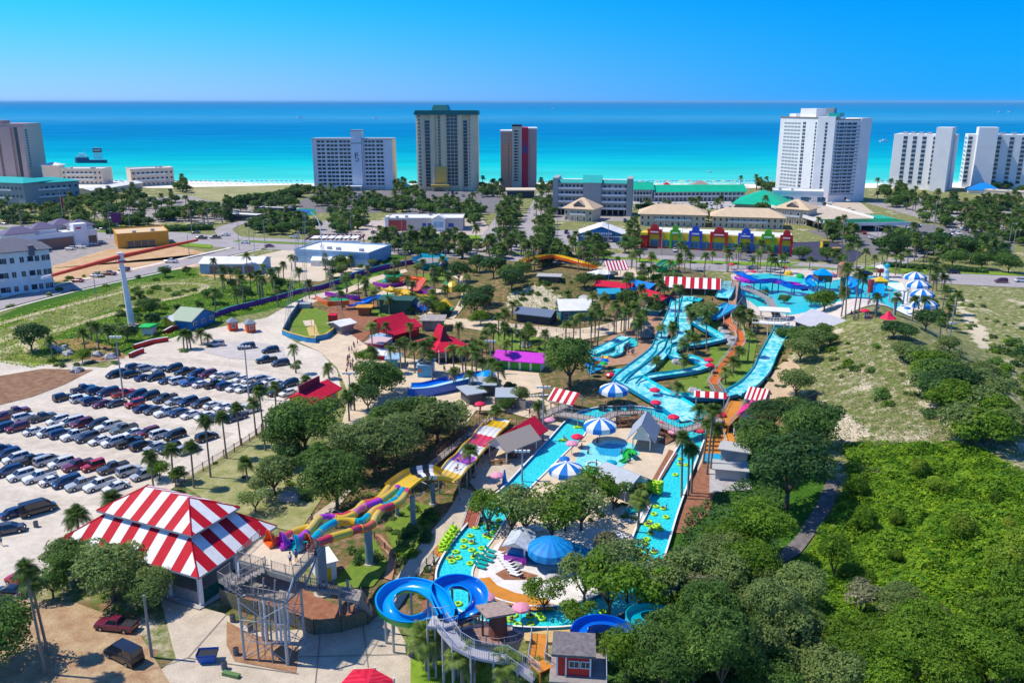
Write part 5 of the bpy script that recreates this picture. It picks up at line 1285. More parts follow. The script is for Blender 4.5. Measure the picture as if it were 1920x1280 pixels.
# ---------------- big red and white pavilion ----------------
F=G(372,1083,5);Lc=G(117,1008,5);Rc=G(538,990,5); u=(Lc-F); v=(Rc-F); lu=u.length; u.normalize(); v=(v-u*v.dot(u)); lv=v.length; v.normalize()
o3=Vector((F.x,F.y,0))
def pv(a,b,c): return o3+u*a+v*b+Vector((0,0,c))
r=thing('striped_pavilion','huge open pavilion with a two tier red and white striped roof','pavilion',pv(lu/2,lv/2,0),lm='big striped pavilion')
def hiproof(parent,name,a0,b0,a1,b1,z,ra0,ra1,rb0,rb1,zt,sw,flip_=0):
    mb=MB(RTREAD,WTREAD); c=[pv(a0,b0,z),pv(a1,b0,z),pv(a1,b1,z),pv(a0,b1,z)]; t=[pv(ra0,rb0,zt),pv(ra1,rb0,zt),pv(ra1,rb1,zt),pv(ra0,rb1,zt)]
    for i in range(4):
        j=(i+1)%4; poly=[c[i],c[j],t[j],t[i]]
        if (t[i]-t[j]).length<.05: poly=[c[i],c[j],t[j]]
        ax=u if i%2==0 else v; stripes(mb,poly,ax,pv((a0+a1)/2+(sw/2),(b0+b1)/2+sw/2,0),sw,(RTREAD,WTREAD))
    for m_,k in ((RTREAD,0),):
        mb.m(m_)
        for i in range(4):
            mb.bar(c[i],t[i],.16)
    mb.m(GRYM)
    for i in range(4):
        j=(i+1)%4; d=Vector((0,0,.3)); mb.fc([c[i]-d,c[j]-d,c[j],c[i]]); 
    mb.fc([q-Vector((0,0,.3)) for q in c])
    return mb.build(name,parent)
hiproof(r,'lower_roof',0,0,lu,lv,5,lu/2-7.2,lu/2+7.2,lv/2-3.4,lv/2+3.4,8.6,1.75)
cw=lu/2; ch=lv/2
hiproof(r,'upper_roof',cw-9,ch-4.7,cw+9,ch+4.7,8.7,cw-4.2,cw+4.2,ch-.02,ch+.02,11.3,1.6)
b=MB(GRYM); 
for A_,B_ in ((pv(cw-7,ch-3.2,8.2),pv(cw+7,ch-3.2,8.2)),(pv(cw-7,ch+3.2,8.2),pv(cw+7,ch+3.2,8.2))): b.bar(A_,B_,.3)
b.build('clerestory',r)
for a,bb in [(1,1),(lu/2,1),(lu-1.2,1),(lu*.25,1),(lu*.75,1),(1,lv-1),(lu-1.2,lv-1),(1,lv/2),(lu-1.2,lv/2),(lu/2,lv-1),(lu*.28,lv/2),(lu*.7,lv/2)]:
    q=MB(WHT); p=pv(a,bb,0); q.cyl(p,p+Vector((0,0,5.2)),.38,.38,4); q.build('post',r)
for (a0,b0,a1,b1,m_) in ((1,1,lu*.5,1,WOODG),(1,1,1,lv*.5,mat('dark_green_screen',(.01,.09,.07),.8)),(lu*.5,1,lu-1.2,1,WOODG)):
    q=MB(m_); A_=pv(a0,b0,0);B_=pv(a1,b1,0); d=(B_-A_); n_=Vector((-d.y,d.x,0)).normalized()*.05; q.prism([A_-n_,B_-n_,B_+n_,A_+n_],0,2.0); q.build('fence_panel',r)
q=flat('pavilion_floor',[(135,1065),(374,1142),(525,1055),(300,985)],.22,CONCG)
# ---------------- slide tower ----------------
r=thing('slide_tower','tall grey wooden slide tower with zigzag stairs on steel legs','slide tower',G(500,1200),lm='grey wooden slide tower')
U=11.2; up=[G(446,1050,U),G(550,1080,U),G(600,1024,U),G(487,1010,U)]; lw=[G(450,1112,8.6),G(536,1128,8.6),G(575,1092,8.6),G(500,1075,8.6)]
mb=MB(DECKT); mb.prism(up,U-.3,U,bot=True); ud=mb.build('upper_deck',r)
mb=MB(WOODG); mb.prism(lw,8.3,8.6,bot=True); ld=mb.build('lower_deck',r)
railing(ud,[up[3],up[0],up[0].lerp(up[1],.55)],m=WOODG,bal=.22,h=1.25,thick=.055); railing(ud,[up[0].lerp(up[1],.62),up[1],up[2]],m=WOODG,bal=.22,h=1.25,thick=.055)
mb=MB(WOODG); 
for a_,b_ in ((up[3],up[0]),(up[0],up[1]),(up[1],up[2])): mb.prism([a_,b_,b_+Vector((.15,.1,0)),a_+Vector((.15,.1,0))],U-.9,U-.31)
mb.build('fascia',ud)
railing(ld,[lw[3],lw[0],lw[1],lw[2]],m=WOODG,bal=.22,h=1.2,thick=.055)
ml=[G(409,1087,9.6),G(432,1100,9.6),G(456,1085,9.6),G(432,1072,9.6)]
mb=MB(WOODG); mb.prism(ml,9.3,9.6,bot=True); mb.build('landing',r); railing(r,[ml[3],ml[0],ml[1],ml[2]],m=WOODG,bal=.22,h=1.2,thick=.055)
def stair(parent,a,b,w,m,n=None,rails=True,rm=None):
    d=Vector((b.x-a.x,b.y-a.y,0)); L=d.length; t=d/L; s=Vector((-t.y,t.x,0))*w/2; n=n or max(3,int(abs(b.z-a.z)/.2)); mb=MB(m)
    for k in range(n):
        p=a.lerp(b,(k+.5)/n); q0=p-t*(L/n*.5);q1=p+t*(L/n*.5); mb.prism([q0-s,q1-s,q1+s,q0+s],p.z-.16,p.z,bot=True)
    mb.build('stairs',parent)
    if rails:
        for sg in (-1,1): railing(parent,[a+s*sg,b+s*sg],m=rm or m,bal=.3,h=1.1)
stair(r,(ml[1]+ml[2])/2,(up[0]+up[1])/2+Vector((0,0,0)),1.5,WOODG); stair(r,(ml[0]+ml[1])/2+Vector((.4,.2,0)),lw[0].lerp(lw[1],.15),1.4,WOODG)
for (bx,by,ty,rad) in ((459,1237,None,.17),(540,1247,None,.22),(572,1207,None,.17),(494,1201,None,.2),(503,1202,None,.13)):
    p=G(bx,by); q=MB(STEEL); zz=8.3; q.cyl(p,p+Vector((-.1,.3,zz)),rad,rad,9); q.build('leg',r)
for px_ in (500,520,528,543): p=G(px_,1207); q=MB(PWH); q.cyl(p,p+Vector((0,.4,7.6)),.16,.16,8); q.build('white_pipe',r)
BL=[G(459,1237),G(540,1247),G(572,1207),G(494,1201)]
for i in range(4):
    a_,b_=BL[i],BL[(i+1)%4]
    for z0,z1 in ((.4,4.2),(4.2,8)):
        q=MB(STEEL); q.bar(a_+Vector((0,0,z0)),b_+Vector((0,0,z1)),.07); q.build('brace',r); q=MB(STEEL); q.bar(b_+Vector((0,0,z0)),a_+Vector((0,0,z1)),.07); q.build('brace',r)
for a_,b_ in zip(up,lw): q=MB(STEEL); q.cyl((b_.x,b_.y,8.6),(a_.x,a_.y,U-.3),.14,.14,6); q.build('leg',r)
# timber framing under the decks
for a_,b_ in ((up[0],up[2]),(up[1],up[3]),(up[0].lerp(up[1],.5),up[3].lerp(up[2],.5))):
    q=MB(WOODG); dz=Vector((0,0,-.55)); q.bar(a_+dz,b_+dz,.16); q.build('beam',r)
for t in (.25,.5,.75):
    e=lw[0].lerp(lw[1],t); q=MB(WOODG); q.cyl((e.x,e.y,8.6),(e.x+.1,e.y+.6,U-.3),.11,.11,5); q.build('strut',r)
for t in (.33,.66):
    a_=BL[0].lerp(BL[1],t); q=MB(WOODG); q.cyl(a_,a_+Vector((0,.3,8.3)),.12,.12,5); q.build('strut',r)
for z_ in (2.8,5.6):
    for i in range(4): q=MB(STEEL); q.bar(BL[i]+Vector((0,0,z_)),BL[(i+1)%4]+Vector((0,0,z_)),.07); q.build('brace',r)
# long stair down to the right
st0=lw[2].lerp(lw[1],.2); st1=G(640,1110,5.4); st2=G(668,1113,5.4); st3=G(690,1150,1.4)
stair(r,st0,st1,1.6,WOODG); mb=MB(WOODG); mb.prism([G(636,1120,5.4),G(672,1128,5.4),G(680,1106,5.4),G(640,1098,5.4)],5.1,5.4,bot=True); mb.build('landing',r); stair(r,st2,st3,1.6,WOODG)
railing(r,[G(636,1120,5.4),G(672,1128,5.4)],m=WOODG,bal=.3)
for (x,y,z) in ((640,1165,5),(670,1168,5),(655,1150,5)): p=G(x,y); q=MB(STEEL); q.cyl(p,p+Vector((0,0,z)),.2,.2,7); q.build('leg',r)
# ---------------- four enclosed tube slides ----------------
tubes=[('red and yellow tube slide starting at the leftmost orange mouth',(499,1020),PORA,[(520,1014,11.4),(537,1005,10.8),(552,997,10.3),(575,990,9.8),(590,989,9.4),(606,977,9),(622,970,8.6),(645,968,8.2),(668,957,7.8),(680,945,7.4),(700,940,7),(712,933,6.6),(728,914,6)],(PRED,PYEL,PORA,PYEL)),
 ('purple and yellow tube slide starting at the purple mouth',(522,1023),PPUR,[(545,1018,11.4),(565,1008,10.8),(583,990,10.2),(598,973,9.6),(618,970,9),(640,973,8.6),(662,965,8.1),(672,955,7.7),(692,947,7.3),(712,939,7),(730,926,6.5),(746,914,6)],(PPUR,PYEL,PPUR,PYEL,PPINK)),
 ('teal and yellow tube slide starting at the teal mouth',(546,1028),PTEAL,[(572,1024,11.4),(590,1008,10.8),(606,992,10.2),(628,979,9.6),(652,977,9.1),(676,978,8.8),(690,968,8.3),(704,955,7.8),(724,948,7.3),(742,936,6.8),(756,918,6)],(PTEAL,PTEAL,PYEL,PTEAL,PYEL)),
 ('orange and yellow tube slide starting at the rightmost orange mouth',(571,1026),PORA,[(592,1019,11.4),(610,1012,11),(630,1005,10.6),(655,998,10.1),(668,992,9.7),(684,990,9.3),(698,982,8.9),(704,970,8.5),(716,955,8),(735,948,7.4),(752,938,6.9),(764,920,6)],(PRED,PYEL,PRED,PORA,PYEL))]
for lab,mo,mm,pts,cs in tubes:
    P=[G(x,y,h) for x,y,h in pts]; C=catmull(P,4); r=thing('tube_slide',lab,'water slide',(P[5].x,P[5].y,0),group='tube slides from the wooden tower')
    mb=MB(*cs); mb.smooth=True; seg=6
    mb.tube(C,.58,10,lambda i,m_:cs[(i//seg)%len(cs)]); mb.build('tube',r)
    fl=MB(PYEL)
    for i in range(seg,len(C)-1,seg):
        d=(C[i+1]-C[i]).normalized(); fl.cyl(C[i]-d*.06,C[i]+d*.06,.64,.64,10)
    fl.build('flange',r)
    # hooded mouth standing on the deck
    m0=G(mo[0],mo[1],U+.25); d=(C[0]-m0); d.z=0; D=d.length; d.normalize(); s=Vector((-d.y,d.x,0)); hb=MB(mm); rings=[]; K=[(0,1.05,.3,0),(.3,1.08,1.9,.0),(.55,.98,1.75,.0),(.8,.74,1.3,.1),(1,.5,1.0,.5)]
    for t,rr,hh_,z_ in K:
        c=m0.lerp(C[0],t); c.z=U+.12+(C[0].z-U-.12)*t*t-(.5*0 if t<1 else .0)
        rings.append([c+s*(math.cos(math.pi*j/12)*rr)+Vector((0,0,math.sin(math.pi*j/12)**.8*hh_*rr/1.05 if 0<j<12 else 0)) for j in range(13)])
    hb.smooth=True
    for a_,b_ in zip(rings[1:],rings[2:]): hb.idx(a_+b_,[(j,j+1,14+j,13+j) for j in range(12)])
    hb.smooth=False; q0,q1=rings[0],rings[1]; up_=Vector((0,0,.42))
    for e in (0,12): hb.fc([q0[e],q1[e],q1[e]+up_*1.6,q0[e]+up_*.5])
    hb.fc([q0[0],q0[12],q0[12]+up_*.5,q0[0]+up_*.5])
    for a_,b_ in zip(rings,rings[1:]): hb.fc([a_[0],b_[0],b_[12],a_[12]])
    for j in range(12): hb.bar(rings[1][j],rings[1][j+1],.09)
    hb.build('mouth',r)
# columns that carry the tubes
for i,(bx,by,ty,rad) in enumerate(((605,1113,1020,.85),(693,1057,983,.62),(775,985,930,.45),(652,985,962,.4),(812,945,908,.45),(745,968,938,.3))):
    p=G(bx,by); h=HT(bx,by,ty); q=thing('slide_column',('thickest slate column under the orange mouths','slate column standing on the lawn below the teal tube','slate column below the yellow lanes','short slate column behind the teal tube','slate column under the black and white lip','thin slate column among the upper tubes')[i],'column',p); b=MB(COLT); b.cyl(p,p+Vector((0,0,h)),rad,rad*.92,14); b.build('shaft',q); b=MB(CONC); b.cyl(p,p+Vector((0,0,.25)),rad*1.5,rad*1.4,14); b.build('footing',q)
    b=MB(STEEL); b.bar(p+Vector((-.2,0,h-.3)),p+Vector((-2.2,1,h+.2)),.12); b.bar(p+Vector((.2,0,h-.3)),p+Vector((1.8,1.2,h+.2)),.12); b.build('bracket',q)
# ---------------- multi lane racer ----------------
r=thing('lane_racer_slide','four lane slide in yellow, white, red and magenta bands','water slide',G(885,850),lm='banded lane racer slide')
Lft=[(918,782,.6),(868,838,2.2),(815,892,4.4)]; Rgt=[(958,790,.6),(906,848,2.2),(853,907,4.4)]
LW=catmull([G(*p) for p in Lft],30); RW=catmull([G(*p) for p in Rgt],30)
bands=[(0,.045,PWH),(.045,.17,PYEL),(.17,.30,PWH),(.30,.43,PRED),(.43,.58,PWH),(.58,.70,PPUR),(.70,.83,PWH),(.83,1.01,PYEL)]
mb=MB(); n=len(LW)
def lanept(i,t):
    a,b=LW[i],RW[i]; w=i/(n-1)*4; hz=.16*math.cos(w*2*math.pi); ridge=.16*abs(math.cos(t*4*math.pi))**6
    p=a.lerp(b,t); p.z+=hz+ridge; return p
for i in range(n-1):
    tt=(i+.5)/(n-1); mb.m([m_ for a,b_,m_ in bands if a<=tt<b_][0])
    for k in range(16): mb.fc([lanept(i,k/16),lanept(i,(k+1)/16),lanept(i+1,(k+1)/16),lanept(i+1,k/16)])
mb.build('lanes',r)
for E_,sg in ((LW,-1),(RW,1)):
    mb=MB(PYEL)
    C=[Vector(p)+Vector((0,0,.16*math.cos(i/(n-1)*8*math.pi))) for i,p in enumerate(E_)]; mb.sweep(C,[(-.1,0),(-.1,.45),(.1,.45),(.1,0)]); mb.build('side_wall',r)
for i in range(6,n-1,8):
    for E_ in (LW,RW): p=E_[i]; b=MB(COLT); b.cyl((p.x,p.y,0),(p.x,p.y,p.z-.1),.15,.15,6); b.build('support',r)
# link: black and white lip and yellow lanes back to the tubes
C=catmull([G(835,899,4.3),G(818,893,5.2),G(800,893,5.4),(G(780,897,5.6)),G(762,908,5.8),G(745,922,5.7)],5); mb=MB()
cs=[PYEL,PBLK,PWH,PBLK,PWH,PBLK,PYEL,PYEL]
mb.sweep(C,[(-2.3,1.1),(-2.1,.5),(-1.6,.05),(-.8,.2),(0,.05),(.8,.2),(1.6,.05),(2.1,.5),(2.3,1.1)],lambda i,m_:(PYEL if i<6 or i>13 else (PBLK,PWH)[(i//2)%2])); mb.build('black_white_lip',r)
for k in range(0,4): 
    q=MB(PYEL); a_=C[-1]+Vector((-1.8+1.2*k,-.2,.3)); 
    q.cyl(a_,G((728,746,756,764)[k],(914,914,918,920)[k],6),.55,.56,8); q.build('lane_mouth',r)
person('sit','pink',lanept(42,.35)+Vector((0,0,.05)),R(230),'rider in pink swimwear sliding down the white band of the lane racer'); person('sit','red',lanept(48,.6)+Vector((0,0,.05)),R(230),'rider in red swimwear on the lower yellow band of the lane racer')
walkway('side_steps','long grey wooden stair running up beside the lane racer slide',[(768,905,.3),(800,878,.5),(840,845,1),(880,812,1.2),(915,785,1.0)],1.6,WOODG,WOODB,bal=.8,cat='stairs')
walkway('side_steps','second grey stair strip along the left of the lane racer slide',[(755,915,.2),(790,880,.3),(830,842,.6),(868,808,.8)],1.0,WOODB,WOODB,bal=1.0,cat='stairs',sides=(1,))
# ---------------- blue spiral bowls ----------------
def ring(label,pts,outm,inm=PSKY):
    P=[G(*p) for p in pts]; C=catmull(P,7); r=thing('spiral_slide',label,'water slide',(C[len(C)//2].x,C[len(C)//2].y,0)); hw=.98
    mb=MB(inm); mb.smooth=True; mb.sweep(C,[(-hw,1.0),(-hw*.92,.45),(-hw*.6,.1),(0,0),(hw*.6,.1),(hw*.92,.35),(hw,.55)]); mb.build('channel',r)
    mb=MB(outm); mb.smooth=True; mb.sweep(C,[(-hw-.12,1.02),(-hw-.1,.35),(-hw*.6,-.12),(0,-.2),(hw*.6,-.12),(hw+.1,.3),(hw+.12,.57)]); mb.build('outer_shell',r)
    mb=MB(PSKY); mb.sweep(C,[(-hw-.16,1.0),(-hw-.16,1.12),(-hw+.04,1.12),(-hw+.04,1.0)]); mb.build('outer_rim',r); mb=MB(PSKY); mb.sweep(C,[(hw-.04,.55),(hw-.04,.68),(hw+.16,.68),(hw+.16,.55)]); mb.build('inner_rim',r)
    for i in range(4,len(C)-2,9):
        p=C[i]
        if p.z>1.5: b=MB(STEEL); b.cyl((p.x,p.y,0),(p.x,p.y,p.z-.2),.16,.16,7); b.build('support',r)
    return r
ring('blue spiral slide ring on the left with a green underside',[(838,1160,7.4),(832,1146,7.2),(824,1130,7),(810,1118,6.7),(790,1108,6.4),(762,1105,6.1),(736,1114,5.7),(722,1132,5.3),(726,1152,4.9),(746,1167,4.4),(775,1171,3.9),(802,1163,3.4),(818,1150,2.8),(826,1150,2)][::-1],PGREEN)
LM.append(('twin blue spiral slides',G(800,1150).x,G(800,1150).y))
ring('blue spiral slide ring on the right beside the lazy river',[(846,1163,7.4),(838,1148,7.2),(829,1130,7),(824,1113,6.7),(838,1101,6.4),(862,1098,6.1),(886,1106,5.7),(898,1122,5.3),(896,1142,4.9),(880,1158,4.3),(858,1168,3.4)],mat('gloss_dark_blue',(.0,.06,.35),.3,coat=.4),mat('gloss_mid_blue',(.0,.16,.66),.22,coat=.5))
walkway('boarding_deck','pale railed ramp from the twin blue spiral slides down past the boat',[(826,1168,7.2),(840,1186,6.8),(856,1206,6.2),(886,1224,5.6),(925,1232,5.1),(950,1234,4.7),(975,1250,4.0),(1004,1270,3.2)],1.7,mat('pale_deck',(.45,.42,.44),.8),RAILB,bal=.25,lm='pale railed ramp')
walkway('boarding_deck','short pale railed deck where the twin blue spiral slides begin',[(806,1165,7.2),(830,1166,7.3),(850,1160,7.3)],2.4,mat('pale_deck',(.45,.42,.44),.8),RAILB,bal=.25)
# ---------------- boat ----------------
r=thing('wooden_boat','white hulled play boat with a brown round wheelhouse, under the ramp','boat',G(925,1225),lm='white hulled play boat')
tp=[G(x,y,4.2) for x,y in ((857,1178),(885,1170),(925,1168),(958,1173),(980,1184),(982,1192),(968,1203),(935,1209),(900,1205),(872,1195))]
c=sum(tp,Vector())/len(tp); bt=[Vector((c.x+(p.x-c.x)*.72,c.y+(p.y-c.y)*.55,1.0)) for p in tp]; mb=MB(mat('hull_white',(.62,.60,.62),.5,var=.08,scale=1))
for i in range(len(tp)): j=(i+1)%len(tp); mb.fc([bt[i],bt[j],tp[j],tp[i]])
mb.fc(bt); mb.build('hull',r)
mb=MB(mat('boat_deck_wood',(.30,.19,.17),.8,var=.2,scale=1.2)); mb.fc([p-Vector((0,0,.35)) for p in tp]); mb.build('deck',r)
railing(r,tp+[tp[0]],h=.9,m=mat('boat_rail',(.28,.26,.27),.7),bal=.7)
w0=G(934,1190,3.9); mb=MB(mat('brown_staves',(.22,.09,.06),.8,var=.2,scale=3)); mb.cyl((w0.x,w0.y,3.9),(w0.x,w0.y,7.2),1.15,1.0,16); mb.build('wheelhouse',r)
mb=MB(mat('weathered_planks',(.36,.27,.23),.85,var=.2,scale=2)); d=Vector((1.7,.5,0)); e=Vector((-.7,1.3,0)); k=Vector((w0.x-.3,w0.y,0)); mb.prism([k-d-e,k+d-e,k+d+e,k-d+e],7.2,7.45,bot=True); mb.build('wheelhouse_roof',r)
mb=MB(WOODB); m0=G(905,1190,3.9); mb.cyl(m0,m0+Vector((0,0,3.6)),.16,.1,6); mb.bar(m0+Vector((-1.4,0,2.6)),m0+Vector((1.4,.2,2.6)),.1); mb.build('mast',r)
# ---------------- red hut and orange stair ----------------
fr=Fr(G(1044,1264,4.0),G(1108,1268,4.0),0); r=thing('red_hut','red hut on stilts with white framed windows and a weathered flat roof','hut',fr(2,2,0),lm='red hut on stilts')
L=fr.L; mb=MB(REDW); mb.fbox(fr,0,0,4,L,3.2,6.72); mb.build('wall',r); mb=MB(mat('weathered_shingle',(.18,.16,.16),.9,var=.3,scale=2)); 
P=[fr(-.6,-.25,6.75),fr(L+.5,-.25,6.75),fr(L+.4,3.5,7.15),fr(-.6,3.5,7.15)]; dz=Vector((0,0,.3)); mb.fc(P); mb.fc([p-dz for p in P][::-1])
for i in range(4): mb.fc([P[i]-dz,P[(i+1)%4]-dz,P[(i+1)%4],P[i]])
mb.build('roof',r)
grid(r,fr,[L*.5,L*.84],[5.1],1.0,.75,WIN,frame=WHT); 
for a in (0,L*.26,L-.1): mb=MB(WHT); mb.fbox(fr,a-.08,-.08,4,a+.1,.0,6.5); mb.build('trim',r)
mb=MB(WOODG); mb.fbox(fr,-.8,-1.2,3.7,L+1.8,4.2,3.98); mb.build('deck',r)
for a,b_ in ((0,0),(L,0),(0,3.4),(L,3.4)): q=MB(WOODG); q.fbox(fr,a-.1,b_-.1,0,a+.1,b_+.1,3.7); q.build('stilt',r)
railing(r,[fr(L+1.7,4,4),fr(L+1.7,-1.1,4)],m=RAILB,bal=.25)
walkway('orange_stair','orange decked walkway with pale rails leading to the red hut',[(1012,1188,3.2),(1010,1215,3.6),(1006,1240,4.0),(1025,1255,4.0)],2.0,ORG_,RAILB,bal=.3)
flat('landing_pad',[(980,1186),(1100,1172),(1108,1190),(1060,1205),(985,1200)],.4,mat('sandy_deck',(.55,.40,.18),.8,var=.15,scale=.6),thick=.4)
# red hexagonal roof at the bottom edge
p=G(690,1290); r=thing('red_roof_shelter','bright red ribbed roof cut off by the bottom edge','shelter',p,lm='red ribbed roof at the bottom edge'); mb=MB(mat('red_ribbed',(.70,.02,.05),.45)); 
P=[G(x,y,3.6) for x,y in ((632,1288),(662,1254),(700,1252),(736,1272),(742,1300),(650,1330))]; c=G(692,1278,5.0); 
for i in range(6): stripes(mb,[P[i],P[(i+1)%6],c],(P[(i+1)%6]-P[i]),P[i],.45,(mb.ms[0],REDR))
mb.build('roof',r); 
for q_ in P[:4]: b=MB(WHT); b.cyl((q_.x*.99,q_.y+.2,0),(q_.x*.99,q_.y+.2,3.6),.12,.12,6); b.build('post',r)
# ---------------- lazy river ----------------
O=[(1062,793),(1030,828),(990,870),(948,915),(915,945),(888,975),(860,1008),(835,1042),(820,1072),(818,1098),(828,1122),(850,1145),(885,1165),(930,1178),(990,1184),(1060,1183),(1130,1172),(1180,1150),(1215,1115),(1238,1070),(1252,1030),(1268,975),(1285,925),(1305,870),(1318,835),(1324,812),(1292,792),(1220,770),(1150,767),(1095,774)]
I=[(1105,797),(1095,822),(1065,850),(1030,885),(1000,915),(975,945),(945,985),(930,1010),(905,1045),(888,1072),(886,1092),(896,1110),(925,1128),(965,1140),(1010,1145),(1060,1142),(1110,1128),(1150,1100),(1172,1060),(1180,1030),(1195,990),(1215,945),(1240,895),(1262,858),(1275,835),(1285,815),(1262,805),(1215,790),(1155,787),(1120,790)]
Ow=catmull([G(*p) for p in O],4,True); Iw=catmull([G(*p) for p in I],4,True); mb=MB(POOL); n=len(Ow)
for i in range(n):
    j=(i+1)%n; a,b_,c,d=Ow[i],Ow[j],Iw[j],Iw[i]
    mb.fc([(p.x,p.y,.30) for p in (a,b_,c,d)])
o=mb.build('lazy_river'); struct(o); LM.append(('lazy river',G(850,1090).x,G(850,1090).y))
LM.append(('slim palms by the river',G(1290,900).x,G(1290,900).y)); LM.append(('lower bend of the lazy river',G(1040,1165).x,G(1040,1165).y))
for nm,E_,lab in (('river_wall',Ow,'blue outer wall of the lazy river with a pale coping'),('river_wall',Iw,'inner wall of the lazy river around the island')):
    C=[Vector((p.x,p.y,0)) for p in E_]; mb=MB(FBLUE); mb.sweep(C,[(-.12,-.1),(-.12,.75),(.12,.75),(.12,-.1)],closed=True); o=mb.build(nm); tag(o,lab,'wall')  # wall blue also carries the shadow along the channel side
    mb=MB(WHT); mb.sweep(C,[(-.14,.75),(-.14,.8),(.14,.8),(.14,.75)],closed=True); mb.build('coping',o)
ip=[(p.x,p.y) for p in Iw]; mb=MB(DECKT); mb.prism(ip,0,.62); o=mb.build('island_paving'); struct(o)
# ---------------- ground patches inside the park ----------------
def sh(n,P,m,l): return sheet(n,P,m,l)
sh('plaza',[(560,642),(600,632),(650,622),(690,650),(760,672),(900,690),(1010,700),(1020,735),(960,745),(900,760),(870,800),(780,780),(690,790),(650,840),(640,800),(655,740),(632,690),(600,660)],DECKT,3)
sh('path',[(850,598),(920,600),(960,608),(1080,618),(1150,606),(1200,590),(1215,600),(1160,625),(1080,640),(960,628),(900,620),(850,612)],DECKT,4)
sh('path',[(1085,660),(1200,600),(1240,560),(1255,560),(1230,640),(1200,680),(1120,690)],BRK,3)
sh('kids_paving',[(880,745),(1010,745),(1060,770),(1060,795),(1000,870),(940,905),(880,905),(900,860),(1010,790),(940,770),(880,770)],DECKT,4)
sh('kids_paving',[(985,790),(1055,800),(945,910),(905,935),(880,905),(960,850)],CONC,5)
sh('path',[(868,915),(905,930),(888,965),(850,1010),(812,1062),(800,1060),(775,1100),(735,1160),(700,1165),(735,1095),(790,1020),(840,960)],CONC,5)
sh('path',[(625,940),(590,965),(572,995),(580,1005),(610,975),(640,945),(660,920),(650,915)],CONC,4)
sh('path',[(700,1000),(715,1005),(745,1040),(735,1090),(720,1085),(730,1045)],BRK,5)
sh('mulch_bed',[(815,1060),(790,1120),(795,1175),(850,1150),(820,1120),(812,1090)],MULCHM,6)
sh('mulch_bed',[(440,1120),(560,1100),(640,1140),(650,1165),(540,1160)],MULCHM,5)
sh('mulch_bed',[(650,1140),(700,1120),(660,1175),(610,1180)],MULCHM,6)
sh('paving',[(470,1120),(560,1135),(660,1150),(690,1170),(620,1185),(520,1150),(450,1130)],DECKT,4)
sh('shrub_lawn',[(720,985),(770,940),(810,950),(805,1010),(770,1060),(740,1040)],LAWN,4)
sh('lawn',[(930,622),(1015,628),(1060,640),(1050,660),(960,668),(925,640)],LAWN,4)
sh('concrete_service',[(1330,860),(1390,855),(1400,880),(1410,920),(1330,925)],CONCG,4)
sh('mulch_bed',[(1325,850),(1348,850),(1340,925),(1330,960),(1285,1000),(1262,1000),(1290,920)],MULCHM,3)
sh('deck_patio',[(1300,820),(1345,800),(1340,860),(1310,900)],DECKT,4)
for P in ([(1350,600),(1345,625),(1370,640),(1350,650),(1325,610)],[(1330,650),(1370,655),(1365,680),(1340,700),(1300,690),(1330,670)],[(1220,665),(1280,680),(1340,690),(1330,705),(1270,712),(1230,705)],[(1270,715),(1350,700),(1355,740),(1260,735)],[(1385,600),(1420,640),(1410,690),(1370,735),(1350,725),(1380,680),(1395,640)],[(1190,680),(1215,670),(1230,700),(1190,715)]): sh('slide_lawn',P,LAWN,3)
for P in ([(640,545),(700,520),(760,505),(765,510),(705,528),(650,552)],[(690,560),(720,545),(770,535),(830,545),(828,552),(770,543),(722,555)],[(760,560),(800,580),(830,600),(860,600),(860,608),(820,610),(780,592)],[(840,505),(870,520),(880,560),(850,600),(842,598),(866,556),(858,524),(832,510)],[(1110,500),(1240,505),(1250,520),(1180,525),(1115,515)]): sh('garden_path',P,DECKT,5)
for P in ([(650,530),(700,515),(740,520),(690,545)],[(780,515),(830,512),(840,530),(790,532)],[(690,575),(760,590),(740,600),(690,590)]): sh('lawn',P,LAWN,4)
sh('golf_lawn',[(600,590),(640,560),(700,560),(720,600),(680,640),(630,640)],MULCHM,3)
sh('sand_slope',[(1455,690),(1480,672),(1500,690),(1490,760),(1440,770),(1425,740)],mat('tan_sand',(.52,.38,.24),.9,var=.15,scale=.5),4)
for P in ([(1370,515),(1500,505),(1600,500),(1710,520),(1745,560),(1730,600),(1560,610),(1440,600),(1380,560)],):
    sh('pool_deck',P,mat('pale_deck_paving',(.60,.52,.46),.85,var=.12,scale=.4),4)
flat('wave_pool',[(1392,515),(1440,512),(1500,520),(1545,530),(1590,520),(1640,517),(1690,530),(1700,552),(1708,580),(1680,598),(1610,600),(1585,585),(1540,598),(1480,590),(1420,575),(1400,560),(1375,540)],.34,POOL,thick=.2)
flat('wave_pool_beach',[(1655,530),(1692,530),(1706,560),(1712,590),(1680,600),(1672,588),(1690,570),(1685,545)],.36,mat('white_beach_entry',(.75,.78,.76),.5,var=.05,scale=.5))
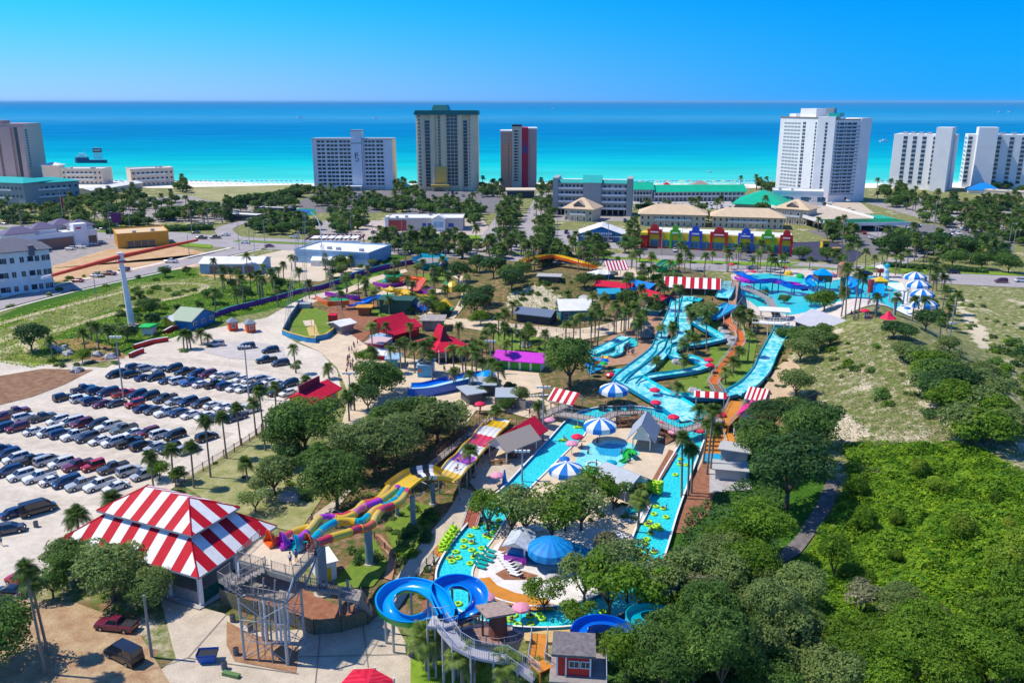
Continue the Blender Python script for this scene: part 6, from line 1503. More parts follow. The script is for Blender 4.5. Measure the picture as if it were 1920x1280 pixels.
# ---------------- river island ----------------
ZI=.64
ISL=[('wading_pool',[(1085,848),(1105,830),(1150,824),(1190,832),(1200,850),(1185,862),(1165,875),(1140,890),(1110,892),(1085,885),(1078,868)],POOLL,.02),
('wading_pool_deep',[(1115,838),(1140,830),(1172,834),(1176,846),(1155,856),(1125,852)],POOLB,.04),
('splash_pool',[(965,1000),(1060,1010),(1110,1030),(1070,1060),(1000,1058),(960,1040)],POOLB,.02),
('white_paving',[(975,985),(1100,985),(1175,1000),(1180,1060),(1140,1110),(1050,1135),(960,1110),(895,1085),(900,1058),(930,1020)],WHITEC,.0),
('mulch_bed',[(928,1075),(950,1064),(975,1068),(1010,1078),(990,1086),(945,1086)],MULCHM,.04),
('island_deck',[(887,1085),(918,1081),(932,1096),(965,1110),(1025,1122),(1040,1142),(1000,1143),(955,1133),(915,1120),(892,1098)],ORG_,.05),
('mulch_bed',[(945,1010),(960,995),(985,1005),(960,1035),(925,1045)],MULCHM,.03),
('mulch_bed',[(1255,842),(1270,848),(1235,905),(1222,900)],MULCHM,.03),
('white_paving',[(1165,955),(1225,940),(1205,980),(1160,975)],WHITEC,.03)]
for nm,P,m_,dz in sorted(ISL,key=lambda e:e[3]): flat(nm,P,ZI+dz+.012,m_)
def um(px,py,rad,h,label,z=0,mats=None,n=12,lm=None):
    p=T(px,py) if z==0 else G(px,py,z); return umbrella(p,rad,h,mats or [UBLUE,UWHITE],label,n=n,lm=lm,group='big striped sunshades' if not mats else None)
um(1124,828,3.3,3.2,'blue and white striped sunshade at the top end of the wading pool',ZI,lm='wading pool sunshades')
um(1062,912,3.1,3.0,'blue and white striped sunshade beside the left leg of the river, below the wading pool',ZI)
um(1150,757,3.3,3.2,'blue and white striped sunshade between the bridge and the big shade tree')
um(1032,1060,3.3,2.6,'solid bright blue ribbed sunshade over the island patio',ZI,mats=[mat('sunshade_blue_a',(.0,.17,.55),.6),mat('sunshade_blue_b',(.0,.28,.62),.6)],n=28,lm='solid blue sunshade')
for i,(x,y,t) in enumerate(((1714,536,'topmost'),(1719,552,'second from the top'),(1726,570,'third from the top'),(1731,590,'lowest'))): um(x,y,3.9,3.2,f'blue and white striped sunshade right of the wave pool, {t} of four')
for x,y in ((1082,838),(1072,851),(1240,814),(1328,690),(1229,772),(1227,748),(1262,800),(1310,826)): small_umbrella(x,y,(UPINK if x in(1072,) else URED),('pink' if x==1072 else 'red')+' sun umbrella',z=ZI if 1060<x<1100 or x==1262 else 0,rad=1.5)
for x,y,m_,d in ((1030,805,UPINK,'pink sun umbrella'),(932,912,UPINK,'pink sun umbrella'),(1262,828,UPINK,'pink sun umbrella'),(900,775,URED,'red sun umbrella'),(1217,494,URED,'red sun umbrella'),(1235,512,URED,'red sun umbrella'),(1371,506,URED,'red sun umbrella'),(1400,518,UPINK,'pink sun umbrella'),(1412,520,URED,'red sun umbrella'),(1404,548,UPINK,'pink sun umbrella'),(1470,512,URED,'red sun umbrella'),(1009,820,UPINK,'pink sun umbrella'),(1330,700,URED,'red sun umbrella'),(912,1146,UPINK,'pink sun umbrella'),(977,1166,UPINK,'pink sun umbrella'),(1385,528,URED,'red sun umbrella'),(1560,527,UBLUE,'blue sun umbrella'),(1620,598,URED,'red sun umbrella'),(1700,590,UBLUE,'blue sun umbrella'),(1058,880,UBLUE,'blue sun umbrella'),(1350,795,URED,'red sun umbrella')): small_umbrella(x,y,m_,d)
p=G(946,912); q=thing('folded_umbrella','closed dark blue sun umbrella standing beside the river','umbrella',p); b=MB(UBLUE); b.cone(p,[(.5,.5),(.42,1.2),(.12,3.2),(0,3.3)],8); b.build('canopy',q); b=MB(STEEL); b.cyl(p,p+Vector((0,0,.6)),.05,.05,5); b.build('pole',q)
# grey roofed shelters on the island
def shelter(name,label,px0,px1,depth,h,rh,rm,z0=0,wm=None,along='a',over=.5,cat='shelter',kind='gable',lm=None,posts=True,end=None):
    A=T(*px0) if z0==0 else G(*px0,z0);B=T(*px1) if z0==0 else G(*px1,z0); fr=Fr(A,B,min(A.z,B.z)); L=fr.L; r=thing(name,label,cat,fr(L/2,depth/2,0),lm=lm)
    mb=MB(rm)
    if kind=='gable': gable(mb,fr,0,0,L,depth,h,rh,over,along=along,endm=end or wm or WHT)
    elif kind=='hip': hip(mb,fr,0,0,L,depth,h,rh,over)
    elif kind=='flat': mb.fbox(fr,-over,-over,h,L+over,depth+over,h+.2)
    mb.build('roof',r)
    if wm: b=MB(wm); b.fbox(fr,.05,.05,0,L-.05,depth-.05,h-.02); b.build('wall',r)
    elif posts:
        for a in lin(.2,L-.2,max(2,int(L/4)+1)):
            for b_ in (.2,depth-.2): q=MB(WHT); q.cyl(fr(a,b_,-.2),fr(a,b_,h),.12,.12,6); q.build('post',r)
    return r,fr
GM=mat('grey_sheet_roof',(.36,.40,.45),.5,var=.06,scale=.8)
shelter('grey_roof_shelter','tall grey gabled roof building right of the wading pool',(1184,842),(1220,846),6.5,2.2,3.4,GM,ZI,along='b',over=.9,lm='grey gabled building by the wading pool')
shelter('grey_roof_shelter','long grey gabled roof below the wading pool, half behind trees',(1172,942),(1216,922),7,2.2,2.0,GM,ZI,along='b')
r,fr=shelter('snack_bar','shaded snack bar with a pale roof and magenta fringe beside the solid blue sunshade',(948,1052),(985,1058),4.2,2.6,.9,mat('pale_metal_roof',(.48,.52,.56),.5,var=.15,scale=1),ZI,along='b',lm='island snack bar')
b=MB(PPUR); L=fr.L; b.fbox(fr,-.2,-.3,.2,L+.2,-.1,1.2); b.build('counter_skirt',r); b=MB(PSKY); b.fbox(fr,.2,.3,.1,L-.2,3.6,1.3); b.build('counter',r)
# loungers
TQ=mat('turquoise_lounger',(.0,.40,.36),.5); WLO=mat('white_lounger',(.75,.75,.74),.5)
def lounger(p,ang,m_,col_,near=None):
    if m_.name not in _ub:
        r=thing('sun_lounger',None,'sun lounger',p,ang,group='sun loungers'); b=MB(m_); b.box(-.95,-.32,.28,.45,.32,.36); b.build('seat',r,) if False else None
        ORG[r.name]=(0,0,0)
        b.build('seat',r); b=MB(m_); b.idx([(.45,-.32,.36),(.45,.32,.36),(1.05,.32,.8),(1.05,-.32,.8)],[(0,1,2,3)]); b.build('backrest',r)
        for x in (-.8,.7):
            for y in (-.27,.27): q=MB(m_); q.box(x-.03,y-.03,0,x+.03,y+.03,.3); q.build('leg',r)
        _ub[m_.name]=r; o=r
    else: o=dup(_ub[m_.name],p,ang); o.name='sun_lounger'; o['category']='sun lounger'; o['group']='sun loungers'
    PEND.append((o,col_+' sun lounger'))
for k in range(6): lounger(G(900+3.2*k,1064-7.5*k,ZI+.02) if k<3 else G(903+3.5*k,1075-8*k,ZI+.02),R(150),TQ,'turquoise')
for k in range(5): lounger(G(1180+5*k,962-3.4*k,ZI+.04),R(165),TQ,'turquoise')
for k in range(9): lounger(G(935+4.0*k,1038+5.2*k,ZI+.02),R(-30),WLO,'white')
for k in range(8): lounger(G(978+6*k,745-.3*k),R(200),WLO,'white')
for k in range(9): lounger(G(1588+9*k,604+rnd.uniform(-3,3)),R(60),WLO,'white')
for k in range(6): lounger(G(1000+16*k,990+6*math.sin(k),ZI+.02),R(30*k),WLO,'white')
# tubes floating in the river and stacked on its banks
TUB=mat('lime_tube',(.42,.72,.01),.3,coat=.3)
tm=MB(TUB); tm.torus((0,0,0),.42,.17,16,8); tme=tm.mesh('inner_tube')
def tubeo(p,tilt=(0,0,0),desc='lime green tube floating',grp='lime tubes floating in the river'):
    o=bpy.data.objects.new('inner_tube',tme); sc.collection.objects.link(o); o.location=p; o.rotation_euler=tilt; o['category']='tube'; o['group']=grp; PEND.append((o,desc)); return o
zt=[(492,75),(450,112),(408,175),(362,212),(418,225),(358,258),(418,283),(465,312),(435,335),(318,340),(272,368),(407,382),(560,80),(612,100),(615,130),(580,150),(525,175),(560,190),(495,268),(620,60),(545,110),(382,545),(495,630),(580,750),(645,738),(690,800),(735,770),(765,842),(710,805),(925,768),(945,795),(860,835),(855,775),(1400,745),(318,685),(300,295),(255,345)]
river=[(780+a/4,960+b/4) for a,b in zt]
z3=[(800,322),(830,320),(690,420),(715,415),(1680,485),(1680,520),(1585,560),(1580,600),(1630,605),(1545,678),(1400,915),(1455,930),(1385,972),(1475,995),(1350,1030),(1335,1050),(1410,1055),(1370,1080),(1430,1085),(1360,1115),(1390,1065),(1320,1190),(1275,1255),(1385,1255),(1330,1160)]
river+=[(880+a/4,720+b/4) for a,b in z3]+[(1195,1040),(1203,1048),(1212,1042),(1220,1056),(1200,1066),(1208,1078),(1196,1082),(1188,1070)]
k=0
for x,y in river:
    p=G(x,y,.42); tubeo((p.x,p.y,.42),(rnd.uniform(-.05,.05),0,0)); k+=1
    if k%4==1: person('sit',rnd.choice(('red','blue','black','pink','grey')),(p.x+.15,p.y,.2),rnd.random()*6.28,group='bathers in the river')
def pile(x0,y0,x1,y1,n,rows,grp,desc,z=0):
    a=G(x0,y0,z);b=G(x1,y1,z)
    for i in range(n):
        p=a.lerp(b,i/max(1,n-1))
        for j in range(rows): tubeo((p.x+rnd.uniform(-.08,.08),p.y+rnd.uniform(-.08,.08),z+.2+.3*j),(rnd.uniform(-.1,.1),rnd.uniform(-.1,.1),0),desc,grp)
pile(829,1036,850,1002,6,5,'lime tubes stacked on the left bank','stacked lime tube')
pile(833,1038,855,1004,6,4,'lime tubes stacked on the left bank','stacked lime tube')
pile(1216,922,1235,925,3,7,'lime tubes stacked on the island','stacked lime tube',ZI); pile(1218,918,1237,920,3,6,'lime tubes stacked on the island','stacked lime tube',ZI)
q=flat('tube_platform',[(808,1035),(832,1045),(858,1008),(838,1000)],.3,ORG_,thick=.3); LM.append(('left bank tube platform',q.location.x,q.location.y)); LM.append(('island tube platform',G(1226,930).x,G(1226,930).y))
# wooden stair on the left bank, garden steps
walkway('bank_stairs','reddish wooden stairs with white rails on the left bank of the river',[(880,990,.3),(888,965,1.6),(893,950,2.2)],2.4,mat('red_wood_steps',(.35,.10,.07),.8,var=.3,scale=4),WHT,bal=.5,cat='stairs')
# ---------------- bridge over the river top ----------------
walkway('wooden_bridge','long wooden bridge over the top of the lazy river',[(1045,775,1.6),(1090,782,2.2),(1125,788,2.6),(1150,775,2.6),(1200,772,2.6),(1240,795,2.6),(1275,808,2.6),(1310,798,2.6),(1350,785,2.6)],2.6,mat('bridge_boards',(.35,.30,.27),.85,var=.15,scale=1),mat('bridge_rail',(.17,.20,.26),.7),bal=.7,cat='bridge',lm='wooden bridge')
walkway('wooden_ramp','brown zigzag ramp below the wooden bridge',[(1145,800,.6),(1180,792,1.4),(1160,785,2.0),(1220,780,2.5)],1.8,WOODB,WOODB,bal=.8,cat='ramp')
walkway('wooden_ramp','brown ramp with many rails right of the grey gabled building',[(1190,775,2.4),(1225,800,1.8),(1262,818,1.2),(1240,832,.7)],2.0,WOODB,WOODB,bal=.8,cat='ramp')
walkway('wooden_ramp','dark wooden ramp rising from the kids area to the bridge',[(975,800,.5),(1005,785,1.2),(1040,768,2.0),(1060,760,2.4)],2.4,WOODG,WOODB,bal=.8,cat='ramp')
# orange stepped decks at the right
r=walkway('orange_boardwalk','orange boardwalk between rails left of the big shade trees',[(1382,752,1.2),(1372,775,1.6),(1352,795,2.0)],3.4,ORG_,RAILB,bal=.7,lm='orange boardwalk')
walkway('orange_boardwalk','orange ramp with white rails beside the orange steps',[(1365,812,1.5),(1372,835,1.0),(1378,855,.6)],2.2,ORG_,WHT,bal=.7)
r=thing('orange_steps','wide orange steps descending into blue water','steps',G(1342,830),lm='wide orange steps')
for k in range(6):
    b=MB(ORG_); P=[G(1328-1.5*k,802+8*k,1.8-.28*k),G(1362-1.5*k,803+8*k,1.8-.28*k),G(1361-1.5*k,811+8*k,1.8-.28*k),G(1326-1.5*k,810+8*k,1.8-.28*k)]; b.prism(P,0,1.8-.28*k); b.build('step',r)
    b=MB(WOODB); b.bar(P[3]+Vector((0,0,.02)),P[2]+Vector((0,0,.02)),.12); b.build('nosing',r)
flat('plunge_pool',[(1320,850),(1355,850),(1352,866),(1318,864)],.5,POOLB,thick=.4)
for x0,y0,x1,y1,lab in ((1350,862,1400,868,'grey concrete pump house beside the river, farther one'),(1340,900,1398,905,'grey concrete pump house beside the river, nearer one')):
    shelter('pump_house',lab,(x0,y0),(x1,y1),3.5,2.2,.4,CONW,wm=CONW,kind='flat',cat='pump house')
# red and white striped small roofs
def striped_roof(label,px0,px1,depth,h,rh,sw=.7,wm=None,lm=None,mats=(RTREAD,WTREAD),z=0,along='a',post=True):
    A=T(*px0);B=T(*px1); fr=Fr(A,B,min(A.z,B.z)+z); L=fr.L; r=thing('striped_shelter',label,'shelter',fr(L/2,depth/2,0),lm=lm); mb=MB(*mats); e=.4
    m=depth/2; 
    for poly in ([fr(-e,-e,h),fr(L+e,-e,h),fr(L+e,m,h+rh),fr(-e,m,h+rh)],[fr(-e,m,h+rh),fr(L+e,m,h+rh),fr(L+e,depth+e,h),fr(-e,depth+e,h)]):
        stripes(mb,poly,fr.u,fr.o,sw,mats); mb.m(WHT); mb.fc([p-Vector((0,0,.15)) for p in poly][::-1])
    mb.build('roof',r)
    if wm: b=MB(wm); b.fbox(fr,0,0,0,L,depth,h-.02); b.build('wall',r)
    else:
        for a in lin(.2,L-.2,max(2,int(L/4)+1)):
            for b_ in (.1,depth-.1): q=MB(WHT); q.cyl(fr(a,b_,-.2),fr(a,b_,h),.1,.1,6); q.build('post',r)
    return r
striped_roof('wide red and white striped canopy above the head of the turquoise slides',(1245,556),(1348,556),9,3.2,2.6,1.35,lm='wide striped canopy')
striped_roof('pale red striped canopy among palms near the highway',(1140,524),(1176,524),8,3.6,2.6,.6,lm='pale striped canopy')
striped_roof('red and white striped awning left of the bridge, among trees',(1030,768),(1072,778),5,2.4,2,.9)
striped_roof('small red striped hut at the top of the orange boardwalk',(1398,768),(1430,772),5,2.6,2,.5,wm=mat('grey_blue_hut',(.2,.25,.35),.7),lm='small striped hut')
striped_roof('small red and white awning beside the end of the turquoise slides',(1303,760),(1358,764),3,2.2,.8,1.0)
shelter('pink_roof_hut','bright pink roofed hut in front of the small striped hut',(1385,800),(1418,803),4.5,2.6,2,mat('pink_roof',(.75,.02,.22),.5),wm=mat('hut_white',(.6,.6,.62),.7),cat='hut',along='b')
r,fr=shelter('snack_shelter','tan and red gabled picnic shelter beside the lane racer slide',(950,872),(1008,848),5,2.8,2.2,mat('taupe_sheet',(.42,.34,.28),.7),along='a',lm='tan picnic shelter')
b=MB(REDR); gable(b,Fr(G(992,852),G(1030,828)),0,0,6,5.5,3,2.4,.4); b.build('red_roof',r)
for x,y in ((930,870),(945,868),(960,858)): 
    p=G(x,y); q=thing('picnic_table',None,'table',p,group='picnic tables'); PEND.append((q,'dark picnic table')); b=MB(WOODB); b.box(p.x-1,p.y-.4,.7,p.x+1,p.y+.4,.78); b.build('tabletop',q)
    for s in (-1,1): b=MB(WOODB); b.box(p.x-1,p.y+s*.75-.15,.4,p.x+1,p.y+s*.75+.15,.46); b.build('bench',q); b=MB(WOODB); b.box(p.x+s*.7-.05,p.y-.7,0,p.x+s*.7+.05,p.y+.7,.7); b.build('leg',q)
# wading pool toys
b=MB(PWH); p=G(1113,872,ZI); b.torus((p.x,p.y,ZI+.2),1.3,.16,16,6); o=b.build('pool_ring'); tag(o,'white ring shaped basin in the shallow wading pool','pool toy')
for x,y,m_ in ((1107,885,PGREEN),(1146,868,PTEAL),(1180,850,PGREEN)): p=G(x,y,ZI); b=MB(m_); b.cone((p.x,p.y,ZI+.05),[(1.1,0),(1.0,.25),(.6,.42),(0,.5)],14); o=b.build('lily_pad'); o['category']='pool toy'; o['group']='pads in the wading pool'; PEND.append((o,'round pad'))
r=flume('toy_slide','small green slide winding into the wading pool',[(1190,852,1.8),(1180,845,1.6),(1172,853,1.2),(1175,862,.8),(1165,868,.7)],.8,.3,PGREEN,PGREEN,n=4)
# ---------------- turquoise slides on the slope ----------------
def zz(L,h0,h1): 
    n=len(L); return [(960+a/4,440+b/4,h0+(h1-h0)*i/(n-1)) for i,(a,b) in enumerate(L)]
flume('turquoise_slide','long turquoise slide down the left side of the slope',zz([(1235,480),(1215,560),(1180,650),(1120,780),(1090,860),(1010,930),(900,1010),(820,1080),(790,1120)],.9,.5),3.2,.7,FTURQ,FBLUE,FLOW,lm='upper turquoise slides')
flume('turquoise_slide','wide central turquoise slide with steps near the top',zz([(1320,470),(1300,560),(1290,640),(1290,740),(1260,800),(1150,830),(1120,900),(1010,1010),(920,1070),(870,1120)],.9,.5),3.6,.7,FTURQ,FBLUE,FLOW)
flume('turquoise_slide','turquoise slide zigzagging past the palm garden on the right',zz([(1540,545),(1500,600),(1400,635),(1390,670),(1450,710),(1560,775),(1540,800),(1400,830),(1260,850),(1190,890),(1240,930),(1330,930),(1440,985),(1420,1010),(1290,1040),(1060,1075),(930,1110),(900,1140)],.9,.4),2.7,.7,FTURQ,FBLUE,FLOW,lm='zigzag turquoise slide')
flume('turquoise_slide','broad three lane turquoise run into the plunge pool by the bridge',[(1180,712,.6),(1205,728,.7),(1240,748,.7),(1272,766,.7),(1304,788,.5)],7.5,.7,FTURQ,FBLUE,FLOW,lm='broad turquoise run')
flume('turquoise_slide','curving low channel joining the right slide to the broad run',[(1222,728,.6),(1245,738,.6),(1275,745,.7),(1310,748,.7),(1345,747,.7),(1375,740,.8)],2.8,.7,FTURQ,FBLUE,FLOW)
flume('turquoise_slide','straight turquoise slide coming down from the grey roofed platform',[(1470,612,2.2),(1455,640,1.4),(1440,668,.9),(1428,695,.8),(1405,722,.8),(1375,740,.8)],4.2,.8,FTURQ,FBLUE,FLOW,lm='straight turquoise slide')
flume('turquoise_slide','short blue chute beside the orange path at the top',[(1368,528,1.2),(1362,545,1.0),(1355,560,.8)],4.5,.6,FTURQ,FBLUE,FLOW)
flume('turquoise_slide','wide blue start basin at the top of the zigzag slide',[(1375,572,1.0),(1352,585,.9),(1330,598,.8)],5,.6,POOLB,FBLUE,None)
p0=T(1286,557); 
b=MB(FTURQ); 
walkway('start_deck','turquoise start platform under the wide striped canopy',[(1262,563,1.0),(1290,560,1.0),(1315,562,1.0)],5,FTURQ,WHT,rail=False,cat='platform')
walkway('orange_path','orange railed footpath climbing beside the turquoise slides',[(1336,720,.25),(1348,698,.25),(1362,680,.25),(1378,660,.25),(1390,640,.25),(1385,622,.25),(1366,608,.25),(1362,595,.25),(1372,578,.25),(1385,560,.25)],2.6,RUST,WHT,bal=1.0,cat='footpath',posts=False,lm='orange footpath')
walkway('orange_stairs','brown stairs at the foot of the orange footpath',[(1352,745,.8),(1345,732,.9),(1338,722,.5)],2.4,WOODB,RAILB,bal=.6,cat='stairs')
walkway('tower_stairs','steep brown stair and ramp at the top of the orange footpath',[(1372,575,.5),(1376,548,2.4),(1380,525,3.4)],2.4,BRK,RAILB,bal=.8,cat='stairs')
walkway('long_ramp','grey railed ramp running behind the orange footpath',[(1372,535,3.2),(1410,545,3.0),(1440,560,2.6),(1455,590,2.4)],2.2,WOODG,RAILB,bal=.8,cat='ramp')
walkway('slide_bridge','white railed bridge over the head of the straight turquoise slide',[(1415,602,3.6),(1445,605,3.6),(1475,606,3.6)],3.2,ROOFW,WHT,bal=.9,cat='bridge')
shelter('grey_roof_hall','broad pale grey roof beside the straight turquoise slide',(1490,618),(1565,620),11,2.6,3.0,mat('silver_sheet_roof',(.45,.45,.48),.45,var=.05,scale=.5),wm=mat('dark_hall_wall',(.06,.09,.13),.8),cat='building',lm='broad pale grey roof')
shelter('white_canopy','flat white canopy left of the broad pale grey roof',(1425,604),(1478,604),5,3.4,.2,ROOFW,kind='flat',cat='canopy')
# rock waterfall, kids corner
ROCK=mat('play_rock',(.36,.32,.29),.9,var=.3,scale=.8,bump=.5)
def rock(p,s,label,mt=ROCK,cat='rock',seed=0,flatz=.7,pend=None):
    r=random.Random(seed+int(p[0]*10)); vs=[];fs=[];n,m=10,6
    for j in range(m+1):
        th=math.pi*j/m
        for i in range(n):
            a=2*math.pi*i/n; d=Vector((math.sin(th)*math.cos(a),math.sin(th)*math.sin(a),math.cos(th))); k=1+.45*noise.noise(d*1.7+Vector((seed,p[0],0)))
            vs.append((p[0]+d.x*s*k,p[1]+d.y*s*k,p[2]+d.z*s*k*flatz+s*.25))
    for j in range(m):
        for i in range(n): fs.append((j*n+i,(j+1)*n+i,(j+1)*n+(i+1)%n,j*n+(i+1)%n))
    mb=MB(mt); mb.idx(vs,fs); o=mb.build('rock'); tag(o,label,cat)
    if pend: PEND.append((o,pend)); o['group']='boulders'
    return o
WR=mat('pale_boulder',(.42,.41,.41),.9,var=.25,scale=.8,bump=.4)
rock(T(1203,620),3.2,'tall grey play rock with a waterfall above the kids slides'); rock(T(1212,632),2.6,'rounded brown play rock right beside the waterfall rock')
for x,y,s in ((1352,620,1.2),(1360,628,1.6),(1368,640,2.0),(1372,648,1.3),(1268,682,1.3),(1278,684,1),(1300,735,1.3),(1310,738,1.1),(985,650,1.6),(980,648,1.2),(118,658,1.8),(128,665,1.5),(182,668,1.5),(208,672,1.6),(145,697,1.5),(502,928,1.3),(540,935,1.5),(548,938,1.2),(490,925,1),(1040,1090,1.4),(1120,1048,1.6),(970,1068,1.2),(1135,1052,1.2),(98,652,1.3)): rock(T(x,y),s,None,WR,'rock',int(x),.7,'pale grey boulder')
flat('kids_pool',[(1105,655),(1140,640),(1165,630),(1195,634),(1195,648),(1165,652),(1160,662),(1130,668),(1108,668)],.35,POOL,thick=.3)
flat('kids_pool',[(1105,672),(1125,670),(1130,690),(1108,700),(1100,690)],.35,POOLB,thick=.3)
flat('kids_pool',[(1150,692),(1165,690),(1168,700),(1152,702)],.35,POOL,thick=.3)
flume('kids_slide','wide turquoise kids slide below the waterfall rock',[(1172,632,2.0),(1150,645,1.4),(1125,658,.8),(1108,664,.6)],3,.4,FTURQ,FTURQ,FLOW,n=4)
flume('kids_slide','second turquoise kids slide turning down beside the people',[(1175,640,1.6),(1162,650,1.2),(1160,662,.8),(1145,668,.5)],2,.4,FTURQ,FTURQ,FLOW,n=4)
flume('kids_slide','orange and yellow kids slide curling into the small pool',[(1135,668,2.8),(1132,676,2.2),(1122,680,1.4),(1116,684,.7)],1.4,.5,PYEL,PORA,n=4)
r=thing('kids_play_structure','blue and green kids spray structure with red buckets','play structure',G(1120,705),lm='kids spray structure'); p=r.location
for dx,dy,m_ in ((-2,0,PBLUE),(1.5,.5,PGREEN),(-1,3,PTEAL),(2,3,PBLUE)):
    b=MB(m_); b.cyl((p.x+dx,p.y+dy,0),(p.x+dx,p.y+dy,3),.1,.1,6); b.cone((p.x+dx,p.y+dy,3),[(1.2,0),(.7,.5),(0,.7)],8); b.build('spray_post',r)
b=MB(PRED); b.cone((p.x+3,p.y-1,.3),[(1.2,0),(1.3,.5),(.8,.9),(0,1)],10); b.build('bucket',r)
p=T(1150,662); 
b=MB(CONW); r=thing('dark_net_tower','dark umbrella frames and machinery under the bridge side sunshade','machinery',T(1155,768)); q=r.location
for k in range(3): m2=MB(PBLK); m2.cyl((q.x-3+3*k,q.y-1,.2),(q.x-3+3*k,q.y-1,1.4),1.0,.9,12); m2.build('tank',r)
# ---------------- red shops ----------------
def shop(label,name,px0,px1,depth,h,rh,rm,wm,kind='gable',along='a',lm=None,over=.8,cat='shop',win=True,z=0):
    A=T(*px0);B=T(*px1); fr=Fr(A,B,min(A.z,B.z)); L=fr.L; r=thing(name,label,cat,fr(L/2,depth/2,0),lm=lm); b=MB(wm); b.fbox(fr,0,0,0,L,depth,h); b.build('wall',r); mb=MB(rm)
    if kind=='gable': gable(mb,fr,0,0,L,depth,h,rh,over,along=along,endm=wm)
    elif kind=='hip': hip(mb,fr,0,0,L,depth,h,rh,over)
    else: mb.fbox(fr,-over,-over,h,L+over,depth+over,h+.25)
    mb.build('roof',r)
    if win and L>4: grid(r,fr,lin(1.6,L-1.6,max(1,int(L/3.5))),[1.3],1.4,1.1,WIN,frame=WHT)
    return r,fr
r,fr=shop('red shop with a steep crimson roof and a white framed window','red_shop',(728,642),(770,630),7.5,3.4,3.0,REDR,REDW,along='a',lm='red shop with the crimson roof',over=.9)
b=MB(REDR); f2=Fr(fr(-2.5,-4.5,0),fr(fr.L,-4.5,0)); b.fc([f2(0,1.6,2.6),f2(f2.L,1.6,2.6),fr(fr.L+.9,-.9,3.45),fr(-1.2,-.9,3.45)]); b.build('porch_roof',r)
b=MB(SKYW); b.fbox(fr,-5,-3,0,-1.2,2,2.8); b.build('side_room',r)
shop('small red link building between the two crimson roofs','red_shop',(768,634),(786,630),6,3,1.6,REDR,REDW,win=False)
r,fr=shop('open hall under a tall pointed crimson pagoda roof','pagoda_hall',(818,680),(872,672),10,3.2,2.4,REDR,mat('hall_shade',(.10,.08,.08),.9),kind='hip',lm='pagoda hall',over=1.5)  # inner shade of the open hall put in as a dark wall
L=fr.L; b=MB(REDR); c0=fr(L*.42,6.5,0); T1=[fr(L*.22,2,4.0),fr(L*.66,2,4.0),fr(L*.66,8,4.0),fr(L*.22,8,4.0)]; ap=[fr(L*.44,3.2,8.6),fr(L*.44,6.8,8.6)]
b.fc([T1[0],ap[0],ap[1],T1[3]]); b.fc([T1[1],T1[2],ap[1],ap[0]]); b.m(mat('gable_vent',(.16,.04,.06),.8)); b.fc([T1[0],T1[1],ap[0]]); b.fc([T1[2],T1[3],ap[1]]); b.build('cupola',r)
b=MB(WHT)
for a in lin(.2,L-.2,5): b.cyl(fr(a,-1.4,0),fr(a,-1.4,3.6),.14,.14,6)
b.build('porch_post',r)
r,fr=shop('low shop with a bright magenta roof and green doors','magenta_shop',(930,690),(1014,697),6,2.5,1.5,MAGR,WHTC,lm='magenta roofed shop',win=False); 
for k in range(4): b=MB(mat('green_door',(.03,.35,.04),.6)); b.fbox(fr,fr.L*(.08+.24*k),-.08,.1,fr.L*(.08+.24*k)+2.2,.0,2.3); b.build('door',r)
r,fr=shop('long crimson roofed shed at the edge of the car lot','crimson_shed',(588,778),(634,752),6,3,1.6,REDR,YELW,lm='crimson shed by the lot')
b=MB(mat('dark_crimson',(.22,.01,.05),.7)); b.fbox(fr,0,3.2,4.0,fr.L*.8,3.5,6.2); b.build('sign_board',r)
r,fr=shop('light blue food kiosk with windows on two sides','food_kiosk',(783,708),(812,708),5,3,.5,SKYW,mat('kiosk_blue',(.08,.38,.62),.5,var=.05),kind='flat',lm='light blue food kiosk',over=.2,cat='kiosk')
b=MB(PORA); b.fbox(fr,.3,-.12,1.4,1.0,-.04,2.3); b.build('sign',r); b=MB(mat('kiosk_roof_deck',(.1,.12,.14),.8)); b.fbox(fr,.5,.5,3.26,fr.L-.5,4.5,3.7); b.build('roof_unit',r)
r,fr=shop('blue wooden ticket cabin with a pale green gable roof','ticket_cabin',(360,620),(404,604),7,3,2.6,mat('sage_roof',(.34,.42,.30),.7),BLUEW,along='b',lm='blue ticket cabin')
shop('yellow booth with a pale metal roof left of the blue cabin','yellow_booth',(326,618),(356,610),4,2.8,1.2,ROOFW,YELW,win=False,cat='booth')
for i,(x,y) in enumerate(((438,622),(471,625))):
    r,fr=shop('red ticket booth with a white framed window, '+('left one of the pair' if i==0 else 'right one of the pair'),'ticket_booth',(x-7,y),(x+9,y-2),2.8,2.8,1.2,mat('booth_roof',(.22,.26,.30),.6),mat('booth_red',(.68,.10,.02),.6),kind='hip',over=.3,win=False,cat='booth',lm='red ticket booths' if i==0 else None); grid(r,fr,[fr.L/2],[1.1],.9,1.1,WIN,frame=WHT)
shop('open stand with a bright green top near the red walls','green_stand',(267,628),(286,628),3,2.3,.4,mat('bright_green_top',(.02,.50,.08),.5),WHT,kind='flat',win=False,cat='stand')
shop('pale sheet roofed shelter beside the putting lawn','sheet_shelter',(640,628),(664,622),5,2.8,.8,ROOFW,WOODG,win=False,cat='shelter')
shop('small red box kiosk on the putting lawn','red_box_kiosk',(616,611),(630,611),3,3,.2,REDR,REDW,kind='flat',win=False,cat='kiosk',over=.1)
shop('grey and pink stage house left of the red shop','pink_stage',(690,660),(716,662),5,2.6,.6,mat('pink_sheet',(.62,.42,.42),.6),mat('crimson_wall',(.45,.03,.12),.7),kind='flat',win=False,cat='stage')
shop('red and teal low stand in front of the pink stage','low_stand',(690,672),(724,676),4,1.4,.3,ROOFW,REDR,kind='flat',win=False,cat='stand')
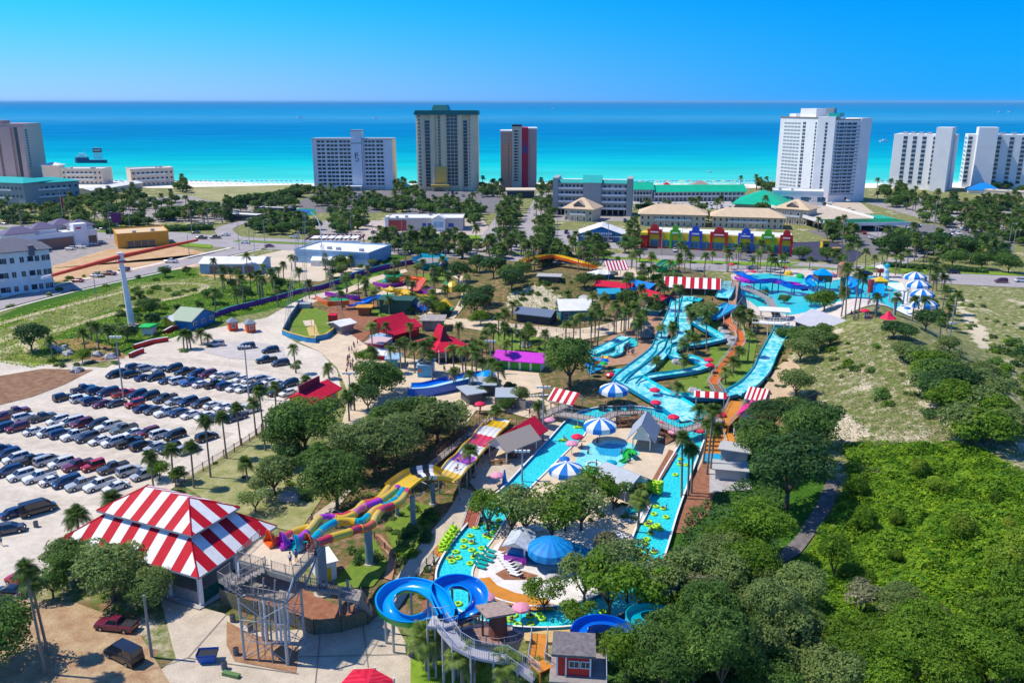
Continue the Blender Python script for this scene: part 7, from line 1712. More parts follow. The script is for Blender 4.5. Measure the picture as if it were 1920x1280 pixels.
shop('small teal stand half behind the shade tree','teal_stand',(728,690),(746,690),4,2.4,.3,SKYW,PTEAL,kind='flat',win=False,cat='stand')
r,fr=shop('white sheet roofed cafe with teal walls on the sandy mound','white_roof_cafe',(1052,602),(1108,600),8,3.4,2.6,WHT,mat('teal_cafe_wall',(.02,.20,.24),.7),lm='white roofed cafe')
b=MB(mat('barrel_grey',(.42,.38,.36),.7)); f2=Fr(T(1112,592),T(1132,590)); 
b.cyl(f2(0,0,2.2),f2(0,9,2.2),2.6,2.6,16); b.m(PGREEN); b.cyl(f2(0,-.2,2.2),f2(0,-.02,2.2),2.5,2.5,20); q=b.build('barrel_hut'); tag(q,'grey barrel shaped hut with a round green front beside the white cafe','hut')
for x0,y0,x1,y1,d,m_,lab,kd in ((1118,545,1180,552,5,REDR,'long red roof between the blue roofs, left one','gable'),(1190,560,1240,575,6,REDR,'red roof stepping down toward the palms, right one','gable'),(1125,562,1160,560,4,mat('cyan_roof',(.02,.35,.55),.5),'light blue roof left of the shade tree','gable'),(1180,545,1216,552,5,mat('azure_roof',(.0,.20,.60),.5),'azure roof at the top of the red roofs','gable'),(1120,523,1150,523,5,ROOFW,'white tent roof near the pale striped canopy','hip'),(1183,560,1215,552,3,mat('azure_roof'),'small azure gable between the two red roofs','gable'),(1205,592,1235,594,5,mat('sage_canopy',(.16,.30,.22),.7),'sage green canopy beside the palm row','hip')):
    shop(lab,'coloured_roof_shop',(x0,y0),(x1,y1),d,2.1,1.3,m_,mat('teal_blue_wall'),kind=kd,win=False)
LM.append(('red roofed food shops',T(1170,555).x,T(1170,555).y))
shop('dark open shelter dug into the mound beside the path','mound_shelter',(968,603),(1030,610),6,2.8,1.4,mat('slate_shelter_roof',(.12,.16,.24),.6),DARKR,win=False,cat='shelter')  # solid dark wall stands for the shade inside the open shelter
shop('flat grey slab roof on top of the sandy mound','mound_slab',(1010,530),(1048,530),4,2,.2,mat('slab_grey',(.42,.40,.38),.8),WOODB,kind='flat',win=False,cat='shelter')
for x0,y0,x1,y1,lab in ((935,765,965,765,'grey equipment shed with pipes behind the kids area'),(880,760,905,756,'white sheet roofed shed beside the wave slide'),(885,742,925,742,'grey flat roof near the magenta shop')): shop(lab,'equipment_shed',(x0,y0),(x1,y1),5,2.6,.5,mat('shed_roof_grey',(.38,.42,.46),.6),mat('shed_dark',(.12,.12,.13),.8),kind='flat',win=False,cat='shed')
fence('board_fence','weathered board fence behind the kids area',[(928,762),(962,765),(985,770)],2.2,WOODG)
# surf slide
r=thing('wave_slide','long blue and white wave slide lying between the palms','water slide',G(840,715),lm='blue wave slide')
P=[G(768,730,.8),G(800,728,1.0),G(835,720,1.2),(G(870,712,1.4)),G(912,706,1.6)]; C=catmull(P,4); mb=MB(PBLUE); mb.sweep(C,[(-3,.6),(-2.8,.1),(-1,.1)]); mb.m(mat('wave_white',(.45,.72,.82),.3)); mb.sweep(C,[(-1,.1),(1,.12)]); mb.m(PSKY); mb.sweep(C,[(1,.12),(2.8,.2),(3,1.2)]); mb.build('bed',r)
mb=MB(PBLUE); mb.sweep(C,[(-3.05,.65),(-3.05,-.8),(3.05,-.8),(3.05,1.2)]); mb.build('side_wall',r)
mb=MB(PSKY); e=G(912,706,2.2); mb.cone((e.x,e.y,1.2),[(2.6,0),(2.2,1.6),(1,2.4),(0,2.6)],10); mb.build('head',r)
# low coloured walls and fences
def wall(name,label,pts,h,m_,cap=None,w=.35,cat='wall',lm=None):
    W=[T(*p) for p in pts]; mb=MB(m_); mb.sweep(W,[(-w/2,-.1),(-w/2,h),(w/2,h),(w/2,-.1)]); o=mb.build(name); tag(o,label,cat); 
    if cap: mb=MB(cap); mb.sweep(W,[(-w/2-.06,h-.02),(-w/2-.06,h+.12),(w/2+.06,h+.12),(w/2+.06,h-.02)]); mb.build('coping',o)
    if lm: LM.append((lm,W[0].x,W[0].y))
    return o
wall('red_wall','red wall with a pale coping, highest of the three by the shrubs',[(308,628),(322,620),(334,617)],1.3,REDW,WHT,lm='red entrance walls')
wall('red_wall','longest red wall with a pale coping below the green stand',[(252,655),(285,645),(316,640)],1.3,REDW,WHT)
wall('red_wall','red wall with a pale coping nearest the parked cars',[(243,672),(256,666),(270,661)],1.3,REDW,WHT)
wall('lawn_wall','blue wall with yellow top around the lower side of the putting lawn',[(530,628),(545,634),(575,642),(592,644),(592,640),(612,636),(630,622)],1.6,mat('wall_blue',(.02,.25,.50),.6),PYEL,lm='putting lawn wall')
wall('lawn_wall','dark blue wall along the left side of the putting lawn',[(532,626),(545,600),(562,575),(568,570)],1.8,mat('wall_dark_blue',(.03,.10,.18),.6))
wall('purple_wall','long purple and teal wall beside the access drive',[(400,596),(430,585),(470,575),(520,562),(560,551),(600,543),(640,530)],1.6,mat('wall_purple',(.22,.03,.28),.6),mat('wall_teal',(.05,.30,.35),.6),lm='purple wall')
wall('purple_wall','purple and blue wall along the top of the golf course',[(640,528),(680,515),(720,505),(760,497),(800,492)],1.8,mat('wall_purple'),mat('wall_blue'))
fence('lot_fence','long dark rail fence along the lower edge of the car lot',[(330,914),(362,896),(400,872),(440,848),(482,820),(500,800)],1.8,WOODB,solid=False,step=2.6,lm='lot fence')
fence('lot_fence','short pale rail fence between the dirt ground and the car lot',[(-10,1155),(20,1135),(48,1118)],1.2,WHT,solid=False)
fence('board_fence','long weathered board fence behind the slide tower',[(415,1130),(450,1145),(520,1165),(590,1190),(640,1185),(690,1170),(715,1150)],2.2,mat('olive_boards',(.16,.15,.10),.85,var=.25,scale=2),lm='long weathered fence')
fence('board_fence','grey board fence below the twin spiral slides',[(765,1225),(800,1225),(835,1240)],2.4,WOODG)
fence('board_fence','dark mesh fence at the foot of the dune beside the slide',[(1430,770),(1460,768),(1500,765),(1530,752)],2.0,mat('dark_mesh',(.06,.07,.09),.8))
fence('path_rail','grey rail fence along the walkway below the mound',[(960,612),(1010,618),(1060,625),(1110,625),(1150,612)],1.1,WOODG,solid=False,step=2.5)
fence('path_rail','brown rail fence curling around the shrub lawn',[(702,1008),(722,1030),(745,1050),(740,1075)],1.1,WOODB,solid=False)
fence('path_rail','brown rail fence on the mulch above the magenta shop',[(985,660),(1020,645),(1055,632),(1080,628)],1.1,WOODB,solid=False)
fence('path_rail','grey rail fence along the beige path under the lane racer',[(850,990),(835,1010),(825,1030),(800,1060),(770,1095),(745,1130)],1.1,STEEL,solid=False)
fence('pool_fence','pale metal fence behind the wave pools along the highway',[(1260,512),(1330,506),(1400,505),(1480,506),(1560,510),(1640,512)],1.6,STEEL,solid=False,step=4)
# golf course and family coaster
for i,(P,m_,lab) in enumerate((([(622,605),(645,600),(665,610),(640,618)],LAWNB,''),([(704,555),(735,552),(745,562),(715,566)],mat('putt_green',(.02,.30,.14),.8),''),([(832,530),(855,528),(856,542),(836,542)],mat('putt_green'),''),([(815,572),(835,560),(850,580),(838,590)],mat('putt_green'),''),([(720,515),(750,511),(755,520),(725,524)],mat('putt_green'),''),([(620,560),(650,556),(655,566),(625,570)],mat('putt_green'),''))): sheet('putting_green',P,m_,8)
wall('golf_wall','orange red rim wall around the lower left golf lawn',[(592,556),(592,562),(615,574),(655,572)],1.6,PORA)
wall('golf_wall','purple rim wall across the golf course',[(610,555),(640,560),(675,563)],1.6,PPUR)
wall('golf_wall','purple rim wall in the middle of the golf course',[(700,535),(725,540),(755,535)],1.4,PPUR)
wall('golf_wall','purple and green wall near the yellow tent',[(780,548),(800,552),(812,545)],1.4,PPUR)
flume('coaster_slide','royal blue twin slide on the left, dropping to the golf lawn',[(715,557,3.5),(695,562,2.8),(678,570,1.8),(660,572,1.0)],3.4,.6,PBLUE,PBLUE,legs=5,n=5)
flume('coaster_slide','royal blue twin slide on the right of the green shed',[(752,562,3.2),(772,564,2.6),(788,575,1.6),(800,582,.8)],3.4,.6,PBLUE,PBLUE,legs=5,n=5)
flume('coaster_slide','yellow winding slide at the upper left of the golf course',[(722,540,4.2),(735,546,3.8),(752,546,3.4),(762,552,3.0),(745,556,2.6)],3.0,.6,PYEL,PYEL,legs=5,n=5,lm='golf course slides')
flume('coaster_slide','yellow winding slide dropping to the right of the golf course',[(762,552,3.6),(780,555,3.2),(796,558,2.6),(798,568,1.6)],3.0,.6,PYEL,PYEL,legs=5,n=5)
flume('coaster_slide','orange red slide above the yellow ones on the golf course',[(755,520,3),(775,523,3),(790,525,2.8),(785,535,2.0),(778,545,1.2)],3.2,.6,PORA,PORA,legs=5,n=5)
flume('coaster_slide','pale orange trough curling around the green fountain',[(762,522,1.2),(750,528,1.2),(735,530,1.0)],2,.5,PORA,PORA,n=5)
shop('dark green corrugated shed below the yellow slides','green_shed',(712,588),(770,590),5,4.5,.3,mat('dark_green_sheet',(.03,.10,.07),.6),mat('dark_green_sheet'),kind='flat',win=False,cat='shed',lm='dark green shed')
shop('small dark green house with a pale yellow roof on the golf course','golf_house',(826,590),(843,590),4,3,2,PYEL,mat('dark_green_sheet'),kind='hip',win=False,cat='hut')
shop('rocky grey roofed hut behind the pagoda hall','rock_hut',(792,620),(830,620),6,3,.8,ROCK,ROCK,kind='flat',win=False,cat='hut')
p=T(848,545); r=thing('yellow_tent','yellow pointed tent on the golf course','tent',p); b=MB(PYEL); b.cone(p,[(3,0),(2.4,1.8),(1.2,3.0),(0,3.6)],8); b.build('canopy',r)
p=T(728,528); b=MB(PTEAL); b.cone(p,[(2.4,0),(2.2,.6),(1.2,1.0),(.4,2.2),(0,2.4)],10); o=b.build('fountain'); tag(o,'teal and green stepped fountain in the golf course','fountain')
shop('brown crate shaped hut on the golf course mound','crate_hut',(672,592),(694,592),3,2.6,.2,ORW,mat('crate_wood',(.30,.14,.05),.8),kind='flat',win=False,cat='hut')
# teal play ship
r=thing('play_ship','big teal hulled play ship among trees near the highway','ship',T(800,505),lm='teal play ship'); P=[T(x,y) for x,y in ((772,500),(790,508),(825,510),(842,500),(828,492),(790,492))]; mb=MB(PTEAL); c=sum(P,Vector())/6; n_=6
for i in range(6): j=(i+1)%6; a_,b_=P[i],P[j]; mb.fc([c.lerp(a_,.75),c.lerp(b_,.75),b_+Vector((0,0,4)),a_+Vector((0,0,2.8))])
mb.build('hull',r); mb=MB(WOODG); mb.fc([p_+Vector((0,0,2.2)) for p_ in P]); mb.build('deck',r); railing(r,[p_+Vector((0,0,2.8)) for p_ in P+[P[0]]],h=1,m=PTEAL,bal=1.5)
r2=flume('forest_slide','yellow and orange tube slide among the trees near the highway',[(980,492,4.5),(1005,486,4.2),(1035,482,3.8),(1065,488,3.2),(1095,496,2.4),(1120,502,1.4)],3,1.0,PYEL,PORA,legs=7,n=5,lm='yellow forest slide')
flume('forest_slide','bright green curling slide near the wide striped canopy',[(1235,500,5),(1250,490,4.5),(1262,497,3.8),(1245,505,3),(1228,508,2),(1262,512,1)],2,.8,PGREEN,PGREEN,legs=7,n=5)
# yellow drop ride frame on the lawn
r=thing('catapult_pad','yellow launch pad with a metal frame on the putting lawn','ride',T(585,620),lm='yellow launch pad'); mb=MB(PYEL); P=[T(x,y) for x,y in ((575,616),(592,610),(600,631),(580,632))]; mb.prism(P,0,.35); mb.build('pad',r)
mb=MB(mat('pale_pad',(.62,.52,.40),.8)); P=[T(x,y) for x,y in ((568,603),(588,601),(592,611),(573,613))]; mb.prism(P,0,.3); mb.build('runway',r)
P=[T(x,y) for x,y in ((584,611),(590,610),(596,626),(590,627))]
for p_ in P: b=MB(PYEL); b.cyl(p_,p_+Vector((0,0,2.4)),.1,.1,5); b.build('frame_post',r)
# swing arm ride
p=G(248,615); r=thing('swing_arm_ride','tall white mast with a long tilted red arm','ride',p,lm='white mast with the red arm'); h=21.0
mb=MB(WHT)
A_=p; B_=Vector((p.x-1.2,p.y+.6,h)); mb.cyl(A_,A_.lerp(B_,.5),1.0,.8,10); mb.cyl(A_.lerp(B_,.5),B_,.8,.6,10)
mb.build('mast',r); mb=MB(WHT); mb.cyl(B_-Vector((0,0,1.2)),B_+Vector((0,0,1.6)),1.0,.9,12); mb.build('hub',r)
for (x,y,hh) in ((95,517,h+.4),(370,450,h+.4)):
    e=G(x,y,hh); mb=MB(mat('signal_red',(.80,.07,.02),.5)); mb.cyl(B_+Vector((0,0,.4)),e,.68,.38,10); mb.build('arm',r)
e=G(78,521,h+.4); e2=G(95,517,h+.4); mb=MB(WHT); mb.cyl(e,e2,.35,.4,8); mb.build('arm_tip',r); mb=MB(PRED); mb.torus(B_-Vector((0,0,1.0)),1.3,.25,16,6); mb.build('ring',r); mb=MB(CONC); mb.box(p.x-1.6,p.y-1.6,0,p.x+1.6,p.y+1.6,1); mb.build('base',r)
# lattice towers of the giant swing
r=thing('giant_swing','three tall thin lattice masts of a giant swing above the putting lawn','ride',G(572,575),lm='giant swing masts')
def lattice(a,b,w,nm='mast'):
    mb=MB(STEEL); d=(b-a); L=d.length; t=d/L; s=t.orthogonal().normalized(); k=t.cross(s); C=[s*w,(-s*.5+k*.87)*w,(-s*.5-k*.87)*w]; n=int(L/2.2)
    for c in C: mb.bar(a+c,b+c*.6,.07)
    for i in range(n):
        f=i/n;g=(i+1)/n
        for j in range(3): mb.bar(a+d*f+C[j]*(1-.4*f),a+d*g+C[(j+1)%3]*(1-.4*g),.035)
    mb.build(nm,r)
tA=G(570,398,31.5)
lattice(G(537,612),G(560,432,29),.8); lattice(G(572,572),G(570,400,31.5),.8); lattice(G(643,600),G(603,460,26),.8)
mb=MB(STEEL); C=catmull([G(570,398,31.5),G(585,400,31),G(597,415,29.5),G(602,440,27.5),G(603,462,26)],5); mb.tube(C,.13,6); mb.build('arch',r)
mb=MB(GRYM); q=G(572,577); mb.box(q.x-2,q.y-1.5,0,q.x+2,q.y+1.5,1.6); mb.build('winch',r)
# ---------------- wave pool side: slides, structures ----------------
flume('purple_slide','purple open slide twisting over the wave pool',[(1382,522,4.5),(1405,530,4.2),(1440,528,3.8),(1465,532,3.4),(1490,535,3.0),(1510,545,2.2)],2,.8,PPUR,PPUR,legs=6,n=5,lm='purple slide')
flume('blue_slide','dark blue open slide crossing the purple one over the pool',[(1382,512,5),(1400,522,4.6),(1425,530,4.2),(1455,528,3.8),(1485,540,3.0),(1515,540,2.6)],2,.9,PBLUE,PBLUE,legs=6,n=5)
flume('blue_slide','blue curling slide left of the carved head tower',[(1540,530,4),(1525,520,3.6),(1515,528,3.0),(1525,537,2.2)],2,.8,PSKY,PBLUE,legs=6,n=5)
flume('blue_slide','wide blue and brown curling slide right of the carved head tower',[(1580,520,4.2),(1596,525,3.6),(1602,535,2.8),(1590,543,1.8),(1578,540,1)],2.4,.8,PSKY,PBLUE,legs=6,n=5)
r=thing('carved_head_tower','tall tower topped by a brown carved stone face','tower',T(1577,560),lm='carved head tower'); p=r.location
TK=mat('terracotta_stone',(.42,.20,.13),.85,var=.25,scale=1.2,bump=.4); mb=MB(WOODB); hh=7.6
mb.cyl(p,p+Vector((0,0,hh)),.9,.9,10); mb.build('pole',r); mb=MB(TK); mb.cone(p+Vector((0,0,hh)),[(1.7,0),(1.95,.4),(1.85,2.8),(1.95,3.7),(2.15,3.9),(2.15,4.4),(1.7,4.5),(1.6,4.9),(0,5.0)],14); mb.build('head',r)
b=MB(TK); x,y=p.x,p.y-1.85; b.box(x-.3,y-.5,hh+1.6,x+.3,y+.2,hh+3.3); b.box(x-1.2,y-.25,hh+3.3,x+1.2,y+.2,hh+3.6); b.box(x-.9,y-.2,hh+.7,x+.9,y+.25,hh+1.0); b.build('face_relief',r)
b=MB(DARKR); b.box(x-1.1,y-.12,hh+2.7,x-.45,y+.2,hh+3.2); b.box(x+.45,y-.12,hh+2.7,x+1.1,y+.2,hh+3.2); b.build('eye',r)
def tower(label,x,y,w,h,m_,m2,lm=None):
    p=T(x,y); r=thing('play_tower',label,'play tower',p,lm=lm); b=MB(m_); b.box(p.x-w/2,p.y-w/2,h*.45,p.x+w/2,p.y+w/2,h*.72); b.build('cabin',r); b=MB(m2); f=Fr((p.x-w/2,p.y-w/2,0),(p.x+w/2,p.y-w/2,0)); hip(b,f,0,0,w,w,h*.78,h*.25,.4); b.build('roof',r)
    for sx in (-1,1):
        for sy in (-1,1): q=MB(WOODB); q.cyl((p.x+sx*w*.42,p.y+sy*w*.42,0),(p.x+sx*w*.42,p.y+sy*w*.42,h*.8),.14,.14,6); q.build('leg',r)
    return r
tower('wooden play tower with a blue top above the green shrub tree',1540,545,5,8,WOODB,PSKY); tower('red and yellow play tower in the wave pool, left of the pillars',1648,545,4,5,TK,PYEL,'wave pool play tower'); tower('small red toned play tower beside the lighthouse',1652,520,3,5,PRED,WHT)
p=T(1631,550); b=MB(PRED); b.cyl(p,p+Vector((0,0,5)),1.0,1.0,12); o=b.build('red_tube_tower'); tag(o,'bright red upright tube in the wave pool','slide tower')
flume('blue_slide','pale blue wide slide between the red tube and the play tower',[(1648,532,3.5),(1648,545,2),(1645,556,.6)],3.2,.5,PSKY,PSKY,n=4)
p=T(1660,528); r=thing('play_lighthouse','small pale blue and white banded lighthouse behind the wave pool','lighthouse',p); b=MB(WHT,SKYW)
for k in range(5): b.m((WHT,SKYW)[k%2]); b.cyl(p+Vector((0,0,1.1*k)),p+Vector((0,0,1.1*(k+1))),1.3-.1*k,1.3-.1*(k+1),12)
b.build('tower_wall',r); b=MB(PTEAL); b.cone(p+Vector((0,0,5.5)),[(1.0,0),(.9,.9),(0,1.6)],12); b.build('lantern',r)
for x,y in ((1666,568),(1676,575),(1683,572),(1693,572),(1700,568),(1643,590),(1676,590)):
    p=T(x,y); r=thing('pillar_fountain',None,'fountain',p,group='stone pillar fountains'); PEND.append((r,'stone pillar fountain')); b=MB(CONW); h_=4.5; b.cyl(p,p+Vector((0,0,h_)),.28,.24,8); b.build('shaft',r); b=MB(CONW); b.cone(p+Vector((0,0,h_-.2)),[(.3,0),(.8,.6),(.75,.7),(0,.6)],10); b.build('bowl',r)
r=thing('canopy_boat','small teal boat with a red pointed cover beside the wave pool','boat',T(1664,605)); p=r.location; f=Fr(p+Vector((-3.6,0,0)),p+Vector((3.6,0,0))); b=MB(PTEAL); b.prism([f(0,0),f(1.2,-1.2),f(6,-1.2),f(7.2,0),f(6,1.2),f(1.2,1.2)],.1,1.1); b.build('hull',r); b=MB(URED); b.cone(f(3.6,0,1.2),[(2.2,0),(1.2,.7),(0,2.2)],6); b.build('cover',r)
for k,(x,y,c,lb) in enumerate(((1500,522,PGREEN,'green water toy in the far pool'),(1478,516,PYEL,'yellow water toy in the far pool'),(1432,545,PTEAL,'teal water toy under the crossing slides'),(1560,520,PORA,'orange water toy in front of the highway'))):
    p=T(x,y); b=MB(c); b.cone(p+Vector((0,0,.3)),[(1.8,0),(1.5,1),(.6,1.5),(0,1.6)],8); o=b.build('water_toy'); tag(o,lb,'water toy')
# tall stadium lights and thin poles in the park
for x,y,ty,lab in ((979,905,862,'tall floodlight mast beside the left leg of the river'),(1018,828,726,'tall light mast between the crimson roof and the river'),(232,748,632,'tall car lot lamp near the top row of cars'),(467,748,650,'tall car lot lamp right of the car rows'),(658,770,700,'tall lamp by the crimson shed'),(1140,460,420,'tall lamp by the blue shop'),(1780,640,572,'tall pole with white discs right of the sunshades'),(920,700,640,'tall lamp beside the magenta shop')):
    p=T(x,y); h=max(6,min(16,HT(x,y,ty))); r=thing('floodlight_mast',lab,'light mast',p); b=MB(GRYM); b.cyl(p,p+Vector((0,0,h)),.2,.12,8); b.build('pole',r); b=MB(GRYM); b.bar(p+Vector((-1.2,0,h)),p+Vector((1.2,0,h)),.1); b.build('crossarm',r)
    for k in (-1.1,-.4,.4,1.1): b=MB(WHT); b.box(p.x+k-.25,p.y-.3,h-.1,p.x+k+.25,p.y+.1,h+.3); b.build('lamp',r)
p=G(285,1232); r=thing('utility_pole','plain weathered wooden pole beside the black cargo van','pole',p); b=MB(WOODG); b.cyl(p,p+Vector((0,0,8.6)),.2,.15,8); b.build('shaft',r)
mb=MB(mat('joint_line',(.22,.2,.18),.9))
for (a,b) in (((352,1232),(425,1150)),((290,1252),(352,1232)),((352,1232),(560,1262)),((600,1190),(590,1290)),((680,1165),(690,1250)),((560,1230),(760,1225))):
    p=G(*a,.16);q=G(*b,.16); d=(q-p).normalized(); s_v=Vector((-d.y,d.x,0))*.05; mb.fc([p-s_v,q-s_v,q+s_v,p+s_v])
o=mb.build('pavement_joints'); struct(o)
# things on the service yard
p=G(391,1240); r=thing('blue_skip','blue wheeled skip full of rubbish on the service pavement','skip',p); b=MB(mat('skip_blue',(.0,.09,.42),.5)); f=Fr(p+Vector((-1.1,-.7,0)),p+Vector((1.1,-.5,0)))
B0=[f(.2,.1,.2),f(2.0,.1,.2),f(2.0,1.2,.2),f(.2,1.2,.2)];B1=[f(-.1,-.1,1.4),f(2.3,-.1,1.4),f(2.3,1.5,1.4),f(-.1,1.5,1.4)]
for i in range(4): j=(i+1)%4; b.fc([B0[i],B0[j],B1[j],B1[i]]); 
b.fc(B0[::-1]); b.build('bin',r); b=MB(BLACKP); b.fc([q_+Vector((0,0,-.25)) for q_ in B1]); b.build('rubbish',r)
for i,(x,y,l) in enumerate(((437,1165,'grey barrel nearest the pavilion fence'),(470,1183,'dark grey barrel beside the tower leg'),(443,1228,'grey barrel right of the blue skip'),(421,1254,'grey barrel below the blue skip'),(68,988,'pale barrel beside the dark blue cars'))):
    p=G(x,y); r=thing('barrel',l,'barrel',p); b=MB(mat('barrel_plastic',(.12,.14,.16),.6)); b.cone(p,[(.3,0),(.36,.1),(.36,1.0),(.33,1.05)],12); b.build('body',r); b=MB(BLACKP); b.cyl(p+Vector((0,0,.98)),p+Vector((0,0,1.0)),.33,.33,12); b.build('opening',r)
b=MB(mat('hedge_green_block',(.10,.2,.06),.7)); p=G(432,1270); f=Fr(p+Vector((-1.1,.3,0)),p+Vector((1,-.4,0))); b.fbox(f,0,0,0,f.L,.6,.5); o=b.build('green_barrier'); tag(o,'low green barrier block below the barrels','barrier')
b=MB(WHTC); f=Fr(G(606,1092),G(632,1085)); r=thing('pump_hut','white hut with a yellow and a red door behind the big column','hut',f(1,1,0)); b.fbox(f,-.5,0,0,f.L,4,2.8); b.build('wall',r); b=MB(PYEL); b.fbox(f,.2,-.08,.1,1.2,-.01,2.1); b.build('door',r); b=MB(PRED); b.fbox(f,-.4,-.08,.1,.1,-.01,2.1); b.build('door',r); b=MB(ROOFW); b.fbox(f,-.8,-.3,2.8,f.L+.3,4.3,3.0); b.build('roof',r)
# green tube slide and blue slide hidden by trees at bottom right
flume('teal_spiral_slide','teal spiral slide showing between the trees at the lower right',[(1245,1155,3.4),(1215,1150,3.8),(1190,1155,4.2),(1188,1170,4.4),(1205,1185,4.4),(1240,1200,4.0),(1260,1215,3.6),(1255,1240,3)],1.6,.9,PTEAL,PTEAL,legs=8,n=6)
flume('blue_arch_slide','blue slide arching behind the red hut',[(1085,1195,4.5),(1095,1180,4.8),(1120,1175,5),(1150,1178,4.8),(1170,1192,4.4),(1150,1205,3.8)],1.8,1.0,PBLUE,PBLUE,legs=8,n=6)
flume('blue_arch_slide','blue slide glimpsed between trees right of the river',[(1225,1055,5),(1232,1075,4.8),(1250,1095,4.4),(1235,1110,4),(1280,1090,3.6)],2.2,.8,PSKY,PBLUE,legs=8,n=6)
# people
def crowd(P,n,poses=('stand','walk')):
    k=0
    while k<n:
        x=rnd.uniform(min(p[0] for p in P),max(p[0] for p in P)); y=rnd.uniform(min(p[1] for p in P),max(p[1] for p in P))
        if inpoly(x,y,P): 
            q=T(x,y); person(rnd.choice(poses),rnd.choice(('red','white','blue','black','red','grey','teal')),q+Vector((0,0,.12)),rnd.random()*6.28); k+=1
crowd([(660,640),(672,640),(668,700),(645,705),(652,665)],24); crowd([(700,655),(740,700),(690,700)],6); crowd([(1150,655),(1195,655),(1190,668),(1150,668)],12); crowd([(890,770),(1005,760),(1000,790),(900,790)],12)
crowd([(760,685),(900,700),(880,720),(770,700)],8); crowd([(1590,590),(1640,590),(1640,605),(1590,605)],10); crowd([(960,610),(1150,612),(1150,620),(960,620)],8); crowd([(1180,560),(1240,575),(1235,590),(1190,585)],12); crowd([(1600,540),(1690,540),(1690,590),(1600,590)],8,('stand',)); crowd([(1090,835),(1190,835),(1190,885),(1090,885)],7,('stand',)); crowd([(990,800),(1050,805),(960,890),(940,870)],8); crowd([(1050,600),(1180,600),(1180,618),(1050,620)],6); crowd([(1240,565),(1340,562),(1340,570),(1240,572)],8); crowd([(820,1060),(800,1090),(790,1060)],2); crowd([(1060,770),(1200,760),(1210,770),(1070,785)],4)
for x,y,c,lb in ((585,982,'grey','person in grey walking on the curved path above the striped pavilion'),(3,1023,'teal','person in teal walking beside the parked cars at the left edge')): person('walk',c,G(x,y)+Vector((0,0,.1)),R(-60),lb)
for x,y,c in ((545,1058,'white'),(556,1052,'blue'),(580,1038,'red'),(592,1050,'black')): person('stand',c,G(x,y,U),R(60+x))
for x,y,c in ((562,1112,'blue'),(600,1118,'black'),(608,1112,'white')): person('stand',c,G(x,y,6),R(120))
# ---------------- trees by hand: (kind, px, py of trunk foot, crown radius m, height squash) ----------------
tr_m=mat('shaded_trail',(.17,.15,.14),.95,var=.35,scale=.8)  # tree shade over the trail put into its dark mottled colour
def tr(key,x,y,rad,hs=1.0,th=.55,group=None):
    if group and 'woodland' in group: th=rnd.uniform(.25,1.15); rad*=rnd.uniform(.82,1.0); hs*=rnd.uniform(.85,1.2)
    return tree(key,T(x,y),rad,hs,th,group)
LM.append(('lane racer slide',G(640,900).x,G(640,900).y)); LM.append(('vine covered slope',T(1700,1000).x,T(1700,1000).y)); LM.append(('sandy dune',T(1600,740).x,T(1600,740).y))
for a in [('big',572,852,6.6,.9),('big',540,850,4.6,.8),('olive',515,930,4.2,.9),('big',632,955,5.6,.95),('oak',600,905,4.0,.9),('bigo',705,895,6.6,.85),('olive',668,860,4.4,.8),('bigo',745,862,5.4,.8),
 ('oak',700,750,5.4,.9),('oak',745,815,4.8,.7),('olive',820,830,5.6,.7),('oak',790,800,4.4,.7),('olive',850,810,4.0,.7),('oak',715,815,3.6,.7),('dark',548,875,3.0,.8),('airyo',480,960,2.6,.8),('dark',690,770,3.5,.8)]: tr(*a,group='trees between the lot and the racer slide')
tr('big',1068,725,6.8,.9,.6,'park shade trees')
for a in [('airy',960,1008,4.0,.8,.8),('airyo',985,1010,4.4,.8,.8),('airy',1035,1020,5.0,.75,.8),('airyo',1090,1000,4.6,.8,.8),('airy',1120,965,4.0,.8,.8),('airy',915,995,3.6,.8,.8),('airy',1150,960,3.2,.8,.8),('airyo',1060,1000,3.6,.8,.8),
 ('airyo',1095,1135,3.6,.85,.9),('airy',1140,1160,4.4,.85,.9),('airyo',1175,1130,4.2,.85,.9),('airy',1020,1150,2.8,.8,.8),('airy',1130,1108,3.4,.8,.8),('airyo',1222,1155,3.4,.9,.9),('grey',1140,1048,2.5,1.1,.3),('airy',1085,1195,2.6,.9,.9)]: tree(a[0],G(a[1],a[2],.1),a[3],a[4],a[5],'light trees on the island')
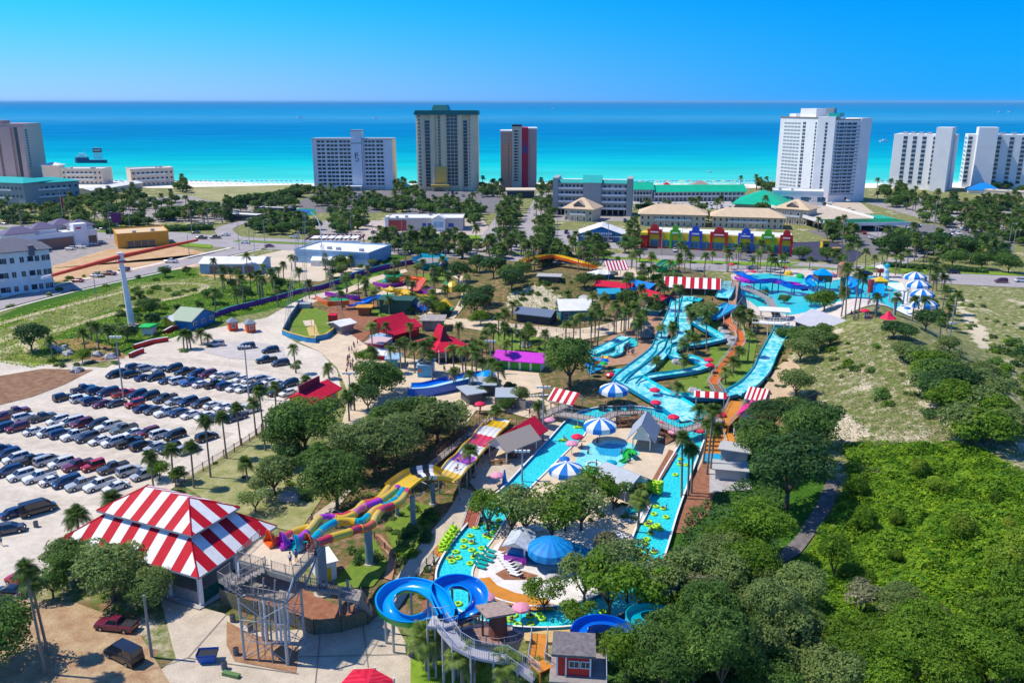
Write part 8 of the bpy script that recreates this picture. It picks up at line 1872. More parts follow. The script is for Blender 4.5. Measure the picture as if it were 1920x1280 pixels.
for a in [('bigd',1475,955,7.2,.85),('big',1420,895,5.4,.85),('big',1510,895,6.2,.9),('dark',1530,845,4.4,.8),('bigd',1440,825,4.6,.7),('oak',1480,790,3.4,.7),
 ('bigb',1365,1060,5.4,.8),('bigo',1345,1095,4.0,.85),('bigb',1420,1055,5.0,.85),('airyo',1268,1125,3.8,.9),('airy',1215,1170,3.8,.9),('airyo',1275,1140,4.2,.9),('bigo',1340,1135,4.6,.9),('bigb',1395,1120,4.4,.9),('airy',1290,1190,3.8,1),('bigo',1440,1140,3.8,.9),('bigo',1495,1160,3.8,.8),('oak',1465,1190,3.6,.9),('grey',1330,1175,3.2,1),
 ('bigb',1175,1275,3.8,1),('bright',1210,1245,3.2,1),('big',1265,1240,4.2,1),('big',1325,1225,4.2,1),('olive',1360,1200,3.6,1),('big',1390,1225,4.2,.95),('bigo',1450,1240,4.4,.9),('olive',1410,1180,3,1),('bigo',1515,1220,4.0,.9),('bigb',1560,1245,4.2,.9),('bright',1600,1210,3.2,1),('bigb',1640,1240,4.2,.9),('grey',1610,1170,3.0,.8),('bigo',1675,1200,3.6,.8),('bigb',1705,1250,4.2,.9),('olive',1745,1225,3.2,1),('bigb',1790,1250,4.4,.9),('bright',1830,1215,3.2,1),('bigb',1870,1255,4.4,.9),('bigb',1905,1180,4.2,.9),('yellow',1880,1110,3.4,1.1),
 ('big',1240,1310,4.4,1),('big',1300,1290,4.2,1),('big',1350,1310,4.4,1),('olive',1400,1285,3.6,1),('big',1440,1310,4.4,1),('bigo',1500,1290,4.2,.9),('bigo',1550,1315,4.4,.9),('bigb',1600,1290,4.0,.9),('bigb',1650,1320,4.4,.9),('bigb',1710,1300,4.2,.9),('bigb',1760,1330,4.4,.9),('bigb',1810,1300,4.2,.9),('bigb',1860,1330,4.4,.9),('bigb',1930,1310,4.6,.9),('bright',1560,1090,2.6,1.2),('yellow',1900,1060,2.6,1.1)]: tr(*a,group='woodland at the lower right')
# dune side thicket
for x,y,r_ in ((1720,690,4),(1745,705,4.4),(1770,700,4),(1700,680,3.4),(1755,730,5),(1790,745,5),(1820,740,4.6),(1790,780,5.4),(1830,790,5.4),(1860,800,5),(1800,820,5),(1850,840,5.4),(1880,830,4.6),(1760,760,4.6),(1730,740,3.6),(1860,760,4.4),(1840,720,3.6),(1780,660,3),(1700,640,3),(1675,635,3.4),(1735,620,4),(1760,610,3.6),(1745,580,2.8)): tr(('dark','oak','bright','dark','olive','oak')[int(x+y)%6],x,y,r_*.9,.85,.35,'thicket beside the dune')
for x,y,r_ in ((1500,680,4),(1525,660,3.8),(1500,650,3.4),(1540,640,3.0),(1492,745,3.8),(1470,640,2.6),(1555,650,2.4)): tr('olive' if r_>3.5 else 'oak',x,y,r_,.85,.5,'trees between the slide and the dune')
for x,y,r_ in ((860,530,5),(925,522,5.4),(955,530,4),(895,510,4.4),(890,595,5.2),(905,575,4.2),(980,520,3.4),(1010,500,3),(960,545,4.6),(870,560,3.4),(790,485,3.2),(1096,540,3.2),(1090,575,2.4)): tr('dark' if r_>4 else 'oak',x,y,r_,.85,.5,'dark trees on the mound')
for x,y,r_,k in ((1175,585,4.4,'oak'),(1325,610,4.4,'olive'),(1262,540,3.4,'olive'),(1545,585,4.2,'bright'),(1520,575,2.6,'oak'),(1430,560,2,'oak'),(1470,570,2,'oak')): tr(k,x,y,r_,.85,.5,'park shade trees')
for x,y,r_,k in ((60,660,4.8,'dark'),(215,1125,4.8,'bigo'),(150,1085,3.6,'big'),(280,1140,3.4,'bigo'),(120,1070,3,'olive'),(-5,1250,5,'big'),(300,1100,3.2,'olive'),(100,1120,2.6,'oak'),(155,680,2.2,'bright'),(280,590,3.2,'oak'),(290,615,2.6,'dark'),(262,560,1.8,'oak'),(400,570,3.2,'oak'),(460,565,3.2,'dark'),(525,545,2.8,'oak'),(437,545,2.4,'dark'),(240,640,3.0,'olive'),(310,520,2.6,'oak'),(350,515,2.0,'oak'),(300,900,2.2,'bright'),(335,905,1.8,'bright'),(640,500,3,'oak'),(740,470,2.6,'oak'),(1230,590,2.5,'oak'),(690,690,3,'bright'),(735,735,3.4,'oak')): tr(k,x,y,r_,.9,.5,'shade trees around the car lot')
# ---------------- far trees ----------------
def scatter(P,n,fn,seed=0,w=None):
    r=random.Random(seed); k=0; t=0
    x0,x1=min(p[0] for p in P),max(p[0] for p in P); y0,y1=min(p[1] for p in P),max(p[1] for p in P)
    while k<n and t<n*40:
        t+=1; x=r.uniform(x0,x1); y=r.uniform(y0,y1)
        if inpoly(x,y,P): fn(x,y,r); k+=1
def ftree(x,y,r): tree(r.choice(('far','fard','far')),T(x,y),r.uniform(2.6,4.6),r.uniform(.7,.95),.35,'trees of the beach strip')
def fpalm(x,y,r): palm(T(x,y),r.uniform(5.5,9),r.uniform(2.1,2.8),tr=.5,group='palms of the beach strip')
for P,n,m in [([(170,398),(330,378),(335,390),(185,408)],14,3),([(180,425),(330,400),(340,412),(200,436)],16,4),([(120,375),(250,362),(280,375),(130,398)],18,7),([(0,395),(150,395),(180,422),(0,425)],24,9),([(330,345),(350,345),(352,362),(325,366)],4,3),([(400,410),(560,388),(545,370),(500,384),(400,402)],12,3),([(340,392),(440,392),(430,420),(345,420)],10,10),
  ([(540,362),(590,350),(592,360),(545,378)],9,0),([(590,362),(760,380),(760,400),(590,395)],26,20),([(740,345),(780,345),(800,400),(740,395)],16,6),([(790,385),(905,380),(900,425),(800,405)],22,10),([(900,352),(935,352),(950,372),(905,372)],8,4),([(945,385),(978,385),(960,445),(925,445)],8,20),([(1005,350),(1035,350),(1035,470),(1005,455)],12,18),([(480,405),(560,405),(600,440),(480,440)],16,5),([(620,405),(690,395),(690,440),(630,440)],10,5),
  ([(1180,425),(1200,440),(1195,480),(1165,480)],4,4),([(1260,410),(1340,412),(1340,420),(1260,420)],5,0),([(1620,378),(1680,372),(1935,385),(1935,430),(1800,410),(1700,395)],44,30),([(1700,410),(1935,430),(1935,468),(1830,440)],14,26),([(1640,440),(1870,460),(1905,500),(1650,490)],18,12),([(1520,430),(1600,440),(1600,470),(1560,455)],4,8),([(1200,395),(1440,396),(1440,402),(1200,402)],3,4),([(1380,345),(1500,350),(1480,365),(1400,358)],8,5),([(1640,355),(1700,358),(1700,372),(1650,372)],9,3),([(1840,345),(1935,348),(1935,362),(1850,362)],12,0),
  ([(700,455),(980,460),(1000,490),(700,478)],12,34),([(1000,470),(1130,470),(1130,500),(1000,500)],8,14)]:
    scatter(P,int(n*1.9),ftree,int(P[0][0])); scatter(P,int(m*1.9)+2,fpalm,int(P[0][0])+1)
for x,y,r_ in ((1680,480,6),(1750,478,6.5),(1810,480,5.5),(1845,470,5),(1700,470,5),(1785,500,4.4),(1840,505,4.6),(1890,512,4.6),(1505,488,4),(1550,492,4),(1470,455,3),(650,445,4.4),(655,430,3.6),(530,440,4),(480,430,4.4),(505,425,4),(590,450,3),(945,520,3)): tree('oak' if r_<5 else 'dark',T(x,y),r_,.85,.45,'large trees beside the highway')
for a,b,wd,h,lb in (((200,438),(400,430),6,3.2,'long clipped dark hedge beside the highway on the left'),((150,425),(215,430),6,3.5,'dark hedge in front of the teal roofed condos'),((435,386),(560,368),7,6,'tall dark hedge row running toward the long white hotel'),((460,425),(560,425),3,2.4,'green hedge left of the drive to the beach'),((690,449),(905,452),2.5,1.4,'low clipped hedge in front of the beige shop'),((1655,500),(1850,512),4,2.2,'long low hedge under the trees beside the highway')): hedge('hedge',lb,T(*a),T(*b),wd,h)
# ---------------- palms by hand ----------------
LMp=[(395,895,785,1),(364,915,833,1),(325,905,838,1),(289,920,850,1),(425,860,777,1),(452,835,760,1),(480,815,752,1),(91,1228,1085,1),(86,1265,1065,1),(465,905,862,1),(498,845,730,0)]
for x,y,ty,_ in LMp: palm(T(x,y),HT(x,y,ty),1.55,fine=True,tr=.36,group='palms along the lot fence')
for x,y,ty,r_,pale in ((800,1258,1185,2.5,1),(870,1290,1222,2.3,1),(945,1300,1240,2.4,1),(1010,1300,1262,2.4,1),(148,1000,960,2.2,0),(212,960,935,1.9,0),(575,740,712,1.9,0),(617,710,690,1.8,0),(655,790,740,2,0),(665,770,725,1.8,0),(555,700,650,1.7,0),(518,770,722,1.7,0),(882,900,840,1.8,0),(1278,935,815,1.5,0),(1290,930,835,1.5,0),(1296,925,840,1.4,0),(1325,890,765,1.9,0),(1332,880,800,1.8,0),(1318,870,790,1.7,0),(1195,1000,930,1.8,1),(1202,945,915,1.5,1),(930,790,775,1.6,0),
 (345,655,625,2.0,0),(352,655,622,1.9,0),(358,655,628,1.9,0),(378,645,622,2,0),(390,650,632,1.8,0),(160,655,622,2,0),(186,655,610,2,0),(172,640,608,2,0),(205,645,615,2,0),(100,675,636,1.8,0),(375,600,570,2,0),(335,600,575,2,0),(405,590,545,2,0),(447,580,545,2,0),(458,570,520,2,0),(472,560,515,1.8,0),(488,560,520,1.8,0),(580,560,530,2,0),(522,575,540,2,0),(545,565,535,2,0)): palm(T(x,y),max(3,HT(x,y,ty)),r_,pale=bool(pale),fine=y>780,tr=.42,group='palms near the car lot')
mid=[(700,700,655),(735,700,650),(760,680,640),(778,700,648),(795,705,645),(806,700,640),(852,702,650),(869,708,655),(885,705,650),(895,690,645),(905,660,640),(912,665,620),(925,660,615),(935,640,590),(945,660,610),(948,690,640),(960,660,620),(975,660,625),(990,655,610),(905,715,680),(922,735,680),(935,740,685),(880,740,700),(850,730,695),(1010,800,760),(1022,655,625),(1060,650,605),(1075,640,598),(1088,650,590),(1108,645,590),(1115,640,590),(1120,650,585),(1151,625,580),(1155,628,575),(1164,622,578),(1170,622,580),(1178,618,575),(1187,615,570),(1205,590,555),(1215,590,560),(1228,588,555),(1235,590,530),(1265,605,535),(1272,600,540),(1290,605,575),(1295,630,590),(1325,600,585),(1258,650,615),(1262,630,618),(1290,660,625),(1302,665,632),(1325,655,590),(1280,700,670),(1230,700,675),(1270,750,725),(1405,615,585),(1395,625,595),(1412,625,600),(1375,700,680),(1385,680,665),(1360,720,700),(1310,800,765),(1280,680,640),(1240,640,612),(730,590,560),(685,555,530),(700,580,545),(765,545,520),(812,540,500),(835,560,540),(810,565,545),(800,590,560),(915,595,560),(945,620,585),(960,600,570),(860,640,610),(1175,560,525),(1182,555,520),(1215,540,505),(1225,535,500),(1205,530,498),(1255,520,490),(1065,575,550)]
for x,y,ty in mid: palm(T(x,y),max(3.5,min(11,HT(x,y,ty))),rnd.uniform(1.7,2.1),pale=rnd.random()<.3,tr=.4,group='palms inside the park')
for x,y,ty in ((1320,520,478),(1363,510,470),(1425,505,455),(1436,512,465),(1462,530,480),(1585,598,500),(1600,600,510),(1608,598,520),(1577,595,545),(1641,595,555),(1678,590,560),(1710,600,560),(1730,600,560),(1739,545,500),(1755,545,505),(1768,545,520),(1765,590,540),(1780,600,560),(1790,590,550),(1650,520,470),(1685,512,480),(1590,515,460),(1604,520,455),(1622,505,470),(1560,495,470),(1747,560,520),(1774,620,575),(1760,640,600)): palm(T(x,y),max(5,min(15,HT(x,y,ty))),rnd.uniform(1.8,2.4),tr=.42,kind='date palm' if x%2 else 'cabbage palm',group='palms around the wave pool')
for P,n in (([(690,640),(1000,640),(1010,720),(700,720)],16),([(1080,600),(1250,560),(1240,640),(1100,650)],14),([(600,500),(900,480),(900,600),(640,600)],26),([(1130,490),(1400,480),(1400,510),(1130,520)],22),([(1380,500),(1800,500),(1790,560),(1700,520),(1400,520)],20),([(1380,600),(1425,640),(1400,700),(1385,690)],4),([(400,520),(620,500),(620,545),(430,590)],22),([(960,460),(1130,470),(1130,520),(960,510)],16)):
    scatter(P,n,lambda x,y,r:palm(T(x,y),r.uniform(4.5,8.5),r.uniform(1.6,2.2),pale=r.random()<.3,tr=.4,group='palms inside the park'),int(P[0][0])+5)
for P,n in (([(700,590),(900,560),(1000,640),(900,680),(860,600)],8),([(1080,480),(1250,480),(1240,540),(1100,540)],10),([(600,490),(900,475),(880,560),(650,560)],16),([(880,700),(1000,740),(1000,790),(880,760)],5)):
    scatter(P,n,lambda x,y,r:tree(r.choice(('oak','olive','bright','dark')),T(x,y),r.uniform(1.6,3),.85,.5,'park shade trees'),int(P[0][0])+6)
sheet('trail',[(1552,900),(1572,905),(1562,950),(1530,1000),(1500,1040),(1465,1060),(1440,1058),(1490,1010),(1530,950)],tr_m,4)
# ---------------- shrubs ----------------
for P,n,a,b in [([(340,860),(560,850),(600,960),(480,980)],16,.5,1.3),([(720,985),(790,940),(815,960),(800,1030),(750,1055)],34,.7,1.4),([(1560,640),(1690,640),(1740,760),(1560,760)],24,.6,1.8),([(660,1010),(690,1030),(680,1060),(655,1060)],8,.6,1.2),([(1260,660),(1420,640),(1360,750),(1240,740)],34,.4,1.0),([(960,520),(1090,520),(1060,590),(960,600)],34,.6,1.6),([(600,500),(760,475),(720,510),(620,545)],30,1,2.2),([(20,500),(330,520),(120,560),(0,580)],20,.8,1.8),([(250,540),(380,545),(250,620),(180,640)],44,1,2.4),([(1760,540),(1920,560),(1930,700),(1850,690)],26,.6,1.6),([(1850,640),(1935,640),(1935,760),(1880,740)],34,1.5,2.6),([(120,640),(240,655),(220,690),(90,690)],22,.7,1.6),([(600,540),(880,500),(860,590),(650,600)],40,.5,1.1),([(780,1060),(815,1070),(800,1130),(785,1130)],12,.4,.9),([(985,640),(1120,640),(1110,660),(1000,655)],14,.5,1.0),([(1455,640),(1490,640),(1480,740),(1440,720)],16,.6,1.4),([(905,950),(1180,950),(1170,985),(930,985)],22,.5,1.2),([(1180,890),(1230,900),(1200,990),(1180,1000)],12,.4,1),([(870,840),(900,830),(905,900),(880,900)],10,.4,.9),([(600,800),(760,840),(700,920),(560,900)],22,.5,1.1)]:
    scatter(P,n,lambda x,y,r:shrub(T(x,y)+(Vector((0,0,.6)) if inpoly(x,y,I) else Vector()),r.uniform(a,b)),int(P[0][1]))
for x,y,s,k in ((1652,745,2.6,0),(1742,780,2.4,3),(700,1050,1.6,2),(1668,760,1.6,1),(345,660,1.4,0),(395,650,1.5,2),(552,690,1.8,2),(558,682,1.2,2)): shrub(T(x,y),s,k)
# ---------------- vine covered slope, leafy ground: uncountable leaves ----------------
def leafcover(name,label,P,n,size,lm,lump=.8,seed=3,base=0.0):
    r=random.Random(seed); mb=MB(LEAF[lm]); W=[T(x,y) for x,y in P]; x0,x1=min(p.x for p in W),max(p.x for p in W); y0,y1=min(p.y for p in W),max(p.y for p in W); k=0
    poly=[(p.x,p.y) for p in W]
    while k<n:
        # denser near the camera, where leaves show larger
        x=r.uniform(x0,x1); y=y0+(y1-y0)*r.random()**1.35
        if not inpoly(x,y,poly): continue
        k+=1; q=Vector((x*.16,y*.16,seed)); h=lump*(1.1*abs(noise.noise(q*.8))*1.6-.35+.5*noise.noise(q*2.7)+.3*noise.noise(q*6))+base
        z=Z(x,y)+max(.0,h)+r.uniform(0,.35)
        nn=Vector((r.gauss(0,.5),r.gauss(0,.5),1)).normalized(); t=nn.orthogonal().normalized(); b=nn.cross(t); a=r.random()*6.28; t,b=t*math.cos(a)+b*math.sin(a),b*math.cos(a)-t*math.sin(a); e=size*r.uniform(.6,1.4); p=Vector((x,y,z))
        mb.fc([p-t*e,p+b*e*.55-nn*e*.1,p+t*e,p-b*e*.55-nn*e*.1])
    o=mb.build(name); tag(o,None,None,None,'stuff'); o['label']=label; return o
leafcover('vine_cover','bright green vines smothering the slope at the lower right',[(1580,838),(1700,832),(1850,845),(1960,930),(1980,1300),(1520,1300),(1440,1290),(1450,1090),(1510,1040),(1570,950),(1590,890)],95000,.25,'vine_leaves',1.5,3,.5)
for P,n in (([(1600,880),(1900,880),(1900,1150),(1540,1150)],12),):
    scatter(P,n,lambda x,y,r:tree(r.choice(('yellow','bright','yellow')),T(x,y),r.uniform(1.0,2.3),r.uniform(.9,1.7),.15,'vine draped bushes on the slope'),int(P[0][0])+9)
leafcover('undergrowth','dark undergrowth beneath the woodland at the lower right',[(1290,960),(1400,900),(1480,920),(1450,1060),(1460,1180),(1500,1300),(1120,1310),(1180,1200),(1250,1080)],15000,.26,'dark_leaves',.8,5,.2)
leafcover('dune_grass','sparse yellow green grass tufts on the dune',[(1500,700),(1580,625),(1700,620),(1760,700),(1850,830),(1700,835),(1580,840),(1520,780)],11000,.17,'grey_leaves',.35,9,.05)
leafcover('field_grass','rough green grass beside the sandy tracks',[(0,600),(200,540),(380,500),(520,515),(600,545),(430,600),(260,650),(60,690),(0,680)],22000,.30,'yellow_leaves',.5,11,.0)
leafcover('mound_grass','patchy grass on the sandy mound',[(950,540),(1040,510),(1100,540),(1060,600),(960,600)],5000,.22,'olive_leaves',.3,13,.0)
# ---------------- parked cars, row by row, as pixel positions in the photo's lot ----------------
def zc(ox,oy,L): return [(ox+a/4,oy+b/4,k,c) for a,b,k,c in L]
w_,s_,k_,g_,b_,r_,m_,bl='white','silver','black','dark grey','dark blue','red','maroon','blue'
Se,Su,Pi,Mi,Je,Va='sedan','SUV','pickup truck','minivan','jeep','van'
rows={
'back line of the farthest lot row':zc(0,500,[(1010,742,Su,b_),(1095,750,Su,s_),(1205,755,Se,s_),(1303,750,Su,k_),(1390,775,Pi,k_),(1475,792,Su,b_),(1560,795,Su,m_),(1640,802,Se,w_),(1730,802,Su,s_),(1810,828,Se,w_),(1875,838,Se,w_)])+zc(480,460,[(45,990,Su,s_),(102,1008,Se,w_),(162,1022,Se,w_),(252,1025,Su,k_)]),
'front line of the farthest lot row':zc(0,500,[(870,795,Mi,k_),(985,795,Su,k_),(1080,818,Se,b_),(1165,818,Su,k_),(1260,840,Se,b_),(1345,842,Mi,w_),(1435,852,Pi,bl),(1512,868,Se,w_),(1612,870,Pi,k_),(1692,882,Su,b_),(1760,896,Se,w_),(1832,904,Se,w_),(1905,900,Su,k_)])+zc(480,460,[(62,1078,Su,g_),(155,1090,Su,k_),(240,1092,Se,w_)]),
'back line of the second row':zc(0,500,[(625,905,Pi,b_),(722,918,Su,b_),(812,930,Mi,b_),(930,938,Pi,r_),(1030,948,Su,b_),(1122,958,Su,k_),(1240,975,Pi,g_),(1315,995,Se,s_),(1410,1002,Su,b_),(1510,1015,Su,g_),(1595,1025,Se,w_),(1678,1040,Se,w_),(1765,1042,Se,w_),(1880,1060,Su,w_)]),
'front line of the second row':zc(0,500,[(470,970,Je,k_),(598,980,Je,w_),(690,995,Su,b_),(772,1015,Se,m_),(872,1012,Se,g_),(1010,1018,Je,r_),(1078,1050,Se,b_),(1155,1062,Se,g_),(1250,1078,Pi,w_),(1345,1080,Se,b_),(1432,1096,Se,w_),(1535,1106,Se,w_),(1635,1115,Se,g_),(1762,1118,Pi,b_)]),
'back line of the third row':zc(0,720,[(120,195,Pi,m_),(30,235,Pi,m_),(178,238,Su,w_),(320,238,Pi,g_),(435,262,Su,w_),(540,270,Mi,w_),(615,285,Su,m_),(735,290,Su,k_),(815,305,Pi,w_),(930,325,Pi,'green grey'),(1000,352,Se,w_),(1115,352,Su,m_),(1208,362,Su,w_),(1310,372,Su,k_),(1550,385,Su,k_)]),
'front line of the third row':zc(0,720,[(20,318,Su,b_),(130,315,Su,m_),(262,338,Se,w_),(375,348,Mi,w_),(458,362,Su,b_),(562,372,Pi,w_),(655,390,Su,g_),(752,408,Se,w_),(850,422,Su,w_),(970,425,Pi,k_),(1065,450,Su,k_),(1165,458,Se,s_),(1270,470,Su,k_),(1415,478,Mi,s_)]),
'back line of the fourth row':zc(0,720,[(0,480,Su,b_),(60,515,Su,b_),(120,545,Su,w_),(235,560,Pi,k_),(355,560,Mi,s_),(460,580,Su,w_),(585,595,Pi,m_),(700,605,Je,r_),(850,615,Pi,g_),(970,638,Su,s_),(1080,668,Su,s_)]),
'front line of the fourth row':zc(0,720,[(65,642,Su,b_),(160,672,Su,w_),(295,682,Pi,w_),(395,708,Se,w_),(500,722,Mi,b_),(615,738,Pi,s_),(748,742,Pi,w_),(870,757,Se,w_)]),
}
HEAD=R(50+180)
nth=lambda i,n: (('leftmost','second from the left','third from the left','fourth from the left','fifth from the left','sixth from the left','seventh from the left','eighth from the left')[i] if i<8 else ('rightmost','second from the right','third from the right','fourth from the right','fifth from the right','sixth from the right','seventh from the right','eighth from the right')[n-1-i])
for rn,L in rows.items():
    L.sort(key=lambda e:e[0]); n=len(L); prev=None
    for i,(x,y,kd,c) in enumerate(L):
        p=G(x,y+3,.6); p.z=.10
        if prev is not None:
            d=(p-prev)
            if d.length<2.35: p=prev+d.normalized()*2.35
        prev=p
        car(kd,c,p,HEAD+rnd.uniform(-.04,.04)+(math.pi if rnd.random()<.35 else 0),f"{c} {kd}, {nth(i,n)} in the {rn}")
for x,y,kd,c,a,lb in ((405,645,Su,s_,190,'silver SUV driving by the blue ticket cabin'),(462,650,Mi,g_,205,'dark grey minivan waiting alone on the grey roadway'),
    (507,657,Su,k_,215,'black SUV parked highest of the three beside the shrub island'),(500,675,Pi,k_,210,'black pickup truck parked left of the shrub island'),(526,681,Su,g_,210,'dark grey SUV parked right beside the shrub island'),
    (28,960,Se,b_,48,'dark blue sedan parked beside the long dark van'),(72,955,Va,k_,42,'long dark passenger van parked below the car rows'),(18,992,Su,g_,25,'dark grey SUV below the long passenger van'),
    (38,1088,Su,r_,160,'bright red SUV parked above the black sedan at the fence'),(20,1108,Se,k_,175,'black sedan backed against the short railing'),(-4,1132,Se,b_,170,'dark blue car cut by the edge next to the short railing'),
    (232,1228,Va,k_,150,'black cargo van on the bare dirt beside the wooden pole'),(218,1172,Pi,m_,170,'maroon pickup hidden in the shade under the big tree')):
    p=G(x,y,.6); p.z=.12; car(kd,c,p,R(a),lb)
# highway and distant cars
far=[(8,420,Se,b_),(42,427,Se,s_),(90,424,Se,b_),(165,430,Se,m_),(197,430,Pi,k_),(240,432,Se,s_),(270,432,Se,w_),(367,437,Se,k_),(423,441,Se,w_),(378,447,Pi,k_),(404,446,Pi,k_),(460,455,Se,w_),(132,467,Su,w_),(152,464,Su,w_),(172,458,Se,w_),(188,455,Se,w_),(321,491,Pi,w_),(310,503,Se,s_),(205,514,Pi,m_),(180,518,Se,s_),(146,527,Se,r_),(233,507,Su,b_),(245,505,Su,k_),
 (552,445,Su,w_),(505,462,Se,m_),(745,461,Se,r_),(738,437,Se,w_),(720,437,Su,b_),(700,436,Se,k_),(750,440,Se,w_),(895,430,Se,r_),(812,458,Se,k_),(900,463,Se,b_),(1067,445,Su,m_),(1062,436,Pi,b_),(1145,452,Su,w_),(1172,415,Su,b_),(1178,416,Se,w_),(1003,403,Se,w_),(1016,378,Se,w_),(1262,460,Su,w_),(1290,458,Se,w_),(1350,464,Su,b_),(1390,467,Se,k_),(1402,472,Pi,k_),(1452,477,Su,k_),(1478,478,Se,k_),(1498,468,Se,r_),(1265,470,Se,w_),
 (1412,502,Se,s_),(1470,492,Se,w_),(1625,513,Se,b_),(1640,515,Se,k_),(1788,511,Su,k_),(1877,528,Su,m_),(1915,527,Mi,w_),(1620,437,Se,r_),(1632,446,Se,w_),(1668,450,Se,b_),(1688,447,Se,s_),(1700,441,Su,k_),(1712,436,Va,b_),(1712,420,Se,b_),(1722,424,Se,b_),(1765,437,Se,w_),(1780,441,Se,k_),(1850,448,Se,b_),(1484,374,Su,b_),(1490,378,Su,k_),(1518,374,Se,k_),(1542,373,Se,b_),(1545,383,Su,g_),(1560,381,Se,w_),(1583,374,Su,k_),(1590,377,Se,w_),(1525,376,Se,w_)]
for i in range(46):
    x=rnd.uniform(590,700); y=rnd.choice((366,370,376,382))+rnd.uniform(-1,1); far.append((x,y,rnd.choice((Se,Su,Pi)),rnd.choice((w_,s_,w_,b_,k_))))
for i in range(30):
    x=rnd.uniform(770,925); y=rnd.choice((362,368,380,388))+rnd.uniform(-1,1); far.append((x,y,rnd.choice((Se,Su,Pi)),rnd.choice((w_,s_,w_,b_,k_))))
for i in range(44):
    x=rnd.uniform(1190,1440); y=rnd.choice((379,383,389))+rnd.uniform(-.8,.8); far.append((x,y,rnd.choice((Se,Su,Pi)),rnd.choice((w_,s_,w_,b_,k_,r_))))
for i in range(26):
    x=rnd.uniform(1700,1900); y=rnd.uniform(425,462); far.append((x,y,rnd.choice((Se,Su,Pi)),rnd.choice((w_,s_,w_,b_,k_,r_))))
GARZ=5.0
placed=[]
for x,y,kd,c in far:
    p=G(x,y,.5); p.z=.3
    if 1476<x<1600 and 370<y<386: p=G(x,y,5.4); p.z=5.25
    if any((p-q).length<3.6 for q in placed): continue
    placed.append(p); onroad=(p.y>0 and ((x<1000 and 415<y<470 and x<640) or x>1400 and y>490))
    car(kd,c,p,R(rnd.choice((-4,176))) if onroad or y>480 else R(rnd.choice((85,265,80))),group='cars in the streets and far lots')
# ---------------- thin sea haze over the whole scene ----------------
mb=MB(); hm=bpy.data.materials.new('sea_haze'); hm.use_nodes=True; N=hm.node_tree.nodes; N.clear()
pv_=N.new('ShaderNodeVolumePrincipled'); pv_.inputs['Color'].default_value=(.35,.75,1,1); pv_.inputs['Density'].default_value=2.2e-5; pv_.inputs['Anisotropy'].default_value=.0
om=N.new('ShaderNodeOutputMaterial'); hm.node_tree.links.new(pv_.outputs[0],om.inputs['Volume'])
mb.m(hm); mb.box(-61000,-400,-1.3,61000,91000,88); o=mb.build('haze'); o['kind']='stuff'; o['label']='thin pale haze over the sea and shore'
# ---------------- labels that name the nearest landmark ----------------
ORD=['closest','second closest','third closest','fourth closest','fifth closest','sixth closest','seventh closest','eighth closest','ninth closest','tenth closest','eleventh closest','twelfth closest']
_t=('thirteenth fourteenth fifteenth sixteenth seventeenth eighteenth nineteenth twentieth').split(); ORD+=[a+' closest' for a in _t]
for tens,b in (('twenty','twentieth'),('thirty','thirtieth'),('forty','fortieth'),('fifty','fiftieth'),('sixty','sixtieth'),('seventy','seventieth'),('eighty','eightieth'),('ninety','ninetieth')):
    if tens!='twenty': ORD.append(b+' closest')
    ORD+=[tens+'-'+a+' closest' for a in 'first second third fourth fifth sixth seventh eighth ninth'.split()]
def label_pending():
    B={}
    for o,t in PEND:
        x,y=o.location.x,o.location.y
        lm=min(LM,key=lambda l:(l[1]-x)**2+(l[2]-y)**2)
        B.setdefault((t,lm),[]).append((math.hypot(lm[1]-x,lm[2]-y),o.name,o))
    for (t,lm),q in B.items():
        q.sort(key=lambda e:e[:2])
        for i,(d,_,o) in enumerate(q):
            o['label']=f"{t} {ORD[min(i,len(ORD)-1)]} to the {lm[0]}" if len(q)>1 else f"{t} near the {lm[0]}"
for k,o in list(CARP.items()):
    if k not in USED:
        for c in list(o.children): bpy.data.objects.remove(c)
        bpy.data.objects.remove(o)
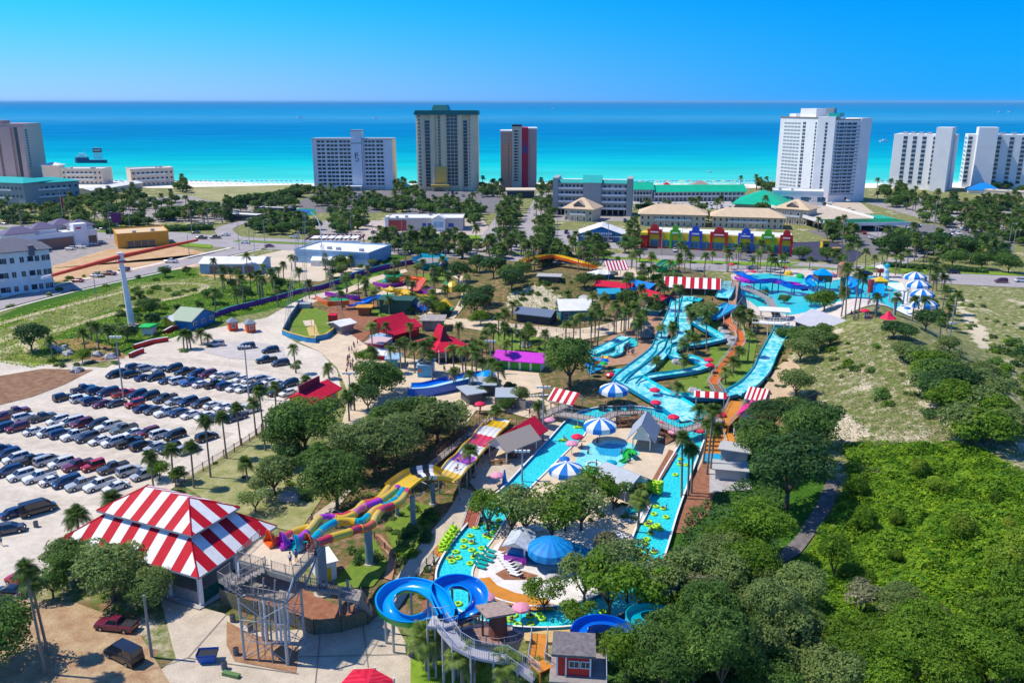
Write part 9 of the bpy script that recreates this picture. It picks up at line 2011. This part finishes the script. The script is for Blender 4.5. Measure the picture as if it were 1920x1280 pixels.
for k,o in list(PEOPLE.items()):
    if 'P'+k not in USED:
        for c in list(o.children): bpy.data.objects.remove(c)
        bpy.data.objects.remove(o)
LM.append(("x",0,300)) if not LM else 0

# past 300 of a kind: the farthest (smallest) ones become one object of kind stuff
import numpy as np
def merge_surplus(cat,keep,name,label):
    L=[(o,t) for o,t in PEND if o.get('category')==cat]
    def size(o): return o.get('sz',1)/max(1,(o.location-cam.location).length)
    L.sort(key=lambda e:-size(e[0])); rest=L[keep:]
    if not rest: return
    V=[];Fc=[];Mi=[];ms=[];nv=0;CH={}
    for q in bpy.data.objects:
        if q.parent is not None: CH.setdefault(q.parent.name,[]).append(q)
    for o,t in rest:
        mb_=Matrix.LocRotScale(o.location,o.rotation_euler,o.scale)
        for c in (CH.get(o.name) or [o]):
            M=mb_ if c is o else mb_@Matrix.LocRotScale(c.location,c.rotation_euler,c.scale); me=c.data; k=len(me.vertices); a=np.empty(k*3,'f'); me.vertices.foreach_get('co',a); a=a.reshape(-1,3); Mn=np.array(M); V.append(a@Mn[:3,:3].T+Mn[:3,3])
            for m in me.materials:
                if m not in ms: ms.append(m)
            ix=[ms.index(m) for m in me.materials]
            for p in me.polygons: Fc.append([i+nv for i in p.vertices]); Mi.append(ix[p.material_index])
            nv+=k
    me=bpy.data.meshes.new(name); me.from_pydata(np.concatenate(V).tolist(),[],Fc)
    for m in ms: me.materials.append(m)
    me.polygons.foreach_set('material_index',Mi); me.update()
    o=bpy.data.objects.new(name,me); sc.collection.objects.link(o); o['kind']='stuff'; o['label']=label
    gone={e[0].name for e in rest}; PEND[:]=[e for e in PEND if e[0].name not in gone]
    bpy.data.batch_remove([c for e in rest for c in CH.get(e[0].name,[])+[e[0]]])
merge_surplus('tree',296,'distant_tree_cover','many small trees and bushes across the far beach strip')
merge_surplus('palm',296,'distant_palm_cover','many small palms across the far beach strip')
merge_surplus('shrub',290,'scattered_scrub','small scattered scrub bushes on the far open ground')
label_pending()
for o in sc.objects:
    if 'sz' in o: del o['sz']
